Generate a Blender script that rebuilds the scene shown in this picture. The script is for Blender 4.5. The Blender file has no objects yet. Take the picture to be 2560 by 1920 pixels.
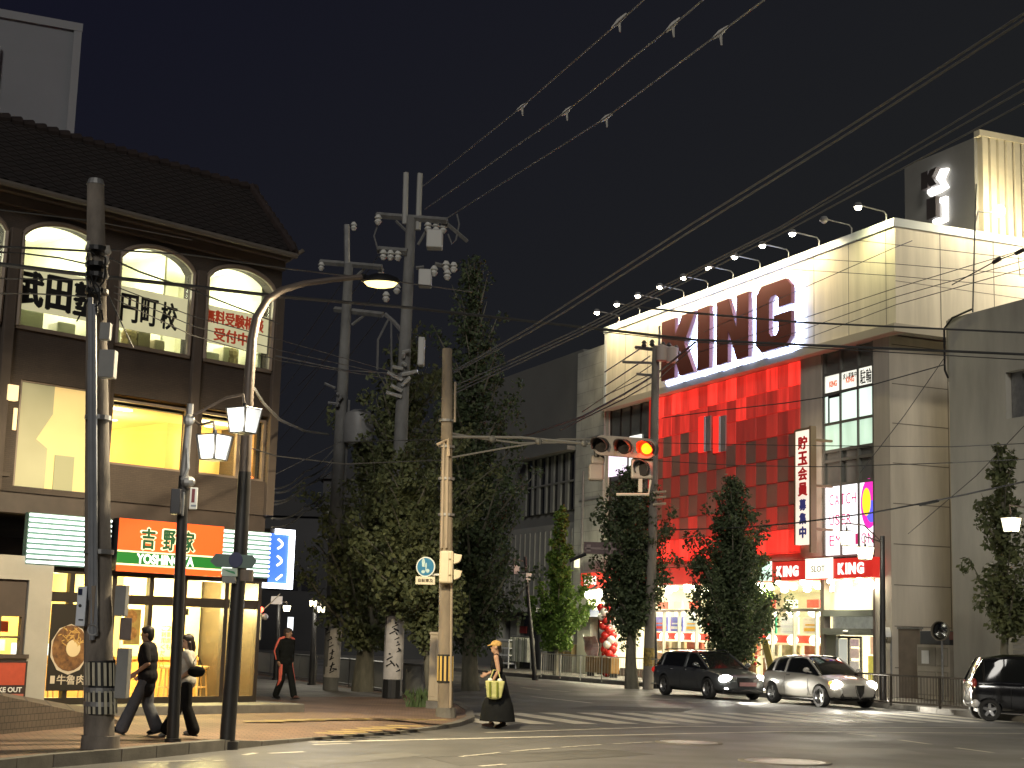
import bpy, bmesh, math, random
import numpy as np
from mathutils import Vector, Matrix
random.seed(7)
S = bpy.context.scene
COL = S.collection
R = math.radians

# ------------------------------------------------------------------ camera
FPX, PITCH, ROLL, CAMZ = 3845.0, R(9.26), R(1.70), 1.8
_f = Vector((0, math.cos(PITCH), math.sin(PITCH)))
_u0 = Vector((0, -math.sin(PITCH), math.cos(PITCH)))
_r0 = Vector((1, 0, 0))
CR = _r0 * math.cos(ROLL) + _u0 * math.sin(ROLL)
CU = _u0 * math.cos(ROLL) - _r0 * math.sin(ROLL)
CAMP = Vector((0, 0, CAMZ))
cd = bpy.data.cameras.new("camera")
cam = bpy.data.objects.new("camera", cd)
COL.objects.link(cam)
cd.sensor_width = 36.0
cd.lens = FPX / 2560.0 * 36.0
cd.clip_start, cd.clip_end = 0.1, 3000.0
cam.matrix_world = Matrix(((CR.x, CU.x, -_f.x, CAMP.x), (CR.y, CU.y, -_f.y, CAMP.y), (CR.z, CU.z, -_f.z, CAMP.z), (0, 0, 0, 1)))
S.camera = cam

# ------------------------------------------------------------------ world, fill light, exposure
w = bpy.data.worlds.new("World")
S.world = w
w.use_nodes = True
nt = w.node_tree
nt.nodes.clear()
o_ = nt.nodes.new("ShaderNodeOutputWorld")
b_ = nt.nodes.new("ShaderNodeBackground")
tc_ = nt.nodes.new("ShaderNodeTexCoord")
sx_ = nt.nodes.new("ShaderNodeSeparateXYZ")
cr_ = nt.nodes.new("ShaderNodeValToRGB")
cr_.color_ramp.elements[0].color = (0.0108, 0.0114, 0.0108, 1)
cr_.color_ramp.elements[1].color = (0.0050, 0.0052, 0.0105, 1)
cr_.color_ramp.elements[1].position = 0.62
nt.links.new(tc_.outputs["Generated"], sx_.inputs[0])
m1_ = nt.nodes.new("ShaderNodeMath"); m1_.operation = 'MULTIPLY_ADD'; m1_.inputs[1].default_value = -0.75; m1_.inputs[2].default_value = 0.08
m2_ = nt.nodes.new("ShaderNodeMath"); m2_.operation = 'MULTIPLY_ADD'; m2_.inputs[1].default_value = 0.9; m2_.use_clamp = True
nt.links.new(sx_.outputs["X"], m1_.inputs[0]); nt.links.new(sx_.outputs["Z"], m2_.inputs[0]); nt.links.new(m1_.outputs[0], m2_.inputs[2])
nt.links.new(m2_.outputs[0], cr_.inputs[0])
nt.links.new(cr_.outputs[0], b_.inputs[0])
b_.inputs[1].default_value = 1.0
nt.links.new(b_.outputs[0], o_.inputs[0])
sd = bpy.data.lights.new("fill_sun", "SUN")  # soft fill from behind the camera, added in place of unseen street lighting
sd.energy, sd.angle, sd.color = 0.82, R(15), (1.0, 0.95, 0.86)
sd.specular_factor = 0.0
fill_sun = bpy.data.objects.new("fill_sun", sd)
COL.objects.link(fill_sun)
fill_sun.rotation_euler = (R(64), 0, R(-6))
vs_ = S.view_settings
vs_.view_transform, vs_.look, vs_.exposure, vs_.gamma = "Standard", "None", 0.42, 1.0
S.cycles.max_bounces = 6
S.cycles.diffuse_bounces = 3
S.cycles.glossy_bounces = 3
S.cycles.transmission_bounces = 4
S.cycles.transparent_max_bounces = 8
S.cycles.sample_clamp_indirect = 4.0
S.cycles.caustics_reflective = False
S.cycles.caustics_refractive = False

# ------------------------------------------------------------------ where a point of the place lies
def ray(px, py):
    return _f + CR * ((px - 1280.0) / FPX) + CU * ((960.0 - py) / FPX)
def G(px, py, z=0.0):
    d = ray(px, py); t = (z - CAMZ) / d.z
    p = CAMP + d * t
    return Vector((p.x, p.y, z))
def D(px, py, Y):
    d = ray(px, py)
    return CAMP + d * (Y / d.y)
class Frame:
    def __init__(s, o, ex):
        s.o = Vector((o[0], o[1], 0)); s.ex = Vector((ex[0], ex[1], 0)).normalized()
        s.ey = Vector((-s.ex.y, s.ex.x, 0)); s.rz = math.atan2(s.ex.y, s.ex.x)
    def xz(s, px, py, y=0.0):
        d = ray(px, py); q = s.o + s.ey * y
        t = (q - CAMP).dot(s.ey) / d.dot(s.ey)
        p = CAMP + d * t
        return ((p - s.o).dot(s.ex), p.z)
    def w(s, x, y, z=0.0):
        return s.o + s.ex * x + s.ey * y + Vector((0, 0, z))
    def loc(s, p):
        p = Vector(p); return Vector(((p - s.o).dot(s.ex), (p - s.o).dot(s.ey), p.z))
# ------------------------------------------------------------------ helpers: meshes, materials, things
def ortho(d):
    d = Vector(d).normalized()
    a = Vector((0, 0, 1)) if abs(d.z) < 0.9 else Vector((1, 0, 0))
    u = d.cross(a).normalized()
    return u, d.cross(u).normalized()
class MB:
    def __init__(s): s.v = []; s.f = []
    def add(s, vs, fs):
        n = len(s.v); s.v += [tuple(p) for p in vs]; s.f += [tuple(i + n for i in f) for f in fs]; return s
    def box(s, x0, x1, y0, y1, z0, z1, M=None):
        vs = [Vector((x, y, z)) for z in (z0, z1) for y in (y0, y1) for x in (x0, x1)]
        if M is not None: vs = [M @ p for p in vs]
        return s.add(vs, [(0, 2, 3, 1), (4, 5, 7, 6), (0, 1, 5, 4), (2, 6, 7, 3), (0, 4, 6, 2), (1, 3, 7, 5)])
    def quad(s, a, b, c, d): return s.add([a, b, c, d], [(0, 1, 2, 3)])
    def cyl(s, p, q, r0, r1=None, n=12, cap=True):
        return s.tube([p, q], [r0, r0 if r1 is None else r1], n, cap)
    def tube(s, pts, r, n=6, cap=True):
        pts = [Vector(p) for p in pts]; m = len(pts)
        rr = list(r) if isinstance(r, (list, tuple)) else [r] * m
        u = None; vs = []
        for i, p in enumerate(pts):
            t = (pts[min(i + 1, m - 1)] - pts[max(i - 1, 0)])
            if t.length < 1e-9: t = Vector((0, 0, 1))
            t.normalize()
            if u is None: u, _ = ortho(t)
            u = (u - t * u.dot(t))
            if u.length < 1e-6: u, _ = ortho(t)
            u.normalize(); v = t.cross(u)
            for k in range(n):
                a = 2 * math.pi * k / n
                vs.append(p + (u * math.cos(a) + v * math.sin(a)) * rr[i])
        fs = [(i * n + k, i * n + (k + 1) % n, (i + 1) * n + (k + 1) % n, (i + 1) * n + k) for i in range(m - 1) for k in range(n)]
        if cap: fs += [tuple(range(n))[::-1], tuple((m - 1) * n + k for k in range(n))]
        return s.add(vs, fs)
    def prism(s, poly, a0, a1, axis='y', M=None):
        n = len(poly)
        def P(p, a):
            q = Vector((p[0], a, p[1])) if axis == 'y' else (Vector((p[0], p[1], a)) if axis == 'z' else Vector((a, p[0], p[1])))
            return M @ q if M is not None else q
        vs = [P(p, a0) for p in poly] + [P(p, a1) for p in poly]
        fs = [tuple(range(n)), tuple(range(2 * n - 1, n - 1, -1))] + [(i, n + i, n + (i + 1) % n, (i + 1) % n) for i in range(n)]
        return s.add(vs, fs)
    def ball(s, c, r, nu=14, nv=9, sc=(1, 1, 1), M=None):
        c = Vector(c); vs = []
        for j in range(nv + 1):
            t = math.pi * j / nv
            for i in range(nu):
                a = 2 * math.pi * i / nu
                p = Vector((r * sc[0] * math.sin(t) * math.cos(a), r * sc[1] * math.sin(t) * math.sin(a), r * sc[2] * math.cos(t)))
                vs.append(c + (M @ p if M is not None else p))
        fs = [(j * nu + i, (j + 1) * nu + i, (j + 1) * nu + (i + 1) % nu, j * nu + (i + 1) % nu) for j in range(nv) for i in range(nu)]
        return s.add(vs, fs)
    def lathe(s, prof, c=(0, 0, 0), n=16, M=None):
        c = Vector(c); vs = []
        for r, z in prof:
            for i in range(n):
                a = 2 * math.pi * i / n
                p = Vector((r * math.cos(a), r * math.sin(a), z))
                vs.append(c + (M @ p if M is not None else p))
        m = len(prof)
        fs = [(j * n + i, j * n + (i + 1) % n, (j + 1) * n + (i + 1) % n, (j + 1) * n + i) for j in range(m - 1) for i in range(n)]
        return s.add(vs, fs)
    def mesh(s, name):
        me = bpy.data.meshes.new(name)
        me.from_pydata(s.v, [], s.f)
        bm = bmesh.new(); bm.from_mesh(me); bmesh.ops.recalc_face_normals(bm, faces=bm.faces); bm.to_mesh(me); bm.free()
        return me
    def build(s, name, mat, parent=None, smooth=False, bevel=0.0, loc=None, rz=0.0):
        me = s.mesh(name)
        return put(name, me, mat, parent, smooth, bevel, loc, rz)
def put(name, me, mat, parent=None, smooth=False, bevel=0.0, loc=None, rz=0.0):
    o = bpy.data.objects.new(name, me); COL.objects.link(o)
    for m in (mat if isinstance(mat, (list, tuple)) else [mat]): me.materials.append(m)
    if parent is not None: o.parent = parent
    if loc is not None: o.location = loc
    if rz: o.rotation_euler.z = rz
    if smooth:
        me.polygons.foreach_set("use_smooth", [True] * len(me.polygons))
        try: me.set_sharp_from_angle(angle=R(40))
        except Exception: pass
    if bevel:
        b = o.modifiers.new("bevel", "BEVEL"); b.width = bevel; b.segments = 2; b.limit_method = 'ANGLE'
    return o
def tag(o, label=None, cat=None, group=None, kind=None):
    if label: o["label"] = label
    if cat: o["category"] = cat
    if group: o["group"] = group
    if kind: o["kind"] = kind
    return o
def thing(name, label, cat, loc=(0, 0, 0), rz=0.0, group=None):
    o = bpy.data.objects.new(name, None); COL.objects.link(o)
    o.empty_display_size = 0.2; o.location = loc; o.rotation_euler.z = rz
    return tag(o, label, cat, group)
def copy_tree(o, parent=None, **kw):
    c = o.copy(); COL.objects.link(c)
    if parent is not None: c.parent = parent
    for ch in list(o.children): copy_tree(ch, c)
    for k, v in kw.items():
        if k == 'loc': c.location = v
        elif k == 'rz': c.rotation_euler.z = v
        else: c[k] = v
    return c
def lamp(name, kind, parent, loc, power, color, size=0.2, rot=None, spot=None, blend=0.6):
    l = bpy.data.lights.new(name, kind); l.energy = power; l.color = color
    if kind == 'AREA': l.size = size
    else: l.shadow_soft_size = size
    if spot: l.spot_size = spot; l.spot_blend = blend
    o = bpy.data.objects.new(name, l); COL.objects.link(o)
    o.location = loc
    if rot is not None: o.rotation_euler = rot
    if parent is not None: o.parent = parent
    return o

MATS = {}
def mat(name, col, rough=0.6, metal=0.0, nz=0.0, nscale=3.0, bump=0.0, bscale=40.0, spec=0.5, col2=None, emit=None, estr=0.0, stretch=None, coat=0.0):
    if name in MATS: return MATS[name]
    m = bpy.data.materials.new(name); m.use_nodes = True; MATS[name] = m
    t = m.node_tree; b = t.nodes["Principled BSDF"]
    b.inputs["Base Color"].default_value = (*col, 1)
    b.inputs["Roughness"].default_value = rough
    b.inputs["Metallic"].default_value = metal
    b.inputs["Specular IOR Level"].default_value = spec
    if coat: b.inputs["Coat Weight"].default_value = coat; b.inputs["Coat Roughness"].default_value = 0.08
    if emit: b.inputs["Emission Color"].default_value = (*emit, 1); b.inputs["Emission Strength"].default_value = estr
    if nz or bump:
        tc = t.nodes.new("ShaderNodeTexCoord"); vec = tc.outputs["Object"]
        if stretch:
            mp = t.nodes.new("ShaderNodeMapping"); mp.inputs["Scale"].default_value = stretch
            t.links.new(vec, mp.inputs[0]); vec = mp.outputs[0]
    if nz:
        n = t.nodes.new("ShaderNodeTexNoise"); n.inputs["Scale"].default_value = nscale; n.inputs["Detail"].default_value = 6; n.inputs["Roughness"].default_value = 0.62
        t.links.new(vec, n.inputs["Vector"])
        r = t.nodes.new("ShaderNodeMapRange"); r.inputs[1].default_value = 0.3; r.inputs[2].default_value = 0.7
        t.links.new(n.outputs["Fac"], r.inputs[0])
        mx = t.nodes.new("ShaderNodeMix"); mx.data_type = 'RGBA'
        c2 = col2 if col2 else tuple(min(1, c * (1 - nz)) for c in col)
        mx.inputs[6].default_value = (*c2, 1)
        mx.inputs[7].default_value = (*(tuple(min(1, c * (1 + nz * 0.5)) for c in col) if not col2 else col), 1)
        t.links.new(r.outputs[0], mx.inputs[0]); t.links.new(mx.outputs[2], b.inputs["Base Color"])
    if bump:
        n2 = t.nodes.new("ShaderNodeTexNoise"); n2.inputs["Scale"].default_value = bscale; n2.inputs["Detail"].default_value = 4
        t.links.new(vec, n2.inputs["Vector"])
        bp = t.nodes.new("ShaderNodeBump"); bp.inputs["Strength"].default_value = bump; bp.inputs["Distance"].default_value = 0.02
        t.links.new(n2.outputs["Fac"], bp.inputs["Height"]); t.links.new(bp.outputs[0], b.inputs["Normal"])
    return m
def emat(name, col, strength, nz=0.0, nscale=1.5, stretch=None, base=None):
    """a thing that gives off light; nz varies the glow of a lit blind or lightbox"""
    if name in MATS: return MATS[name]
    m = mat(name, base or tuple(c * 0.6 for c in col), 0.5, emit=col, estr=strength)
    if nz:
        t = m.node_tree; b = t.nodes["Principled BSDF"]
        tc = t.nodes.new("ShaderNodeTexCoord"); vec = tc.outputs["Object"]
        if stretch:
            mp = t.nodes.new("ShaderNodeMapping"); mp.inputs["Scale"].default_value = stretch
            t.links.new(vec, mp.inputs[0]); vec = mp.outputs[0]
        n = t.nodes.new("ShaderNodeTexNoise"); n.inputs["Scale"].default_value = nscale; n.inputs["Detail"].default_value = 3
        t.links.new(vec, n.inputs["Vector"])
        r = t.nodes.new("ShaderNodeMapRange"); r.inputs[1].default_value = 0.3; r.inputs[2].default_value = 0.7
        r.inputs[3].default_value = strength * (1 - nz); r.inputs[4].default_value = strength * (1 + nz * 0.5)
        t.links.new(n.outputs["Fac"], r.inputs[0]); t.links.new(r.outputs[0], b.inputs["Emission Strength"])
    return m
def glass(name, tint=(0.9, 0.95, 0.95), alpha=0.12, rough=0.03):
    """thin pane: mostly see-through with a reflection"""
    if name in MATS: return MATS[name]
    m = bpy.data.materials.new(name); m.use_nodes = True; MATS[name] = m
    t = m.node_tree; t.nodes.clear()
    out = t.nodes.new("ShaderNodeOutputMaterial"); mx = t.nodes.new("ShaderNodeMixShader")
    tr = t.nodes.new("ShaderNodeBsdfTransparent"); tr.inputs[0].default_value = (*tint, 1)
    gl = t.nodes.new("ShaderNodeBsdfGlossy"); gl.inputs["Roughness"].default_value = rough
    gl.inputs[0].default_value = (0.9, 0.9, 0.9, 1)
    mx.inputs[0].default_value = alpha
    t.links.new(tr.outputs[0], mx.inputs[1]); t.links.new(gl.outputs[0], mx.inputs[2]); t.links.new(mx.outputs[0], out.inputs[0])
    return m

_txt = {}
def text_mesh(body, bold=0.0, ext=0.0):
    key = (body, bold, ext)
    if key not in _txt:
        c = bpy.data.curves.new("t", "FONT"); c.body = body; c.offset = bold; c.extrude = ext; c.resolution_u = 3
        o = bpy.data.objects.new("t", c); COL.objects.link(o)
        dg = bpy.context.evaluated_depsgraph_get()
        me = bpy.data.meshes.new_from_object(o.evaluated_get(dg))
        v = np.empty(len(me.vertices) * 3); me.vertices.foreach_get("co", v); v = v.reshape(-1, 3)
        fs = [tuple(p.vertices) for p in me.polygons]
        bpy.data.objects.remove(o); bpy.data.curves.remove(c); bpy.data.meshes.remove(me)
        _txt[key] = (v, fs)
    return _txt[key]
def text_fit(mb, body, x0, x1, z0, z1, y, bold=0.0, depth=0.006, M=None):
    """letters filling the box x0..x1, z0..z1, facing -y, standing `depth` out"""
    v, fs = text_mesh(body, bold, 0.5)
    lo, hi = v.min(0), v.max(0)
    sx, sz = (x1 - x0) / (hi[0] - lo[0]), (z1 - z0) / (hi[1] - lo[1])
    pts = [Vector((x0 + (p[0] - lo[0]) * sx, y - depth * (p[2] - lo[2]) / max(hi[2] - lo[2], 1e-6), z0 + (p[1] - lo[1]) * sz)) for p in v]
    if M is not None: pts = [M @ p for p in pts]
    mb.add(pts, fs)
    return mb

def text_heavy(mb, body, x0, x1, z0, z1, y, w_=.012, depth=.006, bold=.008):
    for k, (dx, dz) in enumerate(((-w_, 0), (0, w_ * .6), (w_, 0), (0, -w_ * .6))):
        text_fit(mb, body, x0 + w_ + dx, x1 - w_ + dx, z0 + w_ * .6 + dz, z1 - w_ * .6 + dz, y - .0007 * k, bold, depth)
    return mb
GREY = mat("galvanised", (0.30, 0.30, 0.30), 0.45, 0.6, nz=0.25, nscale=6)
DARKM = mat("dark_metal", (0.02, 0.02, 0.021), 0.45, 0.3, nz=0.3, nscale=8)
BLACK = mat("black_paint", (0.012, 0.012, 0.012), 0.5)
WHITE = mat("white_paint", (0.75, 0.75, 0.72), 0.5, nz=0.08, nscale=5)
CONC = mat("pole_concrete", (0.175, 0.175, 0.17), 0.85, nz=0.35, nscale=4, bump=0.25, bscale=30, stretch=(1, 1, 0.4))
# ------------------------------------------------------------------ ground, road, pavements, markings
def asphalt():
    m = mat("asphalt", (0.122, 0.121, 0.118), 0.62, nz=0.30, nscale=0.55, bump=0.35, bscale=55)
    t = m.node_tree; b = t.nodes["Principled BSDF"]
    n = t.nodes.new("ShaderNodeTexNoise"); n.inputs["Scale"].default_value = 0.35; n.inputs["Detail"].default_value = 5
    tc = t.nodes.new("ShaderNodeTexCoord"); t.links.new(tc.outputs["Object"], n.inputs["Vector"])
    r = t.nodes.new("ShaderNodeMapRange"); r.inputs[1].default_value = 0.35; r.inputs[2].default_value = 0.65; r.inputs[3].default_value = 0.42; r.inputs[4].default_value = 0.68
    t.links.new(n.outputs["Fac"], r.inputs[0]); t.links.new(r.outputs[0], b.inputs["Roughness"])
    return m
ASPH = asphalt()
def brick_mat(name, c1, c2, mortar, scale, bw=0.5, rh=0.25, ms=0.02, rot=0.0, rough=0.8, coord="Object", bump=0.3, mapping=None):
    if name in MATS: return MATS[name]
    m = mat(name, c1, rough); t = m.node_tree; b = t.nodes["Principled BSDF"]
    tc = t.nodes.new("ShaderNodeTexCoord"); mp = t.nodes.new("ShaderNodeMapping")
    mp.inputs["Rotation"].default_value = mapping or (0, 0, rot)
    br = t.nodes.new("ShaderNodeTexBrick"); br.inputs["Scale"].default_value = scale
    br.inputs["Brick Width"].default_value = bw; br.inputs["Row Height"].default_value = rh; br.inputs["Mortar Size"].default_value = ms
    br.inputs["Color1"].default_value = (*c1, 1); br.inputs["Color2"].default_value = (*c2, 1); br.inputs["Mortar"].default_value = (*mortar, 1)
    n = t.nodes.new("ShaderNodeTexNoise"); n.inputs["Scale"].default_value = 0.8; n.inputs["Detail"].default_value = 6
    mx = t.nodes.new("ShaderNodeMix"); mx.data_type = 'RGBA'; mx.blend_type = 'MULTIPLY'; mx.inputs[0].default_value = 0.75
    rr = t.nodes.new("ShaderNodeMapRange"); rr.inputs[1].default_value = 0.3; rr.inputs[2].default_value = 0.7; rr.inputs[3].default_value = 0.45; rr.inputs[4].default_value = 1.1
    t.links.new(tc.outputs[coord], mp.inputs[0]); t.links.new(mp.outputs[0], br.inputs["Vector"]); t.links.new(tc.outputs[coord], n.inputs["Vector"])
    t.links.new(n.outputs["Fac"], rr.inputs[0]); t.links.new(br.outputs["Color"], mx.inputs[6]); t.links.new(rr.outputs[0], mx.inputs[7])
    t.links.new(mx.outputs[2], b.inputs["Base Color"])
    if bump:
        bp = t.nodes.new("ShaderNodeBump"); bp.inputs["Strength"].default_value = bump; bp.inputs["Distance"].default_value = 0.01
        t.links.new(br.outputs["Fac"], bp.inputs["Height"]); bp.invert = True; t.links.new(bp.outputs[0], b.inputs["Normal"])
    return m
PAVER = brick_mat("brick_paving", (0.26, 0.16, 0.105), (0.20, 0.13, 0.09), (0.10, 0.075, 0.055), 2.4, rot=R(-22))
PAVEG = brick_mat("grey_paving", (0.24, 0.225, 0.205), (0.20, 0.19, 0.175), (0.10, 0.095, 0.09), 1.7, bw=0.5, rh=0.5, rot=R(-22))
KERB = mat("kerb_stone", (0.17, 0.16, 0.14), 0.8, nz=0.35, nscale=2.5, bump=0.2)
LINE = mat("road_paint", (0.70, 0.67, 0.58), 0.6, nz=0.45, nscale=2.2, col2=(0.40, 0.38, 0.33), bump=0.2)

m = MB(); m.quad((-600, -300, -0.06), (600, -300, -0.06), (600, 900, -0.06), (-600, 900, -0.06))
tag(m.build("ground", mat("far_ground", (0.06, 0.06, 0.055), 0.9, nz=0.3, nscale=0.1)), kind="structure")
m = MB(); m.quad((-90, -40, 0), (90, -40, 0), (90, 160, 0), (-90, 160, 0))
tag(m.build("road", ASPH), kind="structure")

DK = Vector((math.sin(R(22.9)), -math.cos(R(22.9)), 0))       # along the road with the cars, towards the crossing
DS = Vector((-DK.y, DK.x, 0))                                  # across it
def pavement_strip(name, outer, hs, inner_far, mt, inset=0.9, top=0.14):
    """outer: kerb line, hs: kerb heights; inner_far: rest of the outline"""
    n = len(outer); side = []
    for i in range(n):
        a, c = outer[max(i - 1, 0)], outer[min(i + 1, n - 1)]
        t = (c - a).normalized(); side.append(Vector((-t.y, t.x, 0)))
    O = [Vector((p.x, p.y, h)) for p, h in zip(outer, hs)]
    I = [Vector((p.x, p.y, 0)) + s * inset + Vector((0, 0, top)) for p, s in zip(outer, side)]
    m = MB(); m.add(O + I, [(i, i + 1, n + i + 1, n + i) for i in range(n - 1)])
    far = [Vector((p[0], p[1], top)) for p in inner_far]
    m.add(I + far, [tuple(range(n + len(far)))])
    # outer ends down to the road
    m.add([o for o in O] + [Vector((o.x, o.y, -0.05)) for o in O], [(i, n + i, n + i + 1, i + 1) for i in range(n - 1)])
    tag(m.build(name, mt), kind="structure")
    k = MB()
    for i in range(n - 1):
        L = (O[i + 1] - O[i]).length; cnt = max(1, round(L / 0.9))
        for j in range(cnt):
            f0, f1 = (j + 0.012) / cnt, (j + 1 - 0.012) / cnt
            A, B = O[i].lerp(O[i + 1], f0), O[i].lerp(O[i + 1], f1)
            sa, sb = side[i].lerp(side[i + 1], f0), side[i].lerp(side[i + 1], f1)
            q = [A - sa * 0.01, B - sb * 0.01, B + sb * 0.16, A + sa * 0.16]
            up = Vector((0, 0, 0.012))
            k.add([Vector((p.x, p.y, -0.03)) for p in q] + [p + up for p in q], [(0, 3, 2, 1), (4, 5, 6, 7), (0, 1, 5, 4), (1, 2, 6, 5), (2, 3, 7, 6), (3, 0, 4, 7)])
    tag(k.build("kerb", KERB), kind="structure")
left_px = [(-260, 1962), (-60, 1942), (130, 1919), (302, 1904), (470, 1886), (560, 1876), (653, 1865), (780, 1851), (900, 1842), (1000, 1834), (1090, 1825), (1150, 1816), (1185, 1804), (1180, 1790), (1158, 1777), (1128, 1766)]
outer = [G(*p) for p in left_px]
hs = [.15, .15, .15, .15, .15, .14, .06, .03, .03, .03, .05, .07, .09, .12, .14, .14]
t0 = outer[-1]
outer += [t0 - DK * d for d in (3, 8, 20, 45, 90)]; hs += [.14] * 5
pavement_strip("pavement", outer, hs, [(-90, 140), (-90, 10)], PAVER)
# grey paving further back
a, b = G(560, 1741, .144), G(1135, 1746, .144)
far_r = t0 - DK * 75 + DS * -0.6; near_r = t0 - DK * 3.5 + DS * -0.6
m = MB(); m.add([(-60, a.y + 2, .144), (a.x, a.y, .144), (b.x - 1.2, b.y, .144), (near_r.x, near_r.y, .144), (far_r.x, far_r.y, .144), (-60, 110, .144)], [(0, 1, 2, 3, 4, 5)])
tag(m.build("pavement_grey", PAVEG), kind="structure")

right_px = [(2900, 1836), (2560, 1806), (2435, 1794), (2300, 1780), (2185, 1768), (2000, 1751), (1800, 1734), (1640, 1719), (1480, 1707), (1320, 1694), (1250, 1688)]
ro = [G(*p) for p in right_px]
e = ro[-1]; ro += [e - DK * 20, e - DK * 60]
ro = ro[::1]
pavement_strip("pavement", ro[::-1], [.14] * len(ro), [(90, 20), (90, 150), (e.x - DK.x * 60 + 30, 150)], PAVEG)

TACT = mat("tactile_yellow", (0.34, 0.25, 0.09), 0.75, nz=0.3, nscale=3, bump=0.5, bscale=14)
m = MB()
for (px, py) in [(838, 1836), (868, 1832), (905, 1828), (940, 1824), (975, 1821), (1010, 1817)]:
    c = G(px, py, .10); u = (DS * 0.32); v = DK * 0.22
    m.add([c - u - v, c + u - v * 0.3, c + u + v, c - u + v * 0.3], [(0, 1, 2, 3)])
for i in range(9):
    c = G(660 + i * 52, 1802 - i * 0.5 + (i - 4) ** 2 * 0.25, .145); u = DS * 0.36; v = DK * 0.15
    m.add([c - u - v, c + u - v, c + u + v, c - u + v], [(0, 1, 2, 3)])
for v in range(len(m.v)): m.v[v] = (m.v[v][0], m.v[v][1], m.v[v][2] + 0.02)
tag(m.build("pavement_tactile", TACT), kind="structure")

def rline(a, b, wd, z=.005):
    d = (b - a).normalized(); s = Vector((-d.y, d.x, 0)) * wd / 2
    up = Vector((0, 0, z))
    return [a - s + up, b - s + up, b + s + up, a + s + up]
def marking(quads, label=None):
    m = MB()
    for q in quads: m.quad(*q)
    o = m.build("road_marking", LINE); tag(o, kind="structure"); return o
# stop line and edge line across the mouth of the crossing
a = G(775, 1856); b = G(1960, 1829); c = G(2560, 1834.5)
marking([rline(a, b, .17), rline(b, c, .17)])
a = G(1215, 1832); b = G(1700, 1816.5); c = G(2421, 1820)
marking([rline(a, b, .14), rline(b, c + (c - b) * .6, .14)])
# zebra stripes lie along the road
C0 = G(1320, 1812)
p1, p2 = G(1280, 1813), G(2421, 1808)
ex = (p2 - p1).normalized()
qs = []
for i in range(15):
    s0 = p1 + ex * (i * 1.06 - 0.2)
    qs.append(rline(s0 - DK * 0.25, s0 - DK * 4.3, .56))
marking(qs)
marking([rline(G(2120, 1834), G(2188, 1841), .13), rline(G(2247, 1850), G(2326, 1861), .13), rline(G(2391, 1870), G(2481, 1882), .13), rline(G(2560, 1896), G(2680, 1916), .13)])
marking([rline(G(1328, 1741.5), G(1480, 1758), .14), rline(G(1612, 1744.5), G(1687, 1751), .13), rline(G(1714, 1755), G(1755, 1757.5), .13), rline(G(1305, 1719), G(1352, 1725), .13), rline(G(1368, 1725), G(1425, 1730), .13), rline(G(1935, 1776), G(2040, 1784), .2), rline(G(1970, 1785), G(2110, 1789), .12)])
marking([rline(G(640, 1858), G(668, 1856), .1), rline(G(782, 1862), G(875, 1859), .12), rline(G(672, 1884), G(760, 1880), .12), rline(G(345, 1906), G(505, 1902), .10), rline(G(535, 1903), G(560, 1901), .08), rline(G(610, 1888), G(640, 1883), .1), rline(G(1200, 1916), G(1262, 1911), .10)])
def manhole(px, py, r, label):
    c = G(px, py)
    t = thing("manhole_cover", label, "manhole cover", (c.x, c.y, 0.0), 0.3)
    m = MB(); m.lathe([(0, .012), (r * .78, .012), (r * .8, .006), (r * .84, .006), (r * .86, .014), (r, .014), (r, -.01)], n=36); m.build("lid", mat("worn_iron", (0.42, 0.41, 0.37), 0.38, 0.75, nz=0.3, nscale=6), t)
    m = MB(); m.lathe([(r * 1.01, .0), (r * 1.01, .018), (r * 1.13, .018), (r * 1.16, 0)], n=36); m.build("rim", KERB, t)
manhole(1722, 1857, .52, "smaller round iron manhole cover near the white stop line")
manhole(1962, 1905, .62, "larger shiny round manhole cover at the bottom edge of the road")

# patched asphalt, tar seams and worn tracks
PATCH = mat("patched_asphalt", (0.09, 0.089, 0.085), .7, nz=.3, nscale=1.5, bump=.4, bscale=60)
PATCH2 = mat("worn_asphalt", (0.15, 0.147, 0.138), .55, nz=.3, nscale=1.2, bump=.3, bscale=60)
TAR = mat("tar_seam", (0.045, 0.045, 0.045), .4)
def sheet(pts, mt, z=.003):
    m = MB(); m.add([G(px, py, z) for px, py in pts], [tuple(range(len(pts)))]); tag(m.build("road_patch", mt), kind="structure")
sheet([(1060, 1893), (1500, 1872), (1640, 1886), (1150, 1915)], PATCH)
sheet([(1880, 1866), (2250, 1872), (2330, 1886), (1940, 1884)], PATCH2)
sheet([(1480, 1764), (1740, 1772), (1700, 1781), (1420, 1772)], PATCH)
sheet([(1250, 1712), (1420, 1729), (1380, 1740), (1220, 1722)], PATCH2)
sheet([(700, 1905), (1000, 1880), (1060, 1888), (760, 1920)], PATCH2)
rs = random.Random(4)
for (x0, y0, x1, y1) in ((900, 1899, 1900, 1862), (1990, 1872, 2560, 1851), (1300, 1765, 1900, 1790), (1560, 1749, 1640, 1788)):
    P = []
    for i in range(15):
        f = i / 14; P.append(G(x0 + (x1 - x0) * f, y0 + (y1 - y0) * f, .008) + Vector((rs.uniform(-.06, .06), rs.uniform(-.06, .06), 0)))
    m = MB()
    for i in range(14): m.quad(*rline(P[i], P[i + 1], rs.uniform(.008, .022), .0))
    tag(m.build("road_seam", TAR), kind="structure")
# long curved tracks of pale paint worn into the crossing
m = MB()
for i in range(22):
    f = i / 22
    if i % 5 == 4: continue
    a_, b_ = G(1150 + 560 * f, 1893 - 62 * f + 22 * f * f), G(1150 + 560 * (f + .04), 1893 - 62 * (f + .04) + 22 * (f + .04) ** 2); m.quad(*rline(a_, b_, .07, .009))
tag(m.build("road_marking", LINE), kind="structure")
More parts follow.
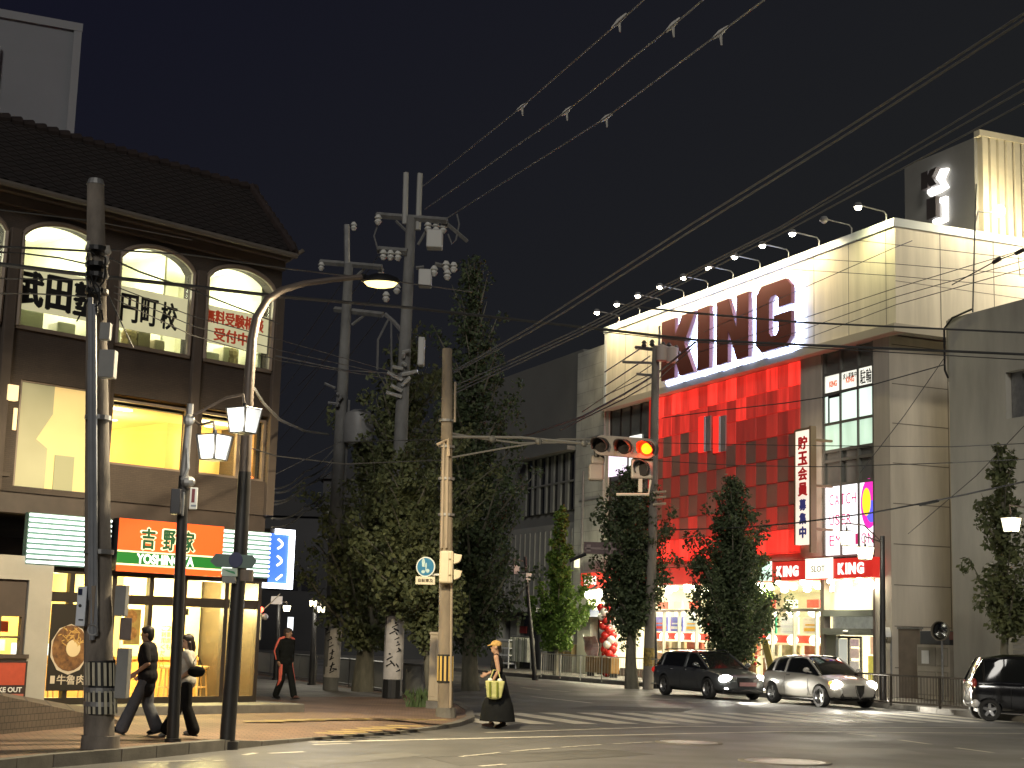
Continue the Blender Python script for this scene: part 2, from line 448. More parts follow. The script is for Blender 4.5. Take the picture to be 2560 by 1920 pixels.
# ------------------------------------------------------------------ corner building on the left
L = Frame(G(638, 1775, .14), (math.sin(R(43.3)), math.cos(R(43.3))))
LO = (L.o.x, L.o.y, 0)
def lx(px, py, y=0.0): return L.xz(px, py, y)[0]
def lz(px, py, y=0.0): return L.xz(px, py, y)[1]
BROWN = brick_mat("brown_tile_wall", (0.078, 0.058, 0.046), (0.068, 0.051, 0.041), (0.048, 0.037, 0.031), 4.0, bw=0.5, rh=0.14, ms=0.012, mapping=(R(90), 0, 0), bump=0.15)
BROWN2 = mat("brown_render", (0.085, 0.066, 0.054), 0.8, nz=0.25, nscale=1.2, bump=0.1)
FRAMEB = mat("bronze_frame", (0.24, 0.19, 0.15), 0.5, 0.2, nz=0.2)
DFRAME = mat("dark_bronze_frame", (0.055, 0.045, 0.038), 0.4, 0.4, nz=0.2)
PANE = glass("window_glass", alpha=0.07)
lb = thing("corner_building", "brown three storey corner building with tiled roof and lit arched windows", "building", LO, L.rz)
ZS, ZSPR, ZTOP, ZE = 7.12, 8.68, 9.17, 9.66
wins = [(-8.08, -6.28), (-5.97, -4.17), (-3.90, -2.16), (-1.84, -0.10)]
XL = -10.0
# upper wall with arched openings
m = MB()
edges = [XL] + [e for a in wins for e in a] + [0.08]
for i in range(0, len(edges), 2):
    m.box(edges[i], edges[i + 1], 0, .3, ZS, ZE)
for a, b_ in wins:
    n = 14; c = (a + b_) / 2; hw = (b_ - a) / 2
    low = [(c - hw + 2 * hw * k / n, ZSPR + (ZTOP - ZSPR) * math.sqrt(max(0, 1 - ((2 * k / n - 1)) ** 2 * 0.93) - 0.0) - (ZTOP - ZSPR) * 0.0) for k in range(n + 1)]
    low = [(x, min(z, ZTOP)) for x, z in low]
    m.prism([(b_, ZE), (a, ZE)] + low, 0, .3)
m.box(XL, .08, 0.0, .3, 6.15, ZS)                 # band under the arches
m.box(XL, -6.1, 0, .3, 4.09, 6.15); m.box(-6.1, -5.75, 0, .3, 4.09, 6.15); m.box(-4.0, -3.80, 0, .3, 4.09, 6.15)
m.box(-2.0, -1.74, 0, .3, 4.79, 6.15); m.box(-3.80, .08, 0, .3, 4.09, 4.79); m.box(-.06, .08, 0, .3, 4.79, 6.15); m.box(-5.75, -4.0, 0, .3, 4.09, 4.2)
m.box(XL, .08, .3, 9.5, 3.8, 4.09)                # soffit slab
m.box(-.12, .08, .3, 9.5, 4.09, ZE); m.box(XL, .08, 9.3, 9.5, 0, ZE); m.box(XL, -.12, .3, 9.3, 6.6, 6.75); m.box(XL, -.12, .3, 9.3, ZE - .1, ZE)
m.build("wall", BROWN, lb)
m = MB(); m.box(XL, .02, .04, .5, 3.72, 4.09); m.build("fascia", mat("dark_fascia", (0.06, 0.045, 0.038), 0.6, nz=.3), lb)
m = MB()
for x in (-6.12, -4.04, -2.0, .02):
    m.box(x - .10, x + .10, -.10, .0, 4.09, 8.9)
m.build("pilaster", BROWN2, lb, bevel=.01)
m = MB(); m.box(XL, .08, -.12, .0, 9.30, 9.50); m.box(XL, .09, -.26, .0, 9.50, 9.64); m.build("cornice", BROWN2, lb, bevel=.015)
# classroom behind the arches
CREAMW = mat("classroom_wall", (.80, .77, .58), .8, nz=.08, nscale=.7)
m = MB(); m.box(-9.9, -.12, 3.4, 3.5, 6.75, 9.5); m.box(-.2, -.125, .31, 3.4, 6.75, 9.5); m.box(-4.1, -4.05, .31, 3.4, 6.75, 9.5); m.box(-2.05, -2.0, 1.2, 3.4, 6.75, 9.5); cr3 = m.build("classroom", CREAMW, lb)
m = MB(); m.box(-9.9, -.2, .31, 3.4, 9.42, 9.5); m.build("ceiling", mat("classroom_ceiling", (.82, .80, .66), .8), cr3)
for x, y in ((-.9, 1.5), (-3.0, 2.4), (-5.0, 2.2), (-7.2, 2.2)):
    m = MB(); m.box(x - .5, x + .5, y - .08, y + .08, 9.36, 9.41); m.build("ceiling_light", emat("class_tube", (1, .98, .8), 4.0), cr3)
for x in (-1.0, -3.0, -5.1, -7.2): lamp("class_lamp", 'POINT', lb, (x, 1.5, 8.55), 140, (1, .95, .68), .4)
for x0, x1, z1, c_ in ((-5.7, -5.0, 7.62, (.55, .5, .36)), (-4.7, -4.3, 7.5, (.66, .62, .5)), (-3.7, -3.3, 7.55, (.7, .66, .5)), (-2.9, -2.6, 7.68, (.36, .28, .18)), (-2.5, -2.25, 7.5, (.6, .52, .36)), (-1.6, -.9, 7.45, (.66, .62, .5)), (-.8, -.4, 7.62, (.62, .56, .4))):
    m = MB(); m.box(x0, x1, .7, 1.1, 6.76, z1); m.build("cabinet", mat("class_cab_%d" % int(-x0 * 10), c_, .7), cr3, bevel=.03)
for x in (-3.05, -.55): m = MB(); m.ball((x, .8, 7.5), .16, 10, 7); m.tube([(x, .8, 6.76), (x, .8, 7.4)], [.2, .16], 10); m.build("seated_shape", mat("class_seat", (.45, .34, .2), .8), cr3)
# arched windows: frame, pane, banner
BANNER = emat("backlit_banner", (0.60, 0.56, 0.33), 0.60, nz=0.16, nscale=1.1)
INK = mat("black_ink", (0.01, 0.01, 0.01), 0.7)
REDINK = mat("red_ink", (0.42, 0.035, 0.015), 0.7, emit=(0.5, 0.06, 0.02), estr=0.25)
for k, (a, b_) in enumerate(wins):
    n = 18; c = (a + b_) / 2; hw = (b_ - a) / 2
    arc = [(c - hw + 2 * hw * i / n, min(ZTOP, ZSPR + (ZTOP - ZSPR) * math.sqrt(max(0, 1 - ((2 * i / n - 1)) ** 2 * 0.93)))) for i in range(n + 1)]
    fr = MB()
    fr.tube([(a + .03, -.03, ZS)] + [(x, -.03, z) for x, z in arc] + [(b_ - .03, -.03, ZS)], .055, 6)
    fr.box(a, b_, -.05, .2, ZS - .05, ZS + .02)
    f = fr.build("window", FRAMEB, lb)
    p = MB(); p.prism([(b_, ZS), (a, ZS)] + arc, .16, .2); p.build("pane", PANE, f)
    if k == 0:
        bn = MB(); bn.box(a + .02, b_ - .02, .12, .14, 7.62, 8.22); bn.build("banner", BANNER, f)
    else:
        z0, z1 = (7.47, 8.30) if k < 3 else (7.50, 8.28)
        bn = MB(); bn.box(a + .02, b_ - .02, .12, .14, z0, z1); bo = bn.build("banner", BANNER, f)
        tx = MB()
        if k == 1:
            for i, ch in enumerate("武田塾"): text_heavy(tx, ch, a + .06 + i * .58, a + .60 + i * .58, 7.54, 8.22, .118, .026)
            tx.build("banner_text", INK, f)
        elif k == 2:
            for i, ch in enumerate("円町校"): text_heavy(tx, ch, a + .18 + i * .46, a + .58 + i * .46, 7.60, 8.16, .118, .010)
            tx.build("banner_text", INK, f)
        else:
            text_heavy(tx, "無料受験相談", a + .10, a + 1.60, 7.92, 8.21, .118, .010)
            text_heavy(tx, "受付中!", a + .34, a + 1.30, 7.57, 7.85, .118, .010)
            tx.build("banner_text", REDINK, f)
# roof: barrel tiles in courses
ye, ze = -.42, 9.60
yr = 2.3; zr = lz(320, 390, yr)
xr = lx(628, 480, yr)
m = MB(); nx = 206; rows = 17; vs = []
for j in range(rows * 2):
    t = (j // 2 + (j % 2)) / rows
    lift = .035 if j % 2 else .0
    y = ye + (yr - ye) * t; z = ze + (zr - ze) * t
    x1 = .06 + (xr - .06) * t
    for i in range(nx + 1):
        x = -11 + (x1 + 11) * i / nx
        vs.append((x, y, z + .045 * abs(math.sin(x * math.pi / .27)) - lift * .0 + (.03 if j % 2 == 0 else 0)))
fs = [(j * (nx + 1) + i, j * (nx + 1) + i + 1, (j + 1) * (nx + 1) + i + 1, (j + 1) * (nx + 1) + i) for j in range(rows * 2 - 1) for i in range(nx)]
m.add(vs, fs)
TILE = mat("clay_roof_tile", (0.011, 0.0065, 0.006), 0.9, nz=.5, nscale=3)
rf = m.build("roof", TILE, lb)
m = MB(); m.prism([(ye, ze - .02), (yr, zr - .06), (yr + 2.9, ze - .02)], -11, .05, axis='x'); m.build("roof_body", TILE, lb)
m = MB()
x = -10.9
while x < xr:
    m.tube([(x, yr, zr + .02), (x + .26, yr, zr + .05)], [.10, .135], 10); x += .27
for k in range(11):
    t = k / 11; p = Vector((.06, ye, ze)).lerp(Vector((xr, yr, zr)), t); q = Vector((.06, ye, ze)).lerp(Vector((xr, yr, zr)), t + .085)
    m.tube([p + Vector((0, 0, .05)), q + Vector((0, 0, .09))], [.085, .11], 8)
m.build("ridge_cap", mat("clay_ridge_tile", (0.025, 0.016, 0.014), .6, nz=.4), rf)
m = MB(); m.tube([(-11, -.46, 9.57), (.08, -.46, 9.57)], .06, 8); m.tube([(.06, -.1, 9.5), (.22, -.5, 9.72)], .045, 6); m.build("gutter", mat("pale_gutter", (0.12, 0.105, 0.09), .6, nz=.2), lb)

# middle floor: restaurant room behind clear glass
WARMW = mat("warm_plaster", (0.80, 0.60, 0.28), 0.8, nz=.08, nscale=.8)
CEIL = mat("cream_ceiling", (0.85, 0.70, 0.42), 0.8)
WOOD = mat("honey_wood", (0.42, 0.20, 0.06), 0.5, nz=.3, nscale=4, stretch=(1, 1, .15))
m = MB()
m.box(-5.9, -1.4, 4.5, 4.6, 4.3, 6.0); m.box(-4.02, -3.9, .3, 4.5, 4.3, 6.0); m.box(-1.5, -1.4, 1.6, 4.5, 4.3, 6.0); m.box(-1.5, -.12, 1.55, 1.6, 4.3, 6.0); m.box(-5.9, -.12, .3, 4.6, 4.2, 4.3)
rm = m.build("upstairs_room", WARMW, lb)
m = MB(); m.box(-5.9, -.12, .31, 4.5, 5.97, 6.0); m.build("ceiling", CEIL, rm)
m = MB(); m.box(-3.9, -1.5, 4.36, 4.49, 5.62, 5.68); m.box(-3.9, -1.5, 4.25, 4.49, 5.90, 5.96); m.build("shelf", WOOD, rm)
for i, (x0, x1) in enumerate(((-3.75, -2.85), (-2.5, -1.7))):
    m = MB(); m.box(x0, x1, 4.4, 4.48, 5.32, 5.58); pc = m.build("picture", mat("wood_frame_dark", (0.40, 0.16, 0.05), .5), rm)
    m = MB(); m.prism([(x0 + .1, 5.35), (x1 - .1, 5.35), (x1 - .14, 5.46), (x1 - .3, 5.51), (x0 + .3, 5.54), (x0 + .16, 5.46)], 4.38, 4.397); m.build("painting", mat("brown_horse_paint", (0.32, 0.09, 0.03), .7, nz=.5, nscale=6), pc)
for x, y in ((-3.55, .55), (-3.4, 1.7), (-1.1, .55)):
    m = MB(); m.box(x - .5, x + .5, y - .06, y + .06, 5.93, 5.965); m.build("ceiling_light", emat("warm_tube", (1, .93, .66), 5.0), rm)
for x, y in ((-2.4, 2.2), (-2.9, 3.0), (-2.1, 3.4), (-.7, 1.2)):
    m = MB(); m.lathe([(0, 5.95), (.09, 5.95), (.1, 5.968)], (x, y, 0), 12); m.build("downlight", emat("warm_spot", (1, .85, .5), 4.0), rm)
lamp("upstairs_lamp", 'POINT', lb, (-2.9, 1.5, 5.4), 105, (1, .68, .26), .3)
lamp("upstairs_lamp", 'POINT', lb, (-2.5, 3.6, 5.5), 75, (1, .68, .26), .2)
lamp("upstairs_lamp", 'POINT', lb, (-.85, .8, 5.5), 70, (1, .68, .26), .3)
m = MB()
for i in range(3): m.box(-.42 + i * .12, -.36 + i * .12, .30, .36, 4.5, 5.95)
m.build("wood_slats", WOOD, rm)
for i, (a, b_, z0, z1) in enumerate(((-3.80, -2.0, 4.79, 6.08), (-1.74, -.06, 4.79, 6.08))):
    fr = MB()
    for q in ((a, a + .06, z0, z1), (b_ - .06, b_, z0, z1)): fr.box(q[0], q[1], .08, .16, q[2], q[3])
    fr.box(a + .06, b_ - .06, .08, .16, z0, z0 + .05); fr.box(a + .06, b_ - .06, .08, .16, z1 - .05, z1)
    if i: fr.box(-.78, -.70, .08, .16, z0 + .05, z1 - .05)
    f = fr.build("window", FRAMEB, lb)
    p = MB(); p.box(a + .06, b_ - .06, .115, .125, z0 + .05, z1 - .05); p.build("pane", PANE, f)
fr = MB(); a, b_, z0, z1 = -5.75, -4.0, 4.2, 6.12
fr.box(a, a + .06, .05, .16, z0, z1); fr.box(b_ - .06, b_, .05, .16, z0, z1); fr.box(a, b_, .05, .16, z1, z1 + .05)
f = fr.build("window", FRAMEB, lb)
FROST = emat("frosted_lit_glass", (1.0, .72, .28), .42, nz=.3, nscale=.6)
FROSTG = emat("frosted_green_glass", (.52, .48, .26), .36, nz=.35, nscale=.7)
p = MB(); p.prism([(b_ - .06, z0), (b_ - .06, z1), (-5.0, z1), (-5.0, 5.6), (-5.3, 5.1), (-5.06, 4.95), (-5.06, z0)], .10, .12); p.build("pane", FROST, f)
p = MB(); p.prism([(a + .06, z0), (-5.06, z0), (-5.06, 4.95), (-5.3, 5.1), (-5.0, 5.6), (-5.0, z1), (a + .06, z1)], .10, .12); p.build("pane", FROSTG, f)
m = MB(); m.box(-4.9, -4.5, .07, .09, 4.2, 4.85); m.build("chair_shape", mat("frosted_shape", (.2, .18, .1), .8, emit=(.45, .42, .2), estr=.6), f)
# stairwell slit with small lamps at the far left
m = MB(); m.box(-6.05, -5.99, -.02, .0, 4.5, 5.2); m.box(-6.0, -5.83, -.03, -.002, 4.35, 4.42); m.build("stair_panel", BROWN2, lb)
m = MB(); m.box(-6.06, -5.86, -.14, -.01, 5.72, 6.0); m.box(-5.86, -5.80, -.05, -.01, 5.2, 5.6); m.build("wall_lamp", emat("amber_lamp", (1, .72, .35), 1.0), lb)

# ground floor
m = MB(); m.box(-12, .55, -.9, 9.3, .10, .30); m.build("step", KERB, lb, bevel=.02)
m = MB(); m.box(-4.85, .02, .02, .16, .30, .42); m.box(-4.85, .02, .02, .16, 2.68, 2.80)
for px in (166, 272, 366, 450, 555, 595): x = lx(px, 1600, .1); m.box(x - .05, x + .05, .03, .15, .42, 2.68)
m.box(-.07, .02, .02, .16, .42, 2.68); m.box(-4.8, -.07, .035, .145, 2.16, 2.34)
sf = m.build("shopfront", DFRAME, lb)
m = MB(); m.box(-4.8, -.07, .085, .095, .42, 2.68); m.build("pane", PANE, sf)
m = MB(); m.box(-.02, .04, .2, 5.2, .3, 3.7); m.build("side_wall", DFRAME, lb)
m = MB()
m.box(-7.2, -.05, 5.0, 5.1, .3, 2.9); m.box(-7.2, -7.1, .3, 5.0, .3, 2.9)
rm = m.build("shop_room", mat("shop_yellow_wall", (0.85, 0.66, 0.25), .75, nz=.06), lb)
m = MB(); m.box(-2.0, -.06, 2.0, 2.1, 1.12, 2.85); m.box(-2.0, -1.9, 2.1, 5, 1.12, 2.85); m.build("beige_partition", mat("beige_wall", (0.72, 0.56, 0.34), .8), rm)
m = MB(); m.box(-2.02, -.06, 1.97, 2.1, .3, 1.12); m.box(-2.02, -.06, 1.93, 2.0, 1.08, 1.14); m.build("wood_dado", mat("orange_wood", (0.62, 0.30, 0.09), .5, nz=.2, nscale=3), rm)
m = MB(); m.box(-7.2, -.05, .2, 5.0, 2.84, 2.9); m.build("ceiling", CEIL, rm)
m = MB(); m.box(-7.2, -.05, .2, 5.0, .295, .31); m.build("shop_floor", mat("pale_floor_tile", (0.5, 0.42, 0.26), .35, nz=.15), rm)
m = MB(); m.box(-4.7, -2.1, 2.2, 2.75, 1.05, 1.12); m.box(-4.7, -2.1, 2.35, 2.5, .3, 1.05); cnt = m.build("counter", mat("counter_wood", (0.62, 0.34, 0.13), .4, nz=.2), rm)
for x, c in ((-4.2, .9), (-3.6, .7), (-3.0, .9), (-2.5, .8)):
    m = MB(); m.box(x, x + .22, 2.3, 2.36, 1.13, 1.36, Matrix.Translation((0, 0, 0))); m.build("register_screen", emat("screen_blue", (.55, .7, 1), 1.6), cnt)
for x, y in ((-3.9, 1.5), (-3.0, 1.5), (-1.35, 1.2), (-.55, 1.2)):
    m = MB(); m.lathe([(0, .98), (.18, .98), (.19, .95), (.19, .92), (0, .91)], (x, y, 0), 16)
    for q in range(4): a_ = q * math.pi / 2 + .7; m.tube([(x + .12 * math.cos(a_), y + .12 * math.sin(a_), .92), (x + .17 * math.cos(a_), y + .17 * math.sin(a_), .31)], .018, 6)
    m.tube([(x + .15 * math.cos(2 * math.pi * i / 12), y + .15 * math.sin(2 * math.pi * i / 12), .55) for i in range(13)], .012, 5)
    m.build("stool", mat("stool_wood", (0.40, 0.25, 0.12), .5), rm)
m = MB()
for x in (-6.3, -4.6, -3.3, -1.0):
    for y in (1.0, 3.2): m.lathe([(0, 2.835), (.13, 2.83), (.14, 2.842)], (x, y, 0), 14)
m.build("downlight", MATS["warm_spot"], rm)
for x, y, p in ((-6.2, 1.6, 110), (-4.2, 1.3, 260), (-3.1, 3.4, 300), (-1.6, 1.0, 420), (-.6, .9, 420)): lamp("shop_lamp", 'POINT', lb, (x, y, 2.35), p, (1, .77, .32), .3)
# notices stuck inside the glass
m = MB(); m.box(lx(318, 1560), lx(359, 1560), .1, .105, 1.40, 2.08); pn = m.build("menu_poster", mat("menu_paper", (0.75, 0.42, 0.12), .7, nz=.4, nscale=5), sf)
m = MB(); m.lathe([(0, 0), (.12, 0)], ((lx(338, 1530)), .096, 1.93), 16, Matrix.Rotation(R(90), 4, 'X')); m.lathe([(0, 0), (.12, 0)], ((lx(340, 1530)), .096, 1.62), 16, Matrix.Rotation(R(90), 4, 'X')); m.build("food_picture", mat("food_orange", (0.7, 0.28, 0.08), .6, nz=.5, nscale=14), pn)
tx = MB()
for j, s in enumerate(("2番席も", "ご利用ください")):
    for i, ch in enumerate(s):
        x0 = lx(428 - j * 13, 1590); text_fit(tx, ch, x0 - .05, x0 + .05, 1.78 - i * .12 - .1, 1.78 - i * .12, .084, bold=.008)
tx.build("window_lettering", mat("brown_ink", (0.25, 0.10, 0.02), .6), sf)
m = MB(); m.box(lx(474, 1525), lx(485, 1525), .4, .42, 2.0, 2.13); m.box(lx(490, 1525), lx(502, 1525), .4, .42, 2.0, 2.13); m.build("wall_speaker", BLACK, rm)
# bowl poster
x0, x1 = -4.78, -3.95
m = MB(); m.box(x0, x1, -.02, .0, .55, 2.12); po = m.build("bowl_poster", mat("poster_black", (0.022, 0.018, 0.014), .5), sf)
RX = Matrix.Rotation(R(90), 4, 'X')
cx, cz = x0 + .42, 1.30
m = MB(); m.prism([(cx + .40 * math.cos(2 * math.pi * (i + .5) / 10), cz + .46 * math.sin(2 * math.pi * (i + .5) / 10)) for i in range(10)], -.028, -.021); m.build("bowl", mat("bowl_cream", (0.62, 0.54, 0.42), .5), po)
m = MB(); m.prism([(cx + .365 * math.cos(2 * math.pi * i / 20), cz + .02 + .42 * math.sin(2 * math.pi * i / 20)) for i in range(20)], -.031, -.0285); m.build("noodles", mat("stew", (0.30, 0.15, 0.05), .6, nz=.7, nscale=9, col2=(0.07, 0.03, 0.015)), po)
m = MB()
for i in range(26):
    a_ = random.uniform(.2, 2.9); r_ = random.uniform(.12, .34); p = Vector((cx + r_ * math.cos(a_), -.033, cz + .05 + r_ * math.sin(a_))); d = Vector((random.uniform(-.07, .07), 0, random.uniform(-.07, .07))); m.tube([p - d, p + d], .011, 5)
m.build("noodle_strands", mat("noodle", (0.55, 0.34, 0.10), .6), po)
m = MB(); m.ball((cx + .07, -.033, cz + .02), .15, sc=(1, .05, 1.05)); m.build("egg", mat("egg_white", (0.72, 0.58, 0.34), .5), po)
tx = MB(); text_fit(tx, "牛魯肉", x0 + .20, x0 + .78, .66, .84, -.021, bold=.012); tx.box(x0 + .07, x0 + .16, -.026, -.021, .68, .82); tx.build("poster_text", mat("poster_cream_text", (0.6, 0.52, 0.4), .6), po)
# white take-out panel
m = MB(); m.box(-9.5, -6.32, -.10, .10, .3, 2.95); m.box(-6.32, -5.32, -.10, .10, 2.52, 2.95); m.box(-5.32, -4.85, -.10, .10, .25, 2.95); m.box(-6.32, -5.32, -.10, .10, .3, 1.20)
wp = m.build("white_panel", mat("white_panel_paint", (0.42, 0.40, 0.35), .6, nz=.14, nscale=1.2), lb)
m = MB(); m.box(-6.32, -5.32, -.04, .04, 1.92, 2.52); m.box(-6.32, -6.25, -.05, .05, 1.2, 1.92); m.box(-5.39, -5.32, -.05, .05, 1.2, 1.92); m.box(-6.25, -5.39, -.05, .05, 1.86, 1.92); m.box(-6.40, -5.25, -.16, .05, 1.13, 1.2); m.box(-5.83, -5.78, -.05, .05, 1.2, 1.86); m.box(-6.25, -5.39, -.048, .048, 1.48, 1.52)
f = m.build("counter_window", mat("dark_shutter", (0.075, 0.055, 0.045), .6, nz=.2), wp)
m = MB(); m.box(-6.25, -5.39, .0, .01, 1.2, 1.86); m.build("pane", PANE, f)
m = MB(); m.box(-6.36, -5.27, .9, 1.0, .3, 2.6); m.build("kitchen_wall", mat("kitchen_yellow", (0.85, 0.62, 0.22), .8), wp)
lamp("kitchen_lamp", 'POINT', lb, (-5.8, .5, 2.3), 26, (1, .78, .35), .15)
m = MB(); m.box(-5.66, -5.44, .3, .32, 1.58, 1.78); m.build("red_notice", mat("red_paint", (0.45, 0.05, 0.02), .6), wp)
m = MB(); m.box(-5.72, -5.48, .3, .4, 1.25, 1.45); m.build("register", emat("screen_pale", (.9, .9, .8), .9), wp)
m = MB(); m.box(-6.2, -5.88, .3, .5, 1.22, 1.44); m.build("food_tray", mat("tray", (0.6, 0.45, 0.2), .5, nz=.4), wp)
m = MB(); m.box(-6.02, -5.24, -.118, -.101, .42, 1.08); tp = m.build("takeout_poster", mat("poster_dark", (0.035, 0.02, 0.018), .6), wp)
m = MB(); m.box(-5.98, -5.28, -.124, -.1185, .66, 1.05); m.build("red_field", mat("poster_red", (0.48, 0.075, 0.035), .65, nz=.15, nscale=8), tp)
m = MB(); m.box(-5.98, -5.28, -.124, -.1185, .44, .505); m.build("pink_band", mat("poster_pink", (0.48, 0.14, 0.10), .65), tp)
tx = MB(); text_fit(tx, "TAKE OUT", -5.94, -5.32, .535, .625, -.1186, bold=.025); tx.build("poster_text", WHITE, tp)
# ramp with tiled side in front of the panel
p0, p1 = L.loc(G(0, 1836, .14)), L.loc(G(216, 1816, .14))
tile = brick_mat("ramp_tile", (0.13, 0.10, 0.075), (0.115, 0.09, 0.07), (0.05, 0.04, 0.034), 5, bw=.5, rh=.5, ms=.03, mapping=(R(90), 0, 0))
m = MB()
q0 = p0 + (p0 - p1) * .8; q1 = p1 + (p1 - p0) * .45
m.add([(q0.x, q0.y, .1), (q1.x, q1.y, .1), (-4.6, -.92, .1), (-12, -.92, .1), (q0.x, q0.y, .98), (q1.x, q1.y, .18), (-4.6, -.92, .32), (-12, -.92, .98)], [(0, 1, 5, 4), (1, 2, 6, 5), (4, 5, 6, 7), (2, 3, 7, 6), (3, 0, 4, 7)])
tag(m.build("entrance_ramp", tile, None, loc=LO, rz=L.rz), "low brown tiled ramp wall below the white take-out panel", "ramp")

# signs on the building
def lsign(name, label, cat, group=None): return thing(name, label, cat, LO, L.rz, group)
TUBE = emat("white_neon", (.90, 1.0, .95), 1.7)
SBACK = mat("sign_back_green", (0.13, 0.22, 0.18), .5)
for x0, x1, lab in ((-5.44, -3.72, "wide louvre lightbox of white tubes left of the orange sign"), (-1.16, .06, "short louvre lightbox of white tubes right of the orange sign")):
    t = lsign("lightbox_sign", lab, "lightbox", "white tube lightboxes")
    m = MB(); m.box(x0, x1, -.10, .02, 2.80, 3.74); m.build("back_panel", SBACK, t)
    for i in range(10):
        z = 2.85 + i * .094; m = MB(); m.tube([(x0 + .01, -.13, z), (x1 - .01, -.13, z)], .026, 8); m.build("light_tube", TUBE, t, smooth=True)
t = lsign("restaurant_sign", "glowing orange sign with green kanji and white roman letters above the shopfront", "sign")
x0, x1, z0, z1 = -3.60, -1.18, 2.77, 3.77
H = z1 - z0; W_ = x1 - x0
m = MB(); m.box(x0, x1, -.18, .02, z0, z1); m.build("sign_box", DARKM, t)
m = MB(); m.box(x0, x1, -.195, -.181, z1 - .60 * H, z1); m.box(x0, x1, -.195, -.181, z0, z0 + .12 * H); m.build("orange_face", emat("orange_glow", (1.0, .085, .008), .95, base=(.5, .08, .02)), t)
m = MB(); m.box(x0, x1, -.196, -.181, z0 + .155 * H, z1 - .63 * H); m.build("green_face", emat("green_glow", (.012, .16, .02), .7), t)
m = MB(); m.box(x0, x1, -.197, -.181, z1 - .63 * H, z1 - .60 * H); m.box(x0, x1, -.197, -.181, z0 + .12 * H, z0 + .155 * H); m.build("white_line", emat("cream_glow", (1, .85, .5), 1.0), t)
for ch, a, b_ in (("吉", .20, .345), ("野", .40, .535), ("家", .585, .72)):
    m = MB(); text_heavy(m, ch, x0 + (a - .008) * W_, x0 + (b_ + .008) * W_, z1 - .58 * H, z1 - .13 * H, -.1955, .026, .002); m.build("kanji_outline", MATS["cream_glow"], t)
    m = MB(); text_heavy(m, ch, x0 + (a + .008) * W_, x0 + (b_ - .008) * W_, z1 - .555 * H, z1 - .155 * H, -.2005, .012, .003); m.build("kanji", mat("kanji_green", (0.01, 0.06, 0.025), .5, emit=(0.01, .08, .02), estr=.5), t)
m = MB(); text_fit(m, "YOSHINOYA", x0 + .175 * W_, x0 + .72 * W_, z0 + .165 * H, z1 - .645 * H, -.198, bold=.035, depth=.004); m.build("roman_letters", emat("white_glow", (1, .95, .9), 1.15), t)
# projecting blue sign at the corner
t = lsign("projecting_sign", "blue sign with glowing white edge projecting at the corner of the building", "sign")
yb = .55
bx0, bz0 = L.xz(668, 1470, yb); bx1, bz1 = L.xz(735, 1326, yb)
m = MB(); m.box(bx0, bx1, yb, yb + .25, bz0, bz1); m.build("sign_box", DARKM, t)
m = MB(); m.box(bx0, bx1 - .1, yb - .012, yb - .001, bz0 + .1, bz1 - .1); m.build("blue_face", emat("blue_glow", (.035, .13, .80), .95, base=(.03, .1, .5)), t)
m = MB(); m.box(bx1 - .13, bx1, yb - .05, yb - .013, bz0, bz1); m.box(bx0 - .35, bx1 - .13, yb - .05, yb - .013, bz0, bz0 + .11); m.box(bx0 + .12, bx1 - .13, yb - .05, yb - .013, bz1 - .11, bz1); m.build("lit_edge", emat("edge_glow", (.86, .9, 1.0), 5.0), t)
m = MB()
zc = lambda py: L.xz(700, py, yb)[1]
xa = lx(703, 1380, yb)
for py in (1358, 1400):
    m.tube([(xa - .12 + .12 * math.sin(math.pi * i / 8) , yb - .03, zc(py) - .02 - .2 * i / 8 + .1) for i in range(9)], .025, 6)
m.tube([(xa - .12, yb - .03, zc(1450)), (xa + .03, yb - .03, zc(1437))], .025, 6)
m.build("white_strokes", MATS["white_glow"], t)
lamp("sign_lamp", 'POINT', lb, (bx1 + .3, -.3, bz0 - .3), 40, (.8, .86, 1), .2)

# pale building behind the roof, top left
P = D(198, 80, 62.0); B0 = Vector((P.x, P.y, 0))
t = thing("pale_office_block", "plain pale grey building rising behind the tiled roof at the upper left", "building", B0, R(24))
m = MB(); m.box(-20, 0, 0, 14, 0, P.z); m.build("wall", mat("pale_grey_render", (0.165, 0.172, 0.19), .85, nz=.10, nscale=.3), t)
m = MB(); m.box(-20, .12, -.12, 14, P.z, P.z + .35); m.box(-.22, .1, -.1, 0, 0, P.z); m.build("parapet", mat("pale_trim", (0.20, 0.205, 0.22), .85), t)
m = MB(); m.box(-20, -3.1, -.25, 0, 0, P.z - 1.3); m.build("stair_bay", mat("pale_grey_bay", (0.195, 0.20, 0.215), .85, nz=.08, nscale=.3), t)
# ------------------------------------------------------------------ game parlour on the right
K = Frame(G(2203, 1741, .14), (math.sin(R(22.9)), -math.cos(R(22.9))))
KO = (K.o.x, K.o.y, 0)
def kx(px, py, y=0.0): return K.xz(px, py, y)[0]
def kz(px, py, y=0.0): return K.xz(px, py, y)[1]
CREAM = mat("cream_panel", (0.72, 0.66, 0.54), .55, nz=.22, nscale=1.6, stretch=(1, 1, .09))
GREYW = mat("warm_grey_wall", (0.57, 0.52, 0.44), .8, nz=.22, nscale=1.4, stretch=(1, 1, .12))
SEAM = mat("seam", (0.16, 0.14, 0.12), .8)
kb = thing("game_parlour_building", "large cream building with red panel wall and bright ground floor hall", "building", KO, K.rz)
YU = -.28
XR, ZT = K.xz(2237, 545, YU)
XLU, ZB = kx(1512, 900, YU), kz(1850, 917, YU)
m = MB(); m.box(XLU, XR, YU, 16, ZB, ZT - .3); ub = m.build("upper_volume", CREAM, kb)
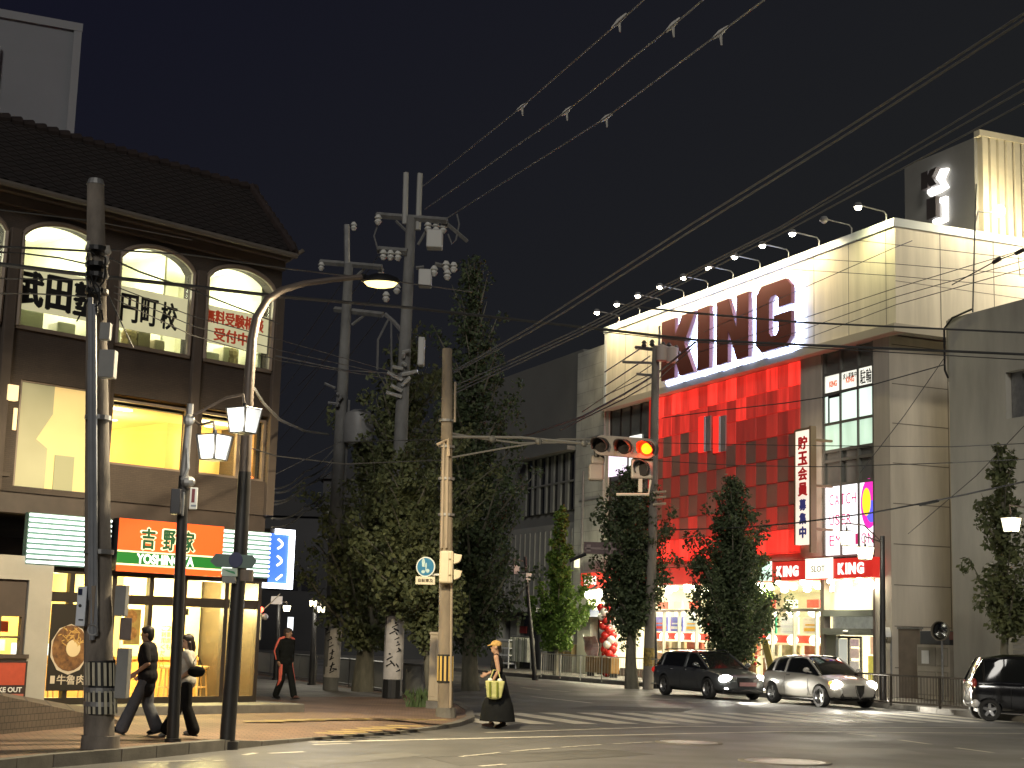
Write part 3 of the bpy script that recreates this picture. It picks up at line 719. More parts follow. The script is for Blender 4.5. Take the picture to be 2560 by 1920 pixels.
m = MB(); m.box(XLU - .04, XR + .06, YU - .08, 16, ZT - .3, ZT); m.box(XLU - .04, XLU + .2, YU - .02, YU, ZB, ZT); m.build("coping", mat("pale_coping", (0.62, 0.66, 0.68), .4, .2), ub, bevel=.02)
m = MB()
x = XLU + 2.1
while x < XR - .5: m.box(x - .012, x + .012, YU - .004, YU, ZB, ZT - .3); x += 2.15
for y in (1.6, 3.9, 6.2, 8.5, 10.8): m.box(XR, XR + .004, y - .015, y + .015, ZB, ZT - .3)
m.box(XR, XR + .004, YU, 16, ZT - 2.2, ZT - 2.18)
m.build("panel_seams", SEAM, ub)
m = MB(); m.box(XLU - .06, XR + .08, YU - .14, YU + .4, ZB - .28, ZB); m.box(XR - .4, XR + .08, YU + .4, 16, ZB - .28, ZB); m.build("soffit_lip", mat("dark_cream_lip", (0.42, 0.38, 0.31), .6), ub)
# lower walls
m = MB()
x_r0, x_r1 = kx(1640, 1000), kx(2000, 1000)
m.box(x_r1, x_r1 + 1.35, .02, .5, 4.9, ZB - .25)
m.box(-.30, .62, .0, .5, 0.1, ZB - .25)
m.box(.05, .62, .5, 14, .1, ZB - .25)
m.box(XLU, x_r0 - .5, .2, .6, 4.9, ZB - .25); m.box(x_r0 - .5, x_r1, .35, .6, 4.9, ZB - .25); m.box(XLU, x_r1, .15, .6, 4.85, 5.05)
m.box(XLU - .3, XLU, 0, 12, .1, ZB - .25)
wl = m.build("lower_wall", GREYW, kb)
m = MB()
z = 1.1
while z < ZB - .4: m.box(.62, .624, .1, 2.45, z - .014, z + .014); z += 1.36
for y in (2.45, 3.5, 4.6): m.box(.62, .624, y - .015, y + .015, .1, ZB - .3)
m.box(.35, .37, 2.5, 5.5, .1, ZB - .6) if False else None
m.build("wall_grooves", SEAM, wl)
# red cellular wall: eight rows of thirteen boxes, some lit from inside
NC, NR = 15, 8
zt, zb_ = ZB - .30, 5.08
cw, rh = (x_r1 - x_r0) / NC, (zt - zb_) / NR
PB = mat("brown_red_panel", (0.33, 0.185, 0.15), .5, nz=.12, nscale=1)
rnd = random.Random(3)
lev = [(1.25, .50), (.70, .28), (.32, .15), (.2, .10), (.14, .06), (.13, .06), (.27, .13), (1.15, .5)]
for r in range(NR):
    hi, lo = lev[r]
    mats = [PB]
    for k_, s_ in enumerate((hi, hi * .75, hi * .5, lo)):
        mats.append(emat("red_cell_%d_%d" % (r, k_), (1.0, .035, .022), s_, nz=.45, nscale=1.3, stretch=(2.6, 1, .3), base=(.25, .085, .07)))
    m = MB(); idx = []
    for c in range(NC):
        z1 = zt - r * rh; x0 = x_r0 + c * cw
        n0 = len(m.f)
        out = (c + r) % 2 == 0
        m.box(x0 + .015, x0 + cw - .015, -.035 if out else -.02, .3, z1 - rh + .015, z1 - .015)
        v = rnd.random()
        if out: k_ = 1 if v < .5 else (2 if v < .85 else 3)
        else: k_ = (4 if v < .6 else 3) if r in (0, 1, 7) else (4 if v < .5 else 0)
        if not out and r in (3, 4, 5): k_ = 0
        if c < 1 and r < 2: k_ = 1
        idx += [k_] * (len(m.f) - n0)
    o = m.build("panel_row", mats, kb)
    o.data.polygons.foreach_set("material_index", idx)
for zl_, rx_ in ((zt + .12, R(-22)), (zb_ - .02, R(202))):
    for c in range(5):
        o = lamp('red_wash_lamp', 'AREA', kb, (x_r0 + (c + .5) * (x_r1 - x_r0) / 5, -.22, zl_), 85 if zl_ > 8 else 45, (1, .03, .02), .25, (rx_, 0, 0)); o.data.shape = 'RECTANGLE'; o.data.size = 2.0; o.data.size_y = .12
m = MB(); m.box(x_r0 - .52, x_r0 - .12, -.06, .3, 6.0, ZB - .3); m.build("side_panel", emat("red_side_glow", (1, .05, .03), .35, nz=.5, nscale=.6, base=(.25, .05, .04)), kb)
for px in (1755, 1792):
    xa = kx(px, 1085, -.12); za = kz(px, 1085, -.12)
    m = MB(); m.box(xa - .34, xa + .12, -.10, -.036, za - .75, za + .75); v = m.build("vent_window", emat("red_vent", (1, .03, .02), .8, base=(.3, .03, .02)), kb)
    m = MB(); m.box(xa + .15, xa + .24, -.12, -.036, za - .75, za + .7); v2 = m.build("casement", mat("casement_white", (.7, .7, .75), .4), v)
    m = MB(); m.box(xa + .26, xa + .62, -.10, -.036, za - .75, za + .7); m.build("grey_pane", mat("grey_pane", (.3, .28, .27), .3), v)
# left glass bay with a lit upper window
m = MB(); m.box(XLU + .1, x_r0 - .55, .1, .2, 5.0, ZB - .3); gb = m.build("glass_bay", mat("dark_glass_panel", (.16, .16, .145), .15, nz=.15), kb)
xs = [XLU + .1 + (x_r0 - .65 - XLU) * i / 4 for i in range(5)]
m = MB()
for x in xs: m.box(x - .04, x + .04, .04, .10, 5.0, ZB - .3)
for z in (10.6, 8.9, 7.0): m.box(XLU + .1, x_r0 - .55, .05, .1, z - .03, z + .03)
m.build("mullions", DFRAME, gb)
for (p0, p1, s_) in (((1508, 1195), (1565, 1098), (.95, .80, 1.0)), ((1572, 1180), (1602, 1085), (1, 1, .92))):
    x0, z0 = K.xz(*p0, .03); x1, z1 = K.xz(*p1, .03)
    m = MB(); m.box(x0, x1, .03, .09, z0, z1); m.build("lit_pane", emat("lit_pane_%d" % p0[0], s_, 1.0, nz=.3, nscale=.9), gb)
# right window bay above the door
bx0, bx1 = kx(2059, 1050), -.32
m = MB(); m.box(bx0 - .15, bx1, .12, .4, 4.85, ZB - .25); bay = m.build("window_bay", mat("bay_panel_grey", (.23, .225, .20), .25, nz=.2, nscale=.7), kb)
rows = [kz(2063, y) for y in (938, 987, 1062, 1130, 1148, 1215, 1262, 1322, 1392)]
cols = [bx0 + (bx1 - bx0) * f for f in (0, .345, .70, 1)]
m = MB()
for x in cols: m.box(x - .045, x + .045, .0, .12, 4.9, ZB - .28)
for z in (rows[0], rows[1], rows[2], rows[3], rows[4] - .1, rows[5]): m.box(bx0, bx1, .01, .12, z - .05, z + .05)
m.build("mullions", mat("grey_mullion", (.20, .20, .18), .5, .3), bay)
POST = emat("lit_poster_white", (1, .98, .84), .85, nz=.18, nscale=1.6)
OFF = emat("lit_office", (.82, 1, .87), .88, nz=.22, nscale=.7, stretch=(2.2, 1, .5))
OFF2 = emat("lit_office_lower", (.66, .88, .68), .72, nz=.25, nscale=.8, stretch=(2.5, 1, .5))
WSG = emat("white_sign_film", (1, .97, 1), 1.35)
for i in range(3):
    for (za, zb2, mt) in ((rows[1], rows[0], POST), (rows[2], rows[1], OFF), (rows[3], rows[2], OFF2), (rows[8], rows[5], WSG)):
        m = MB(); m.box(cols[i] + .045, cols[i + 1] - .045, .05, .11, za + .05, zb2 - .05); m.build("lit_pane", mt, bay)
m = MB(); m.box(cols[0] + .25, cols[0] + .31, .02, .05, rows[2] + .05, rows[1] - .05); m.box(cols[0] + .31, cols[1] - .05, .02, .05, rows[1] - .16, rows[1] - .05); m.build("casement", BLACK, bay)
tx = MB(); text_fit(tx, "KING", cols[0] + .3, cols[1] - .25, rows[0] - .48, rows[0] - .26, .048, bold=.04); text_fit(tx, "KING", cols[1] + .3, cols[2] - .25, rows[0] - .46, rows[0] - .24, .048, bold=.03); tx.build("poster_red", mat("poster_orange", (.6, .14, .06), .6, emit=(.9, .2, .1), estr=.5), bay)
tx = MB(); text_fit(tx, "駐輪", cols[2] + .1, cols[3] - .12, rows[1] + .1, rows[1] + .62, .048, bold=.01); text_fit(tx, "求人募集中", cols[1] + .12, cols[2] - .12, rows[1] + .40, rows[1] + .62, .048, bold=.01); tx.build("poster_black", INK, bay)
CRIM = mat("crimson_film", (.45, .02, .12), .5, emit=(.72, .03, .20), estr=.55)
for ln, (z0, z1), (xa, xb) in (("CATCH", (kz(2085, 1263), kz(2085, 1236)), (.09, .66)), ("USER", (kz(2085, 1313), kz(2085, 1287)), (.09, .56)), ("EMOTION", (kz(2085, 1364), kz(2085, 1338)), (.09, .99))):
    tx = MB(); W_ = bx1 - bx0; n = len(ln)
    for i, ch in enumerate(ln):
        a = bx0 + W_ * (xa + (xb - xa) * i / n); text_fit(tx, ch, a + (.1 if ch == 'I' else .02) * W_ / n, a + W_ * (xb - xa) / n * (.6 if ch == 'I' else .82), z0, z1, .045, bold=0.0)
    tx.build("slogan_line", CRIM, bay)
cx, cz_ = bx1 - .28, kz(2180, 1257)
for nm, rx_, rz_, dx, dz, c_ in (("magenta_disc", .48, .86, -.02, 0, (.85, .03, .45)), ("blue_patch", .30, .38, .12, -.28, (.12, .12, .85)), ("yellow_patch", .24, .48, -.16, .06, (1, .72, .03))):
    m = MB(); pts = []
    for i in range(28):
        a = 2 * math.pi * i / 28; pts.append((min(cx + dx + rx_ * math.cos(a), bx1 - .03), cz_ + dz + rz_ * math.sin(a)))
    k_ = {"magenta_disc": 0, "blue_patch": 1, "yellow_patch": 2}[nm]
    m.prism(pts, .030 - .006 * k_, .034 - .006 * k_); m.build(nm, emat("film_" + nm, c_, .95), bay)
# sign band over the hall
ZS0, ZS1 = kz(2068, 1447, -.5), kz(2068, 1398, -.5)
def ksign(name, label, cat, group=None): return thing(name, label, cat, KO, K.rz, group)
REDB = emat("red_band_glow", (.75, .028, .02), .62, nz=.25, nscale=.7, base=(.35, .03, .02))
SLOTG = emat("slot_box_glow", (1, .95, .78), 1.05)
t = ksign("fascia_sign", "long red fascia sign with white letters and a cream box above the hall entrance", "sign")
m = MB(); m.box(kx(1452, 1460, -.5), kx(2182, 1430, -.5), -.5, .1, ZS0, ZS1); m.build("red_band", REDB, t)
xa, xb = kx(2017, 1420, -.5), kx(2083, 1420, -.5)
m = MB(); m.box(xa, xb, -.56, -.501, ZS0 + .02, ZS1 + .05); sb = m.build("cream_box", SLOTG, t)
tx = MB(); text_fit(tx, "SLOT", xa + .38, xb - .42, ZS0 + .25, ZS1 - .22, -.562, bold=.0); tx.build("box_text", mat("olive_ink", (.14, .13, .03), .6), sb)
for (p0, p1) in ((1941, 1998), (2094, 2162), (1462, 1492)):
    xa, xb = kx(p0, 1425, -.5), kx(p1, 1425, -.5); tx = MB()
    n = [0, .29, .40, .70, 1]
    for i, ch in enumerate("KING"): text_fit(tx, ch, xa + (xb - xa) * n[i] + .04, xa + (xb - xa) * n[i + 1] - .04, ZS0 + .13, ZS1 - .16, -.505, bold=.05, depth=.02)
    tx.build("white_letters", emat("white_letter_glow", (1, .94, .86), 1.2), t)
m = MB(); m.box(kx(1893, 1425, -.5), kx(1930, 1425, -.5), -.54, -.501, ZS0, ZS1 + .04); m.build("mint_panel", emat("mint_panel", (.75, 1, .85), .95, nz=.35, nscale=2), t)
# KING letters
LY = YU - .05
def halo_letter(t, poly, x0, x1, z0, z1, y, th, mface, mhalo, nm, grow=.13, side=None):
    sc = lambda p: (x0 + p[0] * (x1 - x0), z0 + p[1] * (z1 - z0))
    P = [sc(p) for p in poly]
    m = MB(); m.prism(P, y - th - .24, y - .24); o = m.build(nm, mface, t)
    # halo: light tube standing behind the letter along its outline
    m = MB(); m.tube([(p[0] + .07, y - .06, p[1] - .07) for p in P] + [(P[0][0] + .07, y - .06, P[0][1] - .07)], grow, 6, cap=False); m.build("halo_light", mhalo, o)
KP = [(0, 0), (0, 1), (.42, 1), (.42, .70), (.62, 1), (1.02, 1), (.70, .52), (1, 0), (.58, 0), (.42, .32), (.42, 0)]
IP = [(0, 0), (0, 1), (1, 1), (1, 0)]
NP = [(0, 0), (0, 1), (.38, 1), (.63, .5), (.63, 1), (1, 1), (1, 0), (.64, 0), (.37, .5), (.37, 0)]
GP = [(.16, 0), (0, .12), (0, .88), (.16, 1), (.84, 1), (1, .88), (1, .60), (.64, .60), (.64, .74), (.58, .80), (.44, .80), (.38, .74), (.38, .26), (.44, .20), (.58, .20), (.64, .26), (.64, .40), (.52, .40), (.52, .50), (1, .50), (1, .12), (.84, 0)]
t = ksign("roof_letters", "huge red block letters with blue white halo on the cream upper wall", "sign")
REDL = mat("dark_red_letter", (0.085, 0.012, 0.010), .55, nz=.12, nscale=.8)
HALO = emat("halo_led", (.50, .62, 1.0), 8.0)
for poly, p0, p1, nm in ((KP, (1647, 968), (1731, 792), "letter_k"), (IP, (1737, 928), (1769, 776), "letter_i"), (NP, (1785, 912), (1866, 745), "letter_n"), (GP, (1884, 868), (1972, 715), "letter_g")):
    xa, xb = kx(p0[0], p0[1], LY - .5), kx(p1[0], p1[1], LY - .5)
    za = kz(1820, 903, LY - .5); zb2 = kz(1920, 708, LY - .5)
    halo_letter(t, poly, xa, xb, za, zb2, LY, .16, REDL, HALO, nm, .15)
# flood lamps on arms along the coping
fx0, fx1 = kx(1541, 812, YU), kx(2207, 552, YU)
FL = emat("flood_bulb", (1, .93, .72), 55.0)
FLOFF = mat("flood_glass_off", (.6, .58, .5), .3)
ord_ = ["nearest to the left end of the cream parapet", "second from the left end of the parapet", "third from the left end of the parapet", "above the right half of the letter K", "above the letter I", "above the left part of the letter N", "above the right part of the letter N", "above the letter G", "just right of the letter G", "unlit, between two lit ones near the corner", "nearest to the right corner of the parapet"]
for i in range(11):
    x = fx0 + (fx1 - fx0) * i / 10
    off = i == 9
    t = thing("flood_lamp", ("unlit" if off else "lit") + " flood lamp on thin arm " + ord_[i].replace("unlit, ", ""), "flood lamp", K.w(x, YU + .15, ZT), K.rz, "flood lamps along the parapet")
    m = MB(); m.tube([(0, 0, 0), (0, 0, .30), (0, -.10, .40), (0, -1.10, .48)], .026, 6); m.build("arm", GREY, t)
    m = MB(); m.lathe([(.02, .14), (.10, .12), (.17, .0), (.16, -.03), (.0, -.03)], (0, -1.17, .44), 12); m.build("lamp_head", GREY, t)
    m = MB(); m.ball((0, -1.17, .39), .11, 12, 8, (1, 1, .75)); m.build("bulb", FLOFF if off else FL, t, smooth=True)
    if not off:
        c = (1, .80, .45) if i not in (10,) else (1, .93, .45)
        o = lamp("flood_light", 'SPOT', t, (0, -1.17, .26), 260, c, .1, None, R(150), .8)
        o.rotation_euler = (Vector((0, .9, -1.5))).to_track_quat('-Z', 'Y').to_euler()
# rooftop sign tower
yt = 2.0
for _ in range(60):
    yt += (1.1 - kx(2437, 450, yt)) * -.25 if kx(2437, 450, yt) > 1.1 else (1.1 - kx(2437, 450, yt)) * -.25
TX1 = kx(2437, 450, yt); TX0 = kx(2262, 480, yt); TZ = kz(2437, 343, yt)
t = ksign("rooftop_sign_tower", "grey box tower on the roof with ribbed cream side and glowing letters", "sign tower")
m = MB(); m.box(TX0, TX1, yt, yt + 9, ZT - .4, TZ); m.build("tower_box", mat("tower_grey", (.20, .195, .18), .7, nz=.15, nscale=.5), t)
m = MB(); y = yt + .15
while y < yt + 9: m.box(TX1 + .0, TX1 + .26, y, y + .24, ZT - .4, TZ); y += .36
m.box(TX1, TX1 + .3, yt, yt + 9, TZ, TZ + .22); m.build("ribbed_side", mat("ribbed_cream", (.60, .54, .40), .5, nz=.08), t)
HAL2 = emat("halo_white", (1, .98, .95), 4.5)
for poly, p0, p1, nm in ((KP, (2316, 478), (2354, 420), "letter_k"), (IP, (2330, 552), (2352, 492), "letter_i")):
    xa, za = K.xz(p0[0], p0[1], yt - .2); xb, zb2 = K.xz(p1[0], p1[1], yt - .2)
    halo_letter(t, poly, xa, xb, za, zb2, yt, .2, mat("letter_dark", (.05, .04, .04), .5), HAL2, nm, .13)
p = D(2498, 528, 1); ly = yt + 1.0
dd = ray(2498, 528); tt = ((K.o + K.ex * (TX1 + 1.3)) - CAMP).dot(K.ex) / dd.dot(K.ex); P = CAMP + dd * tt; q = K.loc(P)
t = thing("flood_lamp", "lit flood lamp in front of the ribbed cream rooftop tower", "flood lamp", K.w(q.x, q.y, ZT), K.rz, "flood lamps along the parapet")
m = MB(); m.tube([(0, -1.0, 0), (0, -.9, .35), (0, -.35, q.z - ZT - .1), (0, 0, q.z - ZT)], .03, 6); m.build("arm", GREY, t)
m = MB(); m.ball((0, 0, q.z - ZT), .2, 12, 8); m.build("bulb", FL, t, smooth=True)
lamp("flood_light", 'POINT', t, (.1, 0, q.z - ZT + .3), 260, (1, .85, .5), .2)
# two unseen flood lamps added on the side parapet to brighten the cream side wall
for yy in (7.5, 12.0):
    t = thing("flood_lamp", "added unseen flood lamp on the side parapet lighting the cream side wall" + (", nearer" if yy < 8 else ", farther"), "flood lamp", K.w(XR - .2, yy, ZT), K.rz, "flood lamps along the parapet")
    m = MB(); m.tube([(0, 0, 0), (0, 0, .34), (1.6, 0, .55)], .035, 6); m.build("arm", GREY, t)
    m = MB(); m.ball((1.8, 0, .5), .14, 12, 8); m.build("bulb", FL, t, smooth=True)
    lo_ = lamp("flood_light", 'SPOT', t, (1.9, 0, .35), 1500, (1, .86, .6), .15, None, R(160), .9); lo_.rotation_euler = Vector((-1.2, -2.0, -2.2)).to_track_quat('-Z', 'Y').to_euler()
# vertical banner sign
xa, xb = kx(2001, 1220, -.7), kx(2036, 1220, -.7); z0, z1 = kz(2016, 1362, -.7), kz(2016, 1078, -.7)
t = ksign("vertical_banner_sign", "tall narrow white vertical sign with red and dark kanji beside the red wall", "sign")
m = MB(); m.box(xa, xb, -.9, -.7, z0, z1); m.build("sign_face", emat("banner_face_glow", (1, .84, .68), .78, nz=.25, nscale=.6, base=(.7, .55, .45)), t)
m = MB(); m.box(xa - .07, xa, -.92, -.68, z0, z1 + .05); m.box(xb, xb + .10, -.92, -.68, z0 - .3, z1 + .12); m.box(xa, xb, -.92, -.68, z1, z1 + .08)
for z in (z0 + .5, (z0 + z1) / 2, z1 - .4): m.box(xb - .1, xb + .05, -.68, .1, z, z + .08)
m.build("sign_frame", mat("sign_frame_brown", (.30, .20, .12), .5), t)
h = (z1 - z0) / 8.2
for j, (chs, mt, off) in enumerate((("貯玉会員", mat("kanji_red", (.42, .015, .02), .6, emit=(.45, .02, .02), estr=.4), .15), ("募集中", mat("kanji_navy", (.03, .03, .12), .6, emit=(.05, .05, .2), estr=.4), .15 + 4.55))):
    tx = MB()
    for i, ch in enumerate(chs):
        s_ = 1.0 if j == 0 else .86
        zt_ = z1 - .12 - (off + i * (1.12 if j == 0 else .98)) * h
        text_heavy(tx, ch, xa + .14 + (0 if j == 0 else .08), xb - .12 - (0 if j == 0 else .08), zt_ - h * s_, zt_, -.903, .03)
    tx.build("sign_text", mt, t)
# hall on the ground floor
hall = MB(); hx0, hx1 = XLU + .3, -.35
hall.box(hx0, hx1, 9, 9.1, .1, 4.1); hall.box(hx0 - .1, hx0, .3, 9, .1, 4.1); hall.box(hx1, hx1 + .1, .3, 9, .1, 4.1)
hr = hall.build("hall_room", mat("hall_white", (.80, .77, .64), .6), kb)
m = MB(); m.box(hx0, hx1, .3, 9, 4.1, 4.2); m.build("ceiling", mat("hall_ceiling", (.8, .78, .62), .4), hr)
m = MB(); m.box(hx0, hx1, .2, 9, .1, .16); m.build("hall_floor", mat("hall_floor", (.4, .36, .28), .2), hr)
m = MB()
for i in range(12):
    for y in (-.15, 1.2, 2.8, 4.6):
        x = hx0 + .6 + i * (hx1 - hx0 - 1.2) / 11; m.ball((x, y, 4.0 if y > 0 else 3.98), .13 if y < 0 else .16, 10, 6, (1, 1, .6))
m.build("ceiling_lamps", emat("hall_bulb", (1, .96, .74), 30.0), hr)
for x in (-17, -13, -9, -6, -2): lamp("hall_lamp", 'AREA', kb, (x, -.25, 3.95), 190, (1, .93, .68), 1.2, (R(-18), 0, 0))
for x in (-15, -10, -5, -2): lamp("hall_lamp", 'AREA', kb, (x, 2.5, 3.9), 620, (1, .95, .75), 2.5, (0, 0, 0))
ZH = kz(1960, 1525.5)
m = MB(); m.box(hx0, kx(2056, 1540), -.04, .1, ZH - .05, ZH + .05); m.box(kx(2056, 1540) - .04, kx(2064, 1540), -.06, .2, .14, 4.08); m.box(hx0, kx(2056, 1540), -.04, .1, .14, .5); m.box(-.36, -.28, -.05, .2, .14, 4.1)
sf = m.build("hall_front", mat("front_frame_grey", (.20, .17, .15), .4, .3), kb)
bays = [(1636, 1672, (.10, .16, .55), "blue"), (1676, 1710, (.16, .18, .55), "navy"), (1714, 1754, (.55, .62, .62), "pale"), (1764, 1800, (.5, .5, .5), "plain"), (1808, 1848, (.7, .5, .3), "tan"), (1853, 1893, (.60, .10, .34), "magenta"), (1902, 1944, (.03, .30, .16), "green"), (1951, 1999, (.62, .60, .60), "white"), (2007, 2055, (.72, .62, .48), "amber")]
WGL = emat("column_light", (1, .97, .85), 2.6)
REDH = emat("red_header_glow", (.9, .06, .03), .75, base=(.5, .04, .02))
for i, (p0, p1, c_, nm) in enumerate(bays):
    xa, xb = kx(p0, 1560, .3), kx(p1, 1560, .3)
    m = MB(); m.box(xb + .02, xb + .09, -.02, .12, .5, ZH - .05); m.build("mullion", mat("white_mullion", (.62, .6, .5), .4), sf)
    zt_, zb2 = kz(1950, 1543, .3), kz(1950, 1584, .3)
    m = MB(); m.box(xa + .03, xb - .05, .28, .32, zb2, zt_); po = m.build("hall_poster", mat("poster_" + nm, c_, .5, nz=.35, nscale=3, stretch=(.4, 1, 2.2), emit=c_, estr=.55), sf)
    m = MB(); m.box(xa + .12, xb - .14, .268, .279, zb2 + .10, zb2 + .22); m.box(xa + .2, xb - .3, .268, .279, zb2 + .3, zb2 + .36); m.build("poster_band", mat("poster_band_%d" % (i % 3), ((.5, .03, .03), (.75, .75, .7), (.75, .4, .05))[i % 3], .5, emit=((.5, .03, .03), (.75, .75, .7), (.75, .4, .05))[i % 3], estr=.4), po)
    m = MB(); m.ball(((xa + xb) / 2, .42, zt_ + .16), .30, 14, 8, (1.35, .5, .55)); m.build("column_lamp", WGL, sf, smooth=True)
    m = MB(); m.ball(((xa + xb) / 2, .42, kz(1950, 1599, .3)), .26, 14, 8, (1.3, .5, .75)); m.build("machine_lamp", WGL, sf, smooth=True)
    m = MB(); z_ = kz(1950, 1597, .3); m.box(xa - .1, xb + .1, .46, .52, z_ - .14, z_ + .14); m.build("red_header", REDH, sf)
    m = MB(); m.box(xa + .05, xb - .05, .34, .5, kz(1950, 1640, .3), kz(1950, 1612, .3)); m.build("machine_cabinet", mat("cab_%d" % (i % 3), ((.35, .32, .22), (.5, .42, .25), (.55, .12, .08))[i % 3], .4, nz=.4, nscale=5), sf)
    m = MB(); m.box(xa + .1, xb - .1, .34, .5, .5, kz(1950, 1646, .3)); m.build("leaflet_rack", mat("rack_%d" % (i % 2), ((.5, .12, .08), (.55, .5, .36))[i % 2], .5, nz=.6, nscale=6, col2=(.65, .6, .4)), sf)
    m = MB(); m.box(xa + .2, xb - .25, .34, .4, kz(1950, 1520, .3) , kz(1950, 1500, .3)); m.build("hanging_card", mat("card_%d" % (i % 2), ((.5, .05, .03), (.65, .62, .45))[i % 2], .5, emit=((.5, .05, .03), (.65, .62, .45))[i % 2], estr=.5), sf)
m = MB(); m.box(hx0, kx(2054, 1540), .04, .05, .5, 4.05); m.build("pane", glass("hall_glass", (.97, .97, .93), .06), sf)
# standing banner, flowers and a plant before the hall
t = ksign("standing_banner", "leaning yellow standing banner between the two cars before the hall", "banner")
xa, za = K.xz(1934, 1690, -1.0); xb, zb2 = K.xz(1912, 1598, -1.0)
m = MB(); m.add([(xa - .30, -1.0, za), (xa + .22, -1.02, za), (xb + .25, -1.05, zb2), (xb - .25, -1.0, zb2), (xa - .30, -.985, za), (xa + .22, -1.0, za), (xb + .25, -1.03, zb2), (xb - .25, -.985, zb2)], [(0, 1, 2, 3), (4, 7, 6, 5), (0, 4, 5, 1), (1, 5, 6, 2), (2, 6, 7, 3), (3, 7, 4, 0)]); bf = m.build("banner_cloth", mat("banner_yellow", (.62, .42, .10), .8, nz=.5, nscale=4, col2=(.5, .5, .22)), t)
m = MB(); m.tube([(xa - .3, -.97, .14), (xb - .27, -.97, zb2 + .1)], .02, 6); m.build("banner_pole", WHITE, t)
t = ksign("flower_stand", "small stand of yellow and red flowers behind the dark estate car", "flower stand")
xa, za = K.xz(1880, 1672, -.9); rf_ = random.Random(9)
m = MB(); m.tube([(xa, -.9, .14), (xa, -.9, 1.0)], .16, 10); m.build("pot", mat("pot_brown", (.2, .1, .05), .6), t)
m = MB()
for i in range(60): a_ = rf_.uniform(0, 6.28); r0 = rf_.random() * .55; c = Vector((xa + r0 * math.cos(a_), -.9 + r0 * .6 * math.sin(a_), 1.15 + rf_.uniform(-.25, .75))); d = Vector((rf_.uniform(-.1, .1), rf_.uniform(-.1, .1), rf_.uniform(-.1, .1))); m.add([c - d, c + d.cross(Vector((0, 0, 1))) + Vector((0, 0, .03)), c + d + Vector((0, 0, .05)), c - d.cross(Vector((0, 0, 1)))], [(0, 1, 2, 3)])
m.build("leaves", mat("flower_leaf", (.08, .14, .03), .6), t)
for nm_, c_, k_ in (("yellow_blossoms", (.7, .55, .12), 16), ("red_blossoms", (.55, .06, .05), 9)):
    m = MB()
    for i in range(k_): m.ball((xa + rf_.uniform(-.5, .5), -1.05 + rf_.uniform(-.15, .3), 1.2 + rf_.uniform(-.2, .7)), .07, 7, 5)
    m.build(nm_, mat(nm_, c_, .6), t)
t = ksign("standing_banner", "pale pink standing banner behind the roof of the dark estate car", "banner")
xa, za = K.xz(1846, 1680, -.9); xb, zb2 = K.xz(1836, 1608, -.9)
m = MB(); m.box(xa - .35, xa + .3, -.91, -.89, za, zb2); m.build("banner_cloth", mat("banner_pinkwhite", (.6, .45, .45), .8, nz=.5, nscale=5, col2=(.45, .2, .25)), t)
m = MB(); m.tube([(xa - .36, -.9, .14), (xa - .36, -.9, zb2 + .1)], .02, 6); m.build("banner_pole", WHITE, t)
# entrance with automatic doors
dx0, dx1 = kx(2064, 1600), -.36
LINT = mat("grey_lintel", (.22, .23, .21), .35, .4)
m = MB(); m.box(dx0, dx1, -.10, .3, kz(2100, 1541), kz(2100, 1525)); m.box(dx0, dx1, -.14, .3, kz(2100, 1587), kz(2100, 1571)); m.box(dx0, dx0 + .62, .0, .2, .14, kz(2100, 1587)); ent = m.build("entrance_lintel", LINT, kb)
m = MB(); xd = [kx(p, 1640, .15) for p in (2096, 2122, 2127, 2152)]
m.box(xd[0], xd[0] + .06, .1, .18, .14, 2.1); m.box(xd[1], xd[1] + .08, .1, .18, .14, 2.1); m.box(xd[3], xd[3] + .06, .1, .18, .14, 2.1); m.box(xd[0], xd[3], .1, .18, 2.02, 2.1)
dr = m.build("sliding_door", DARKM, ent)
for j, (za, zb2, c_) in enumerate(((1.75, 2.0, (.62, .45, .45)), (1.35, 1.68, (.66, .5, .42)), (.85, 1.25, (.55, .5, .45)), (.3, .78, (.62, .22, .17)))):
    m = MB(); m.box(xd[2] + .05, xd[3] - .03, .09, .1, za, zb2); m.build("door_notice", mat("notice_%d" % j, c_, .5, nz=.3, nscale=8, emit=c_, estr=.35), dr)
m = MB(); m.box(xd[0] + .08, xd[1] - .05, .12, .13, .2, 2.0); m.build("door_film", mat("door_film", (.55, .56, .5), .3, emit=(.6, .62, .55), estr=.45), dr)
xm = kx(2168, 1690, .1)
m = MB(); m.box(xm, dx1 - .02, .14, .2, .14, 1.45); m.build("yellow_film", mat("yellow_film", (.55, .47, .08), .5, nz=.4, nscale=3, emit=(.6, .52, .1), estr=.5), ent)
m = MB(); m.box(kx(2173, 1600, .1), dx1 - .02, .14, .2, 1.5, 2.1); m.build("orange_film", mat("orange_film", (.75, .4, .2), .5, nz=.5, nscale=5, emit=(.8, .5, .3), estr=.6), ent)
m = MB(); m.ball(((dx0 + dx1) / 2, -.16, kz(2130, 1579)), .1, 10, 6, (1.4, .6, .5)); m.build("door_sensor", WHITE, ent)
m = MB(); m.box(dx0, dx1, .3, .34, kz(2100, 1571), kz(2100, 1541)); m.build("transom", mat("transom_glass", (.30, .31, .27), .2, nz=.5, nscale=3, emit=(.5, .5, .42), estr=.25), ent)
m = MB(); m.box(dx0 + .1, dx1, .3, .34, kz(2100, 1525), 4.05); m.build("top_light_pane", emat("olive_pane", (1, .98, .55), .62, nz=.4, nscale=1.2), ent)
for px in (2116, 2172):
    m = MB(); x_, z_ = K.xz(px, 1462, -.3); m.ball((x_, -.3, z_), .2, 12, 8); m.build("entrance_globe", emat("globe_bulb", (1, .97, .7), 12.0), ent, smooth=True)
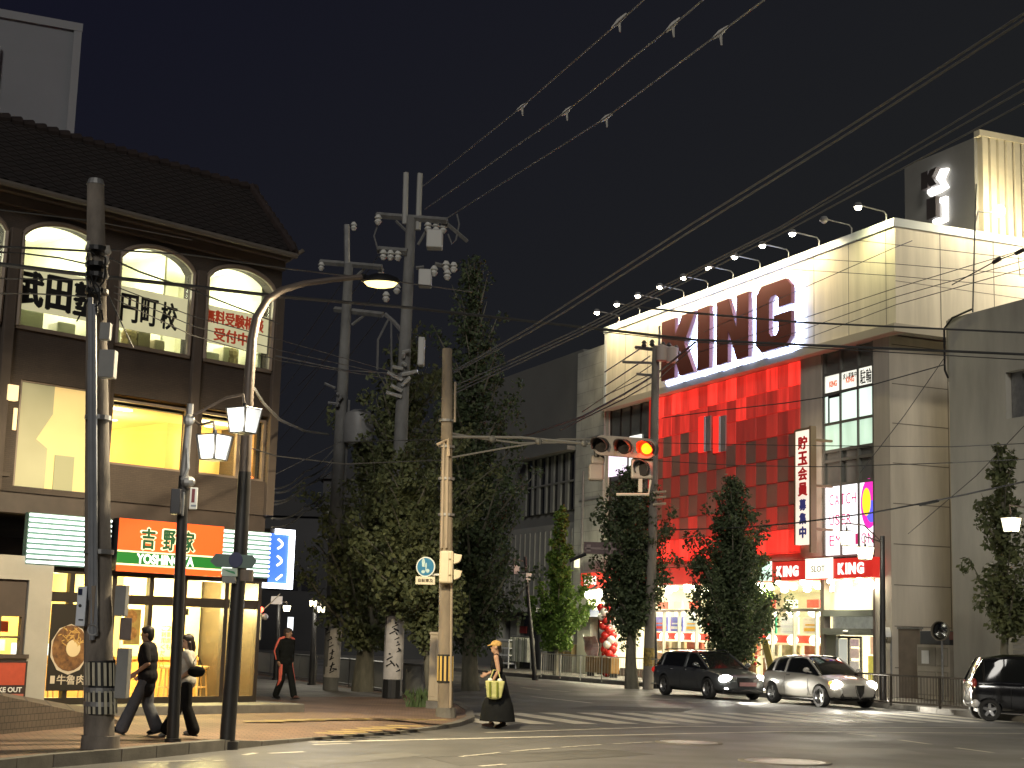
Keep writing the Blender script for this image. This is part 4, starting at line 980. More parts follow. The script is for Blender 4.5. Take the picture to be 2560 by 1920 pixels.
# ------------------------------------------------------------------ neighbours of the parlour
RGREY = mat("grey_stucco", (0.44, 0.42, 0.365), .85, nz=.24, nscale=.9, stretch=(1, 1, .2))
gx0 = kx(2380, 1400, -.2); gz = kz(2434, 781, -.2)
t = thing("grey_corner_house", "plain grey stucco building with one dark window at the right edge", "building", KO, K.rz)
wx0, wz0 = K.xz(2516, 1048, -.2); wx1, wz1 = K.xz(2590, 915, -.2)
m = MB(); m.box(gx0, wx0, -.2, 9, .1, gz); m.box(wx0, wx1, -.2, 9, .1, wz0); m.box(wx0, wx1, -.2, 9, wz1, gz); m.box(wx1, 26, -.2, 9, .1, gz); m.box(gx0 - .22, gx0, -.1, 3, kz(2372, 955), gz)
m.build("wall", RGREY, t)
m = MB(); m.box(wx0, wx1, .12, .2, wz0, wz1); wn = m.build("window", mat("dark_window_glass", (.05, .055, .06), .1), t)
m = MB(); m.box(wx0 + .02, wx0 + .5, .0, .12, wz0, wz1 - .05); m.box(wx0 + .62, wx0 + .72, .04, .12, wz0, wz1); m.box(wx0, wx1, .02, .12, wz1 - .1, wz1); m.build("window_frame", GREY, wn)
m = MB()
for i in range(26): z = .4 + i * .16; m.box(kx(2532, 1500, -.2), 25, -.24, -.2, z, z + .11)
m.build("roller_shutter", mat("shutter_grey", (.27, .26, .24), .6), t)
m = MB(); m.tube([(gx0 + .05, -.28, kz(2370, 950)), (gx0 - .1, -.28, kz(2365, 930)), (gx0 - .1, -.28, gz - .3), (gx0 + .3, -.28, gz - .02), (gx0 + 1.2, -.25, gz + .1)], .035, 6); m.build("roof_pipe", DARKM, t)
# things in the gap between the two buildings
def kthing(name, label, cat, group=None): return thing(name, label, cat, KO, K.rz, group)
t = kthing("alley_partition", "brown metal partition wall in the gap beside the parlour", "partition")
x0, z0 = K.xz(2232, 1700, .25); x1, z1 = K.xz(2300, 1573, .25)
m = MB(); m.box(x0, x1, .25, .33, .14, z1); m.build("panel", mat("brown_sheet", (.20, .165, .13), .7, nz=.2), t)
m = MB(); m.box(x0 - .1, x1, .20, .38, z1, z1 + .06); m.build("top_rail", GREY, t)
t = kthing("service_cabinet", "pale double door service cabinet against the grey wall", "cabinet")
x0, x1 = kx(2293, 1650, -.3), kx(2374, 1650, -.3); z1 = kz(2330, 1612, -.3)
m = MB(); m.box(x0, x1, -.3, .2, .2, z1); m.build("cabinet_body", mat("cabinet_beige", (.42, .38, .31), .6, nz=.12), t)
xm = kx(2342, 1650, -.3); zm = kz(2330, 1672, -.3)
for a, b_ in ((x0 + .06, xm - .04), (xm + .04, x1 - .06)):
    for c, d in ((.3, zm - .08), (zm + .08, z1 - .08)):
        m = MB(); m.box(a, b_, -.325, -.302, c, d); dr = m.build("door", mat("cabinet_door", (.27, .245, .20), .6), t)
        m = MB(); n = int((b_ - a) / .06)
        for i in range(n): m.box(a + .02 + i * .06, a + .045 + i * .06, -.335, -.326, c + .04, d - .04)
        if not (a == x0 + .06 and d > zm): m.build("louvre", MATS["cabinet_beige"], dr)
m = MB(); m.box(kx(2305, 1640, -.34), kx(2322, 1640, -.34), -.36, -.336, kz(2310, 1659, -.34), kz(2310, 1626, -.34)); m.build("paper_notice", WHITE, t)
t = kthing("meter_box", "dark box on top of the beige service cabinet", "box")
m = MB(); m.box(kx(2300, 1600, -.1), kx(2374, 1600, -.1), -.1, .2, z1 + .005, kz(2330, 1577, -.1)); m.build("box_body", mat("navy_box", (.05, .055, .065), .5), t, bevel=.02)
m = MB(); m.box(kx(2374, 1600, -.1), kx(2384, 1600, -.1), -.12, .1, kz(2374, 1600, -.1), kz(2374, 1580, -.1)); m.build("side_lamp", mat("maroon", (.15, .05, .04), .5), t)
def mirror(px, py, r, y, label, tilt):
    x, z = K.xz(px, py, y)
    t = thing("convex_mirror", label, "traffic mirror", K.w(x, y, 0), K.rz + tilt)
    m = MB(); m.tube([(0, .08, .14), (0, .08, z)], .035, 8); m.build("post", GREY, t)
    Mx = Matrix.Rotation(R(90), 4, 'X')
    m = MB(); m.lathe([(0, .07), (r * .5, .055), (r * .93, 0)], (0, 0, z), 26, Mx); m.build("mirror_face", mat("mirror_glass", (.16, .165, .16), .22, 1.0), t, smooth=True)
    m = MB(); m.lathe([(r * .93, .01), (r * .93, -.04), (r * 1.05, -.05), (r * 1.07, .06), (r, .06)], (0, 0, z), 26, Mx); m.build("mirror_rim", mat("mirror_rim", (.25, .22, .17), .5), t)
    if px > 2300: return
    m = MB(); a = [(r * 1.1 * math.cos(R(200 - k_ * 10)), r * 1.1 * math.sin(R(200 - k_ * 10))) for k_ in range(22)]; b2 = [(p[0] * .9, p[1] * .98) for p in a][::-1]; m.prism([(p[0], z + p[1]) for p in a + b2], -.16, .03); m.build("hood", WHITE, t)
mirror(2221, 1589, .24, -.9, "smaller round convex mirror on a post in front of the brown partition", R(-25))
mirror(2351, 1577, .29, -.8, "larger round dark convex mirror above the beige cabinet", R(20))
# tall dark building and white tiled strip left of the parlour
DGREY = mat("charcoal_render", (0.145, 0.145, 0.137), .85, nz=.12, nscale=.4)
x1 = kx(1456, 1000, .2); x0 = kx(1258, 1000, .2); z1 = kz(1455, 874, .2)
t = kthing("charcoal_building", "tall dark charcoal building left of the parlour with barred window", "building")
m = MB(); m.box(x0 - 8, x1, .2, 10, .1, z1); m.build("wall", DGREY, t)
m = MB(); xw0, zw0 = K.xz(1362, 1285, .2); xw1, zw1 = K.xz(1446, 1128, .2); m.box(xw0 - 2.2, xw1, .12, .199, zw0, zw1); wn = m.build("window", mat("black_glass", (.012, .013, .014), .15), t)
m = MB(); n = 7
for i in range(n + 1): x = xw0 - 2.2 + (xw1 - xw0 + 2.2) * i / n; m.box(x - (.22 if i in (2, 4, 5, 6) else .05), x + .12, .02, .119, zw0, zw1)
m.box(xw0 - 2.2, xw1, .0, .119, (zw0 + zw1) / 2 - .04, (zw0 + zw1) / 2 + .04); m.build("window_bars", DGREY, wn)
m = MB(); m.box(xw0 - 2.5, xw1 + .2, -.5, .199, zw1 + .02, zw1 + .22); m.build("window_ledge", DGREY, t)
t = kthing("white_tile_building", "narrow pale tiled building squeezed between the dark building and the parlour", "building")
xa, xb = x1 + .02, XLU - .32; zt_ = kz(1480, 872, -.1)
m = MB(); m.box(xa, xb, -.1, 9, .1, zt_); m.build("wall", brick_mat("pale_wall_tile", (.46, .46, .42), (.43, .43, .39), (.30, .30, .28), .9, bw=1.2, rh=.55, ms=.012, mapping=(R(90), 0, 0), bump=.1), t)
m = MB()
for py in (1095, 1250, 1385): z = kz(1480, py, -.1); m.box(xa + .5, xb - .3, -.13, -.101, z, z + .06)
m.tube([(xb - 1.9, -.2, .2), (xb - 1.9, -.2, zt_ * .62)], .06, 6); m.build("trim", GREY, t)
m = MB(); xx, zz = K.xz(1438, 1407, -.3); m.box(xx - .12, xx + .12, -.3, -.12, zz - .22, zz + .22); m.build("wall_light", emat("small_wall_light", (1, .95, .6), 1.0), t)
# grey two storey shop in front of the charcoal building
xs0, xs1 = kx(1238, 1600, -.4), kx(1446, 1600, -.4); zs = kz(1350, 1312, -.4)
t = kthing("grey_shop", "low grey shop building with canopy behind the street trees", "building")
m = MB(); m.box(xs0, xs1, .05, .18, 3.0, zs); m.box(xs0, kx(1246, 1600, -.4), -.4, .18, .14, 3.0); m.box(kx(1262, 1600, -.4), kx(1278, 1600, -.4), -.1, .18, .14, 3.0); m.box(kx(1338, 1600, -.4), kx(1346, 1600, -.4), -.1, .18, .14, 3.0); m.box(kx(1432, 1600, -.4), xs1, -.1, .18, .14, 3.0)
m.build("wall", mat("mid_grey_wall", (.22, .22, .205), .8, nz=.2, nscale=.6), t)
m = MB(); m.box(xs0, kx(1338, 1560, -.8), -1.0, .05, 2.95, 3.15); m.build("canopy", mat("canopy_grey", (.34, .34, .32), .6), t)
m = MB()
for i in range(16): x = xs0 + (xs1 - xs0) * i / 16; m.box(x, x + .1, -.02, .05, 3.6, zs - .3)
m.build("cladding_ribs", mat("cladding", (.16, .16, .15), .7), t)
m = MB(); m.box(kx(1280, 1600, -.1), kx(1336, 1600, -.1), .1, .17, .14, 2.8); m.box(kx(1348, 1600, -.1), kx(1430, 1600, -.1), .1, .17, .14, 2.9); m.build("shop_glass", mat("shop_dark_glass", (.05, .05, .048), .12), t)
m = MB(); m.box(kx(1281, 1600, -.1), kx(1308, 1600, -.1), .05, .09, 1.9, 2.25); m.build("red_display", mat("red_goods", (.30, .03, .03), .6, nz=.5, nscale=9), t)
t = kthing("shop_signboard", "grey signboard with dark letters above two brown boxes", "sign")
a, b_ = kx(1388, 1592, -.5), kx(1431, 1592, -.5)
m = MB(); m.box(a, b_, -.55, -.45, kz(1410, 1607, -.5), kz(1410, 1580, -.5)); m.build("board", mat("board_grey", (.40, .40, .36), .6), t)
tx = MB(); text_fit(tx, "S LOU", a + .25, b_ - .12, kz(1410, 1598, -.5), kz(1410, 1587, -.5), -.552, bold=.04); tx.build("board_letters", INK, t)
m = MB(); m.box(a, b_, -.5, .1, .14, kz(1410, 1640, -.5))
for i in range(6): m.box(a - .01, b_ + .01, -.52, -.5, .3 + i * .16, .34 + i * .16)
m.build("slatted_base", mat("slat_grey", (.33, .33, .29), .7, nz=.2), t)
for i, (p0, p1) in enumerate(((1389, 1411), (1415, 1431))):
    bx = kthing("cardboard_box", ("wider" if i == 0 else "narrower") + " brown carton on the slatted base below the grey signboard", "box")
    m = MB(); m.box(kx(p0, 1625, -.4), kx(p1, 1625, -.4), -.45, -.1, kz(1410, 1640, -.5) + .005, kz(1410, 1611, -.5)); m.build("carton", mat("carton_brown", (.36, .26, .13), .8, nz=.2), bx)
t = kthing("white_shelf", "white wire shelf rack standing by the grey shop", "shelf")
a, b_ = kx(1242, 1650, -1.2), kx(1275, 1650, -1.2)
m = MB()
for x in (a, b_ - .04):
    for y in (-1.3, -.9): m.box(x, x + .05, y, y + .05, .14, 1.55)
m.build("uprights", WHITE, t)
for z in (.35, .75, 1.1, 1.5): m = MB(); m.box(a, b_, -1.3, -.85, z, z + .07); m.build("shelf_board", WHITE, t)
m = MB(); m.box(a + .05, b_ - .1, -1.25, -.9, 1.18, 1.42); m.build("folded_cloths", mat("cloth_pale", (.5, .47, .36), .9, nz=.3, nscale=6), t)
t = kthing("tall_rack", "greenish rack of hanging clothes outside the grey shop", "rack")
a, b_ = kx(1279, 1650, -.9), kx(1327, 1650, -.9)
m = MB(); m.tube([(a, -.9, .14), (a, -.9, 1.75), (b_, -.9, 1.75), (b_, -.9, .14)], .03, 6); m.build("rail", GREY, t)
for i in range(9):
    x = a + .12 + i * (b_ - a - .2) / 8.5; m = MB(); m.prism([(x, .5), (x + .16, .5), (x + .18, 1.5), (x + .1, 1.68), (x + .06, 1.68), (x - .02, 1.5)], -1.1, -.7); m.build("garment", mat("garment_%d" % (i % 3), ((.30, .32, .24), (.22, .23, .18), (.45, .45, .38))[i % 3], .9, nz=.3, nscale=4), t)
# awning shop, bulbs and balloons at the left end of the parlour
t = kthing("shop_awning", "dark blue awning with pale lettering over a doorway left of the dark tree", "awning")
a, b_ = kx(1449, 1528, -.9), kx(1519, 1528, -.9)
z0, z1 = kz(1480, 1542, -.9), kz(1480, 1514, -.9)
m = MB(); m.add([(a, -.95, z0), (b_, -.95, z0), (b_, .0, z0), (a, .0, z0), (a + .5, -.35, z1), (b_, -.35, z1), (b_, 0, z1), (a + .5, 0, z1)], [(0, 1, 5, 4), (4, 5, 6, 7), (0, 4, 7, 3), (1, 2, 6, 5), (0, 3, 2, 1)]); m.build("canvas", mat("awning_navy", (.035, .04, .075), .8), t)
Mt = Matrix.Rotation(-math.atan2(.6, z1 - z0), 4, 'X')
tx = MB(); zc_ = (z1 - z0); 
v0 = Vector((0, -.95, z0)); up = Vector((0, .6, z1 - z0)).normalized(); nrm = Vector((0, -up.z, up.y))
Mm = Matrix(((1, 0, 0, 0), (0, -nrm.y, up.y, v0.y), (0, -nrm.z, up.z, v0.z), (0, 0, 0, 1)))
text_fit(tx, "スロット", a + .75, b_ - .35, .42, .88, -.015, bold=.02, M=Mm); tx.build("awning_text", mat("awning_pale", (.55, .52, .45), .7), t)
t = kthing("cream_pillar", "plain cream pillar beside the doorway under the blue awning", "pillar")
m = MB(); m.box(kx(1441, 1620, -.6), kx(1474, 1620, -.6), -.6, -.12, .14, kz(1455, 1541, -.6)); m.build("pillar", mat("cream_pillar_paint", (.50, .50, .41), .7, nz=.1), t, bevel=.03)
m = MB(); m.box(kx(1476, 1620, -.2), kx(1519, 1620, -.2), -.2, -.12, .14, kz(1480, 1542, -.4)); dd = m.build("doorway", mat("dark_door_glass", (.035, .03, .025), .1), t)
for px in (1487, 1503): x = kx(px, 1590, -.24); m = MB(); m.box(x - .06, x + .06, -.25, -.201, .5, 2.9); m.build("door_edge", mat("steel_bar", (.35, .33, .28), .35, .6), dd)
for i, (px, py) in enumerate(((1473, 1487), (1497, 1484))):
    x, z = K.xz(px, py, -.9)
    t = kthing("bulb_light", ("left" if i == 0 else "right") + " one of the two bright bulbs under the red letter above the blue awning", "lamp", "bulbs above the awning")
    m = MB(); m.ball((x, -.9, z), .2, 12, 8); m.build("bulb", emat("bright_bulb", (1, .97, .68), 22.0), t, smooth=True)
    m = MB(); m.tube([(x, -.9, z + .2), (x, -.5, z + .45)], .05, 6); m.build("bracket", DARKM, t)
    lamp("bulb_glow", 'POINT', t, (x, -1.3, z - .2), 150, (1, .95, .6), .15)
t = kthing("letter_sign", "two pale upright letters standing on the awning roof under the bulbs", "sign")
tx = MB(); text_fit(tx, "EL", kx(1472, 1505, -.5), kx(1516, 1505, -.5), z1 + .02, z1 + .75, -.5, bold=.03, depth=.08); tx.build("letters", mat("pale_letters", (.52, .5, .38), .5), t)
t = kthing("balloon_column", "twisted column of red and white balloons by the doorway", "balloons")
rb = random.Random(5)
xb0, xb1 = kx(1528, 1690, -1.4), kx(1512, 1590, -1.4)
for i in range(15):
    z = .3 + i * .20
    for k_ in range(3):
        a_ = i * .9 + k_ * 2.09; c = ((xb0 + (xb1 - xb0) * i / 15) + .22 * math.cos(a_), -1.4 + .2 * math.sin(a_), z)
        m = MB(); m.ball(c, .19, 10, 7); m.build("balloon", mat("balloon_red", (.50, .025, .02), .25) if k_ != (i // 2) % 3 else mat("balloon_white", (.72, .68, .64), .25), t, smooth=True)
t = kthing("banner_flag", "leaning pink and white banner flag beside the cream pillar", "banner")
p0, p1, p2, p3 = [Vector((*[(v := K.xz(px, py, -1.6))[0]], -1.6, v[1])) for px, py in ((1474, 1664), (1498, 1664), (1492, 1590), (1456, 1592))]
m = MB(); vs = []; n = 8
for i in range(n + 1):
    for j in range(3):
        a_ = p0.lerp(p3, i / n).lerp(p1.lerp(p2, i / n), j / 2); vs.append((a_.x, a_.y + .06 * math.sin(i * 1.1 + j), a_.z))
m.add(vs, [(i * 3 + j, i * 3 + j + 1, (i + 1) * 3 + j + 1, (i + 1) * 3 + j) for i in range(n) for j in range(2)])
fl = m.build("flag_cloth", mat("flag_pink", (.78, .62, .58), .8, nz=.6, nscale=4, col2=(.62, .28, .27)), t)
sl = fl.modifiers.new("thick", "SOLIDIFY"); sl.thickness = .012
m = MB(); m.tube([(p0.x, -1.55, .14), (p3.x - .03, -1.55, p3.z + .1)], .02, 6); m.build("flag_pole", WHITE, t)
t = kthing("wooden_bench_box", "low brown wooden planter box at the foot of the balloon column", "planter")
a, b_ = kx(1473, 1680, -1.9), kx(1538, 1680, -1.9)
m = MB(); m.box(a, b_, -2.1, -1.7, .3, .98); m.build("box_body", mat("amber_wood", (.30, .17, .05), .5, nz=.4, nscale=3), t, bevel=.03)
m = MB()
for x in (a + .1, b_ - .2): m.box(x, x + .12, -2.05, -1.75, .14, .3)
m.build("feet", DARKM, t)
# far houses that close the side street on the left
for i, (pa, pb, Y, pz, lab, c_) in enumerate(((640, 790, 118, 1290, "low dark house at the far end of the side street", (.055, .055, .058)), (790, 1010, 104, 1200, "dim dark house behind the street trees on the far side", (.05, .05, .052)), (1000, 1262, 96, 1085, "dark block behind the tall trees left of the charcoal building", (.06, .06, .06)))):
    A, B = D(pa, 1580, Y), D(pb, 1580, Y); zt_ = D((pa + pb) / 2, pz, Y).z
    t = thing("far_house", lab, "building", (A.x, Y, 0), 0)
    m = MB(); w_ = B.x - A.x; m.box(0, w_, 0, 10, 0, zt_); m.build("wall", mat("far_wall_%d" % i, c_, .9, nz=.2, nscale=.3), t)
    m = MB(); m.prism([(-.4, zt_), (w_ + .4, zt_), (w_ * .5, zt_ + 1.6)], -.3, 10.3); m.build("roof", mat("far_roof", (.03, .03, .032), .8), t)
    m = MB()
    for k_ in range(3): m.box(w_ * (.12 + .3 * k_), w_ * (.12 + .3 * k_) + 1.1, -.05, 0, zt_ * .45, zt_ * .45 + 1.2)
    m.build("window", mat("black_glass2", (.02, .02, .025), .2), t)
# ------------------------------------------------------------------ poles, lamps, signals, signs in the street
PAVZ = .14
def local(o, p): return Vector(p) - Vector(o)
def polething(name, label, cat, px, py, z=PAVZ, group=None):
    p = G(px, py, z); return thing(name, label, cat, (p.x, p.y, 0), 0, group), p
CAMRZ = lambda p: math.atan2(-p.x, p.y)       # turn that faces the camera side
WOODP = mat("old_pole_concrete", (0.19, 0.165, 0.14), .9, nz=.55, nscale=3.2, bump=.4, bscale=22, stretch=(1, 1, .35))
# --- left utility pole
t, b = polething("utility_pole", "mottled utility pole with conduits and boxes at the left kerb", "utility pole", 250, 1873)
o = Vector((b.x, b.y, 0)); Z = b.y
top = D(239, 462, Z + .15) - o
def onp(px, py, dy=0.0): return D(px, py, Z + dy) - o
m = MB(); m.tube([(0, 0, 0), top * .5, top], [.205, .165, .118], 20); m.tube([(0, 0, .0), (0, 0, .32)], [.26, .25], 14)
m.build("pole", WOODP, t, smooth=True)
m = MB(); m.tube([top, top + Vector((0, 0, .08))], [.125, .10], 14); m.build("pole_cap", GREY, t)
for k, (x0, y0, x1, y1, r) in enumerate(((226, 745, 230, 1600, .038), (236, 760, 240, 1590, .03), (222, 900, 224, 1500, .02))):
    m = MB(); m.tube([onp(x0, y0, -.17), onp((x0 + x1) / 2, (y0 + y1) / 2, -.19), onp(x1, y1, -.21)], r, 8); m.build("conduit", mat("conduit_grey", (.23, .24, .26), .45, .2, nz=.15), t)
def pbox(nm, px0, py0, px1, py1, dy, dp, mt, parent=None, bevel=.01):
    a, c = onp(px0, py1, dy), onp(px1, py0, dy); m = MB(); m.box(a.x, c.x, a.y, a.y + dp, a.z, c.z); return m.build(nm, mt, parent or t, bevel=bevel)
BOXG = mat("box_grey", (.22, .22, .21), .6, nz=.15)
for q in ((247, 806, 276, 848, -.3, .12), (243, 874, 288, 942, -.34, .18), (283, 1463, 316, 1540, -.1, .2), (284, 1621, 322, 1746, -.12, .22)):
    pbox("junction_box", *q, BOXG)
wb = pbox("white_cabinet", 187, 1466, 218, 1565, -.25, .18, mat("white_cabinet_paint", (.62, .66, .72), .45))
pbox("cabinet_window", 195, 1472, 206, 1487, -.262, .01, mat("navy_lens", (.02, .025, .06), .2), wb, 0)
m = MB(); c = onp(200, 1514, -.256); m.ball(c, .022, 10, 6, (1, .2, 1)); m.build("cabinet_lock", BLACK, wb)
pbox("name_strip", 196, 1548, 208, 1551, -.258, .006, BLACK, wb, 0)
pbox("brown_plate", 219, 1464, 240, 1562, -.24, .1, mat("brown_plate", (.18, .145, .11), .6))
pbox("notice_plate", 297, 1545, 330, 1600, -.02, .03, mat("notice_brown", (.17, .13, .11), .6, nz=.3))
m = MB()
for i in range(10): a = 2 * math.pi * i / 10; m.tube([onp(232 + 12 * math.cos(a), 1575 + 13 * math.sin(a), -.24), onp(232 + 12 * math.cos(a + .63), 1575 + 13 * math.sin(a + .63), -.24)], .013, 5)
m.build("cable_loop", GREY, t)
lo = onp(254, 1785); hi = onp(252, 1652)
m = MB(); m.tube([(lo.x, lo.y, lo.z), (hi.x, hi.y, hi.z)], [.208, .196], 20, cap=False); gsl = m.build("guard_sleeve", BLACK, t, smooth=True)
for zz0, zz1 in (((.01), .44), (.54, .97)):
    for k in range(7):
        a = -math.pi / 2 + (k - 2.6) * .36; m = MB()
        p0, p1 = lo.lerp(hi, zz0), lo.lerp(hi, zz1); d = Vector((math.cos(a), math.sin(a), 0)) * .205; s = Vector((-d.y, d.x, 0)).normalized() * .018
        m.add([p0 + d - s, p0 + d + s, p1 + d + s, p1 + d - s, p0 + d * 1.06 - s, p0 + d * 1.06 + s, p1 + d * 1.06 + s, p1 + d * 1.06 - s], [(4, 5, 6, 7), (0, 1, 5, 4), (1, 2, 6, 5), (2, 3, 7, 6), (3, 0, 4, 7)])
        m.build("reflective_stripe", mat("pale_stripe", (.50, .47, .36), .5, nz=.3), gsl)
for y0 in (628, 668, 694, 735, 1730, 1765, 1050, 1385):
    c = onp(241 + (y0 - 600) * .008, y0); r_ = .135 + (y0 - 600) / 1250 * .07; m = MB(); m.tube([c, c + Vector((0, 0, .06))], r_ + .02, 16); m.build("steel_band", GREY if y0 > 1000 else DARKM, t)
for k, (px, py) in enumerate(((222, 618), (222, 646), (266, 655), (264, 690), (270, 630))):
    c = onp(px, py, -.1); m = MB(); m.tube([c, c + Vector((0, -.02, .09))], [.04, .025], 8); m.ball(c, .05, 8, 6); m.build("insulator", mat("insulator_grey", (.30, .28, .25), .35), t)
r_ = random.Random(11)
for k in range(9):
    c = [onp(235 + r_.uniform(-18, 28), 640 + r_.uniform(-8, 125), -.17)]
    for j in range(4): c.append(c[-1] + Vector((r_.uniform(-.08, .08), r_.uniform(-.03, .01), r_.uniform(-.2, .06))))
    m = MB(); m.tube(c, .012, 5); m.build("tangled_cable", BLACK, t)

# --- street lamp with curved arm
t, b = polething("street_lamp", "tall street lamp with long curved arm and lit warm lamp head", "street lamp", 568, 1849)
o = Vector((b.x, b.y, 0)); Z = b.y
LP = [(568, 1849), (586, 1600), (600, 1400), (612, 1180), (621, 980), (630, 850), (641, 795), (668, 750), (705, 725), (760, 709), (830, 699), (905, 692)]
pts = [D(px, py, Z + (.9 * max(0, i - 5) / 6)) - o for i, (px, py) in enumerate(LP)]; pts[0] = Vector((0, 0, 0))
LPM = mat("lamp_pole_brown", (.12, .095, .08), .5, .2, nz=.2)
m = MB(); m.tube(pts[3:], [.095, .085, .078, .070, .062, .056, .05, .046, .044], 12); m.build("arm", LPM, t, smooth=True)
m = MB(); m.tube(pts[:4], [.115, .11, .108, .10], 14); m.tube([(0, 0, 0), (0, 0, .12)], .17, 14); m.build("pole", mat("black_pole_paint", (.022, .021, .021), .45, nz=.3, nscale=5), t, smooth=True)
hc = D(952, 704, Z + 1.0) - o
m = MB(); Mh = Matrix.Rotation(R(4), 4, 'Y')
m.lathe([(0, .13), (.12, .12), (.25, .06), (.28, .0), (.26, -.02)], (0, 0, 0), 18, Matrix.Translation(hc) @ Matrix.Diagonal((1.15, .75, 1, 1)).to_4x4()); m.tube([pts[-1], hc + Vector((-.2, 0, .03))], .06, 8); m.build("lamp_head", DARKM, t, smooth=True)
m = MB(); m.lathe([(.25, -.02), (.2, -.075), (.1, -.10), (0, -.105)], (0, 0, 0), 18, Matrix.Translation(hc) @ Matrix.Diagonal((1.1, .72, 1, 1)).to_4x4()); m.build("lamp_glass", emat("sodium_glow", (1, .76, .27), 2.4), t, smooth=True)
sl_ = lamp("street_light", 'SPOT', t, hc + Vector((0, 0, -.15)), 4600, (1, .82, .52), .22, (0, 0, 0), R(177), .35)
# shield sign on the lamp pole
tt, _ = polething("hexagon_sign", "greyish green hexagonal street sign with dark disc on the lamp pole", "street sign", 568, 1849)
zz = Z - .16
a = [(D(px, py, zz) - o) for px, py in ((525, 1403), (540, 1384), (632, 1388), (642, 1402), (630, 1421), (540, 1417))]
m = MB(); m.prism([(p.x, p.z) for p in a], a[0].y - .02, a[0].y); m.build("sign_plate", mat("sign_teal", (.10, .15, .135), .6), tt)
c = D(590, 1400, zz) - o; m = MB(); m.prism([(c.x + .105 * math.cos(R(k * 18)), c.z + .115 * math.sin(R(k * 18))) for k in range(20)], c.y - .03, c.y - .021); m.build("disc", mat("sign_navy", (.03, .035, .09), .6), tt)
tt, _ = polething("small_pole_sign", "small green and white plate with grey box below the hexagonal sign", "sign", 568, 1849)
a, c = D(555, 1440, zz) - o, D(594, 1421, zz) - o
m = MB(); m.box(a.x, c.x, a.y - .03, a.y, a.z, c.z); m.build("plate", mat("mint_plate", (.45, .55, .48), .5, nz=.2), tt)
m = MB(); m.prism([(a.x + .02, c.z - .02), (c.x - .04, c.z - .05), (c.x - .02, c.z - .09), (a.x + .09, c.z - .055)], a.y - .035, a.y - .031); m.build("green_mark", mat("sign_green", (.05, .25, .12), .5), tt)
a, c = D(556, 1457, zz) - o, D(590, 1442, zz) - o; m = MB(); m.box(a.x, c.x, a.y - .05, a.y + .08, a.z, c.z); m.build("box", BOXG, tt)
a, c = D(598, 1452, zz) - o, D(636, 1425, zz) - o; m = MB(); m.tube([((a.x + c.x) / 2, a.y, a.z), ((a.x + c.x) / 2, a.y, c.z)], .1, 12); m.build("brown_cap", mat("brown_cap", (.15, .12, .10), .6), tt)

# --- lantern posts
LANG = emat("lantern_lit_glass", (.93, .95, .93), .55, nz=.15, nscale=4, base=(.6, .6, .6))
LANO = mat("lantern_dim_glass", (.40, .36, .33), .4, emit=(1, .8, .7), estr=.03)
LANH = emat("lantern_warm_glass", (1, .90, .62), 1.6)
def lantern_head(t, c, w_, h_, lit, rz=0.5):
    M = Matrix.Translation(c) @ Matrix.Rotation(rz, 4, 'Z'); hw, hb = w_ / 2, w_ * .36
    m = MB()
    for k in range(4):
        a0, a1 = math.pi / 4 + k * math.pi / 2, math.pi / 4 + (k + 1) * math.pi / 2
        P = lambda a, r, z: M @ Vector((r * 1.414 * math.cos(a), r * 1.414 * math.sin(a), z))
        q = [P(a0, hb, -h_ / 2), P(a1, hb, -h_ / 2), P(a1, hw, h_ / 2), P(a0, hw, h_ / 2)]
        cc = (q[0] + q[1] + q[2] + q[3]) / 4; q = [cc + (p - cc) * .93 for p in q]; m.add(q, [(0, 1, 2, 3)])
    g = m.build("lantern_glass", {0: LANO, 1: LANG, 2: LANH}[lit], t)
    s_ = g.modifiers.new("thick", "SOLIDIFY"); s_.thickness = .012
    m = MB()
    for k in range(4):
        a0 = math.pi / 4 + k * math.pi / 2; m.tube([P(a0, hb, -h_ / 2), P(a0, hw, h_ / 2)], (.030 if lit == 1 else .012) * w_ / .5, 5); a1 = a0 + math.pi / 2
        m.tube([P(a0, hb, -h_ / 2), P(a1, hb, -h_ / 2)], .012 * w_ / .5, 5); m.tube([P(a0, hw, h_ / 2), P(a1, hw, h_ / 2)], .012 * w_ / .5, 5)
    m.box(-hb * .98, hb * .98, -hb * .98, hb * .98, -h_ / 2 - .01, -h_ / 2 + .005, M)
    m.tube([c + Vector((0, 0, h_ * .5)), c + Vector((0, 0, h_ * .72))], [.05 * w_ / .5, .03], 8)
    for k in range(4): a0 = math.pi / 4 + k * math.pi / 2; m.tube([P(a0, hw, h_ / 2), c + Vector((0, 0, h_ * .58))], .012 * w_ / .5, 5)
    m.build("lantern_frame", DARKM, t)
    if lit:
        m = MB(); m.ball(c + Vector((0, 0, -.02)), .11 * w_ / .5, 10, 7); m.build("lantern_bulb", emat("lantern_bulb", (1, .97, .86), 10.0), t, smooth=True)
        lamp("lantern_light", 'POINT', t, c + Vector((0, -w_ * .75, -.05)), 26 if lit == 1 else 45, (1, .94, .78), .18)
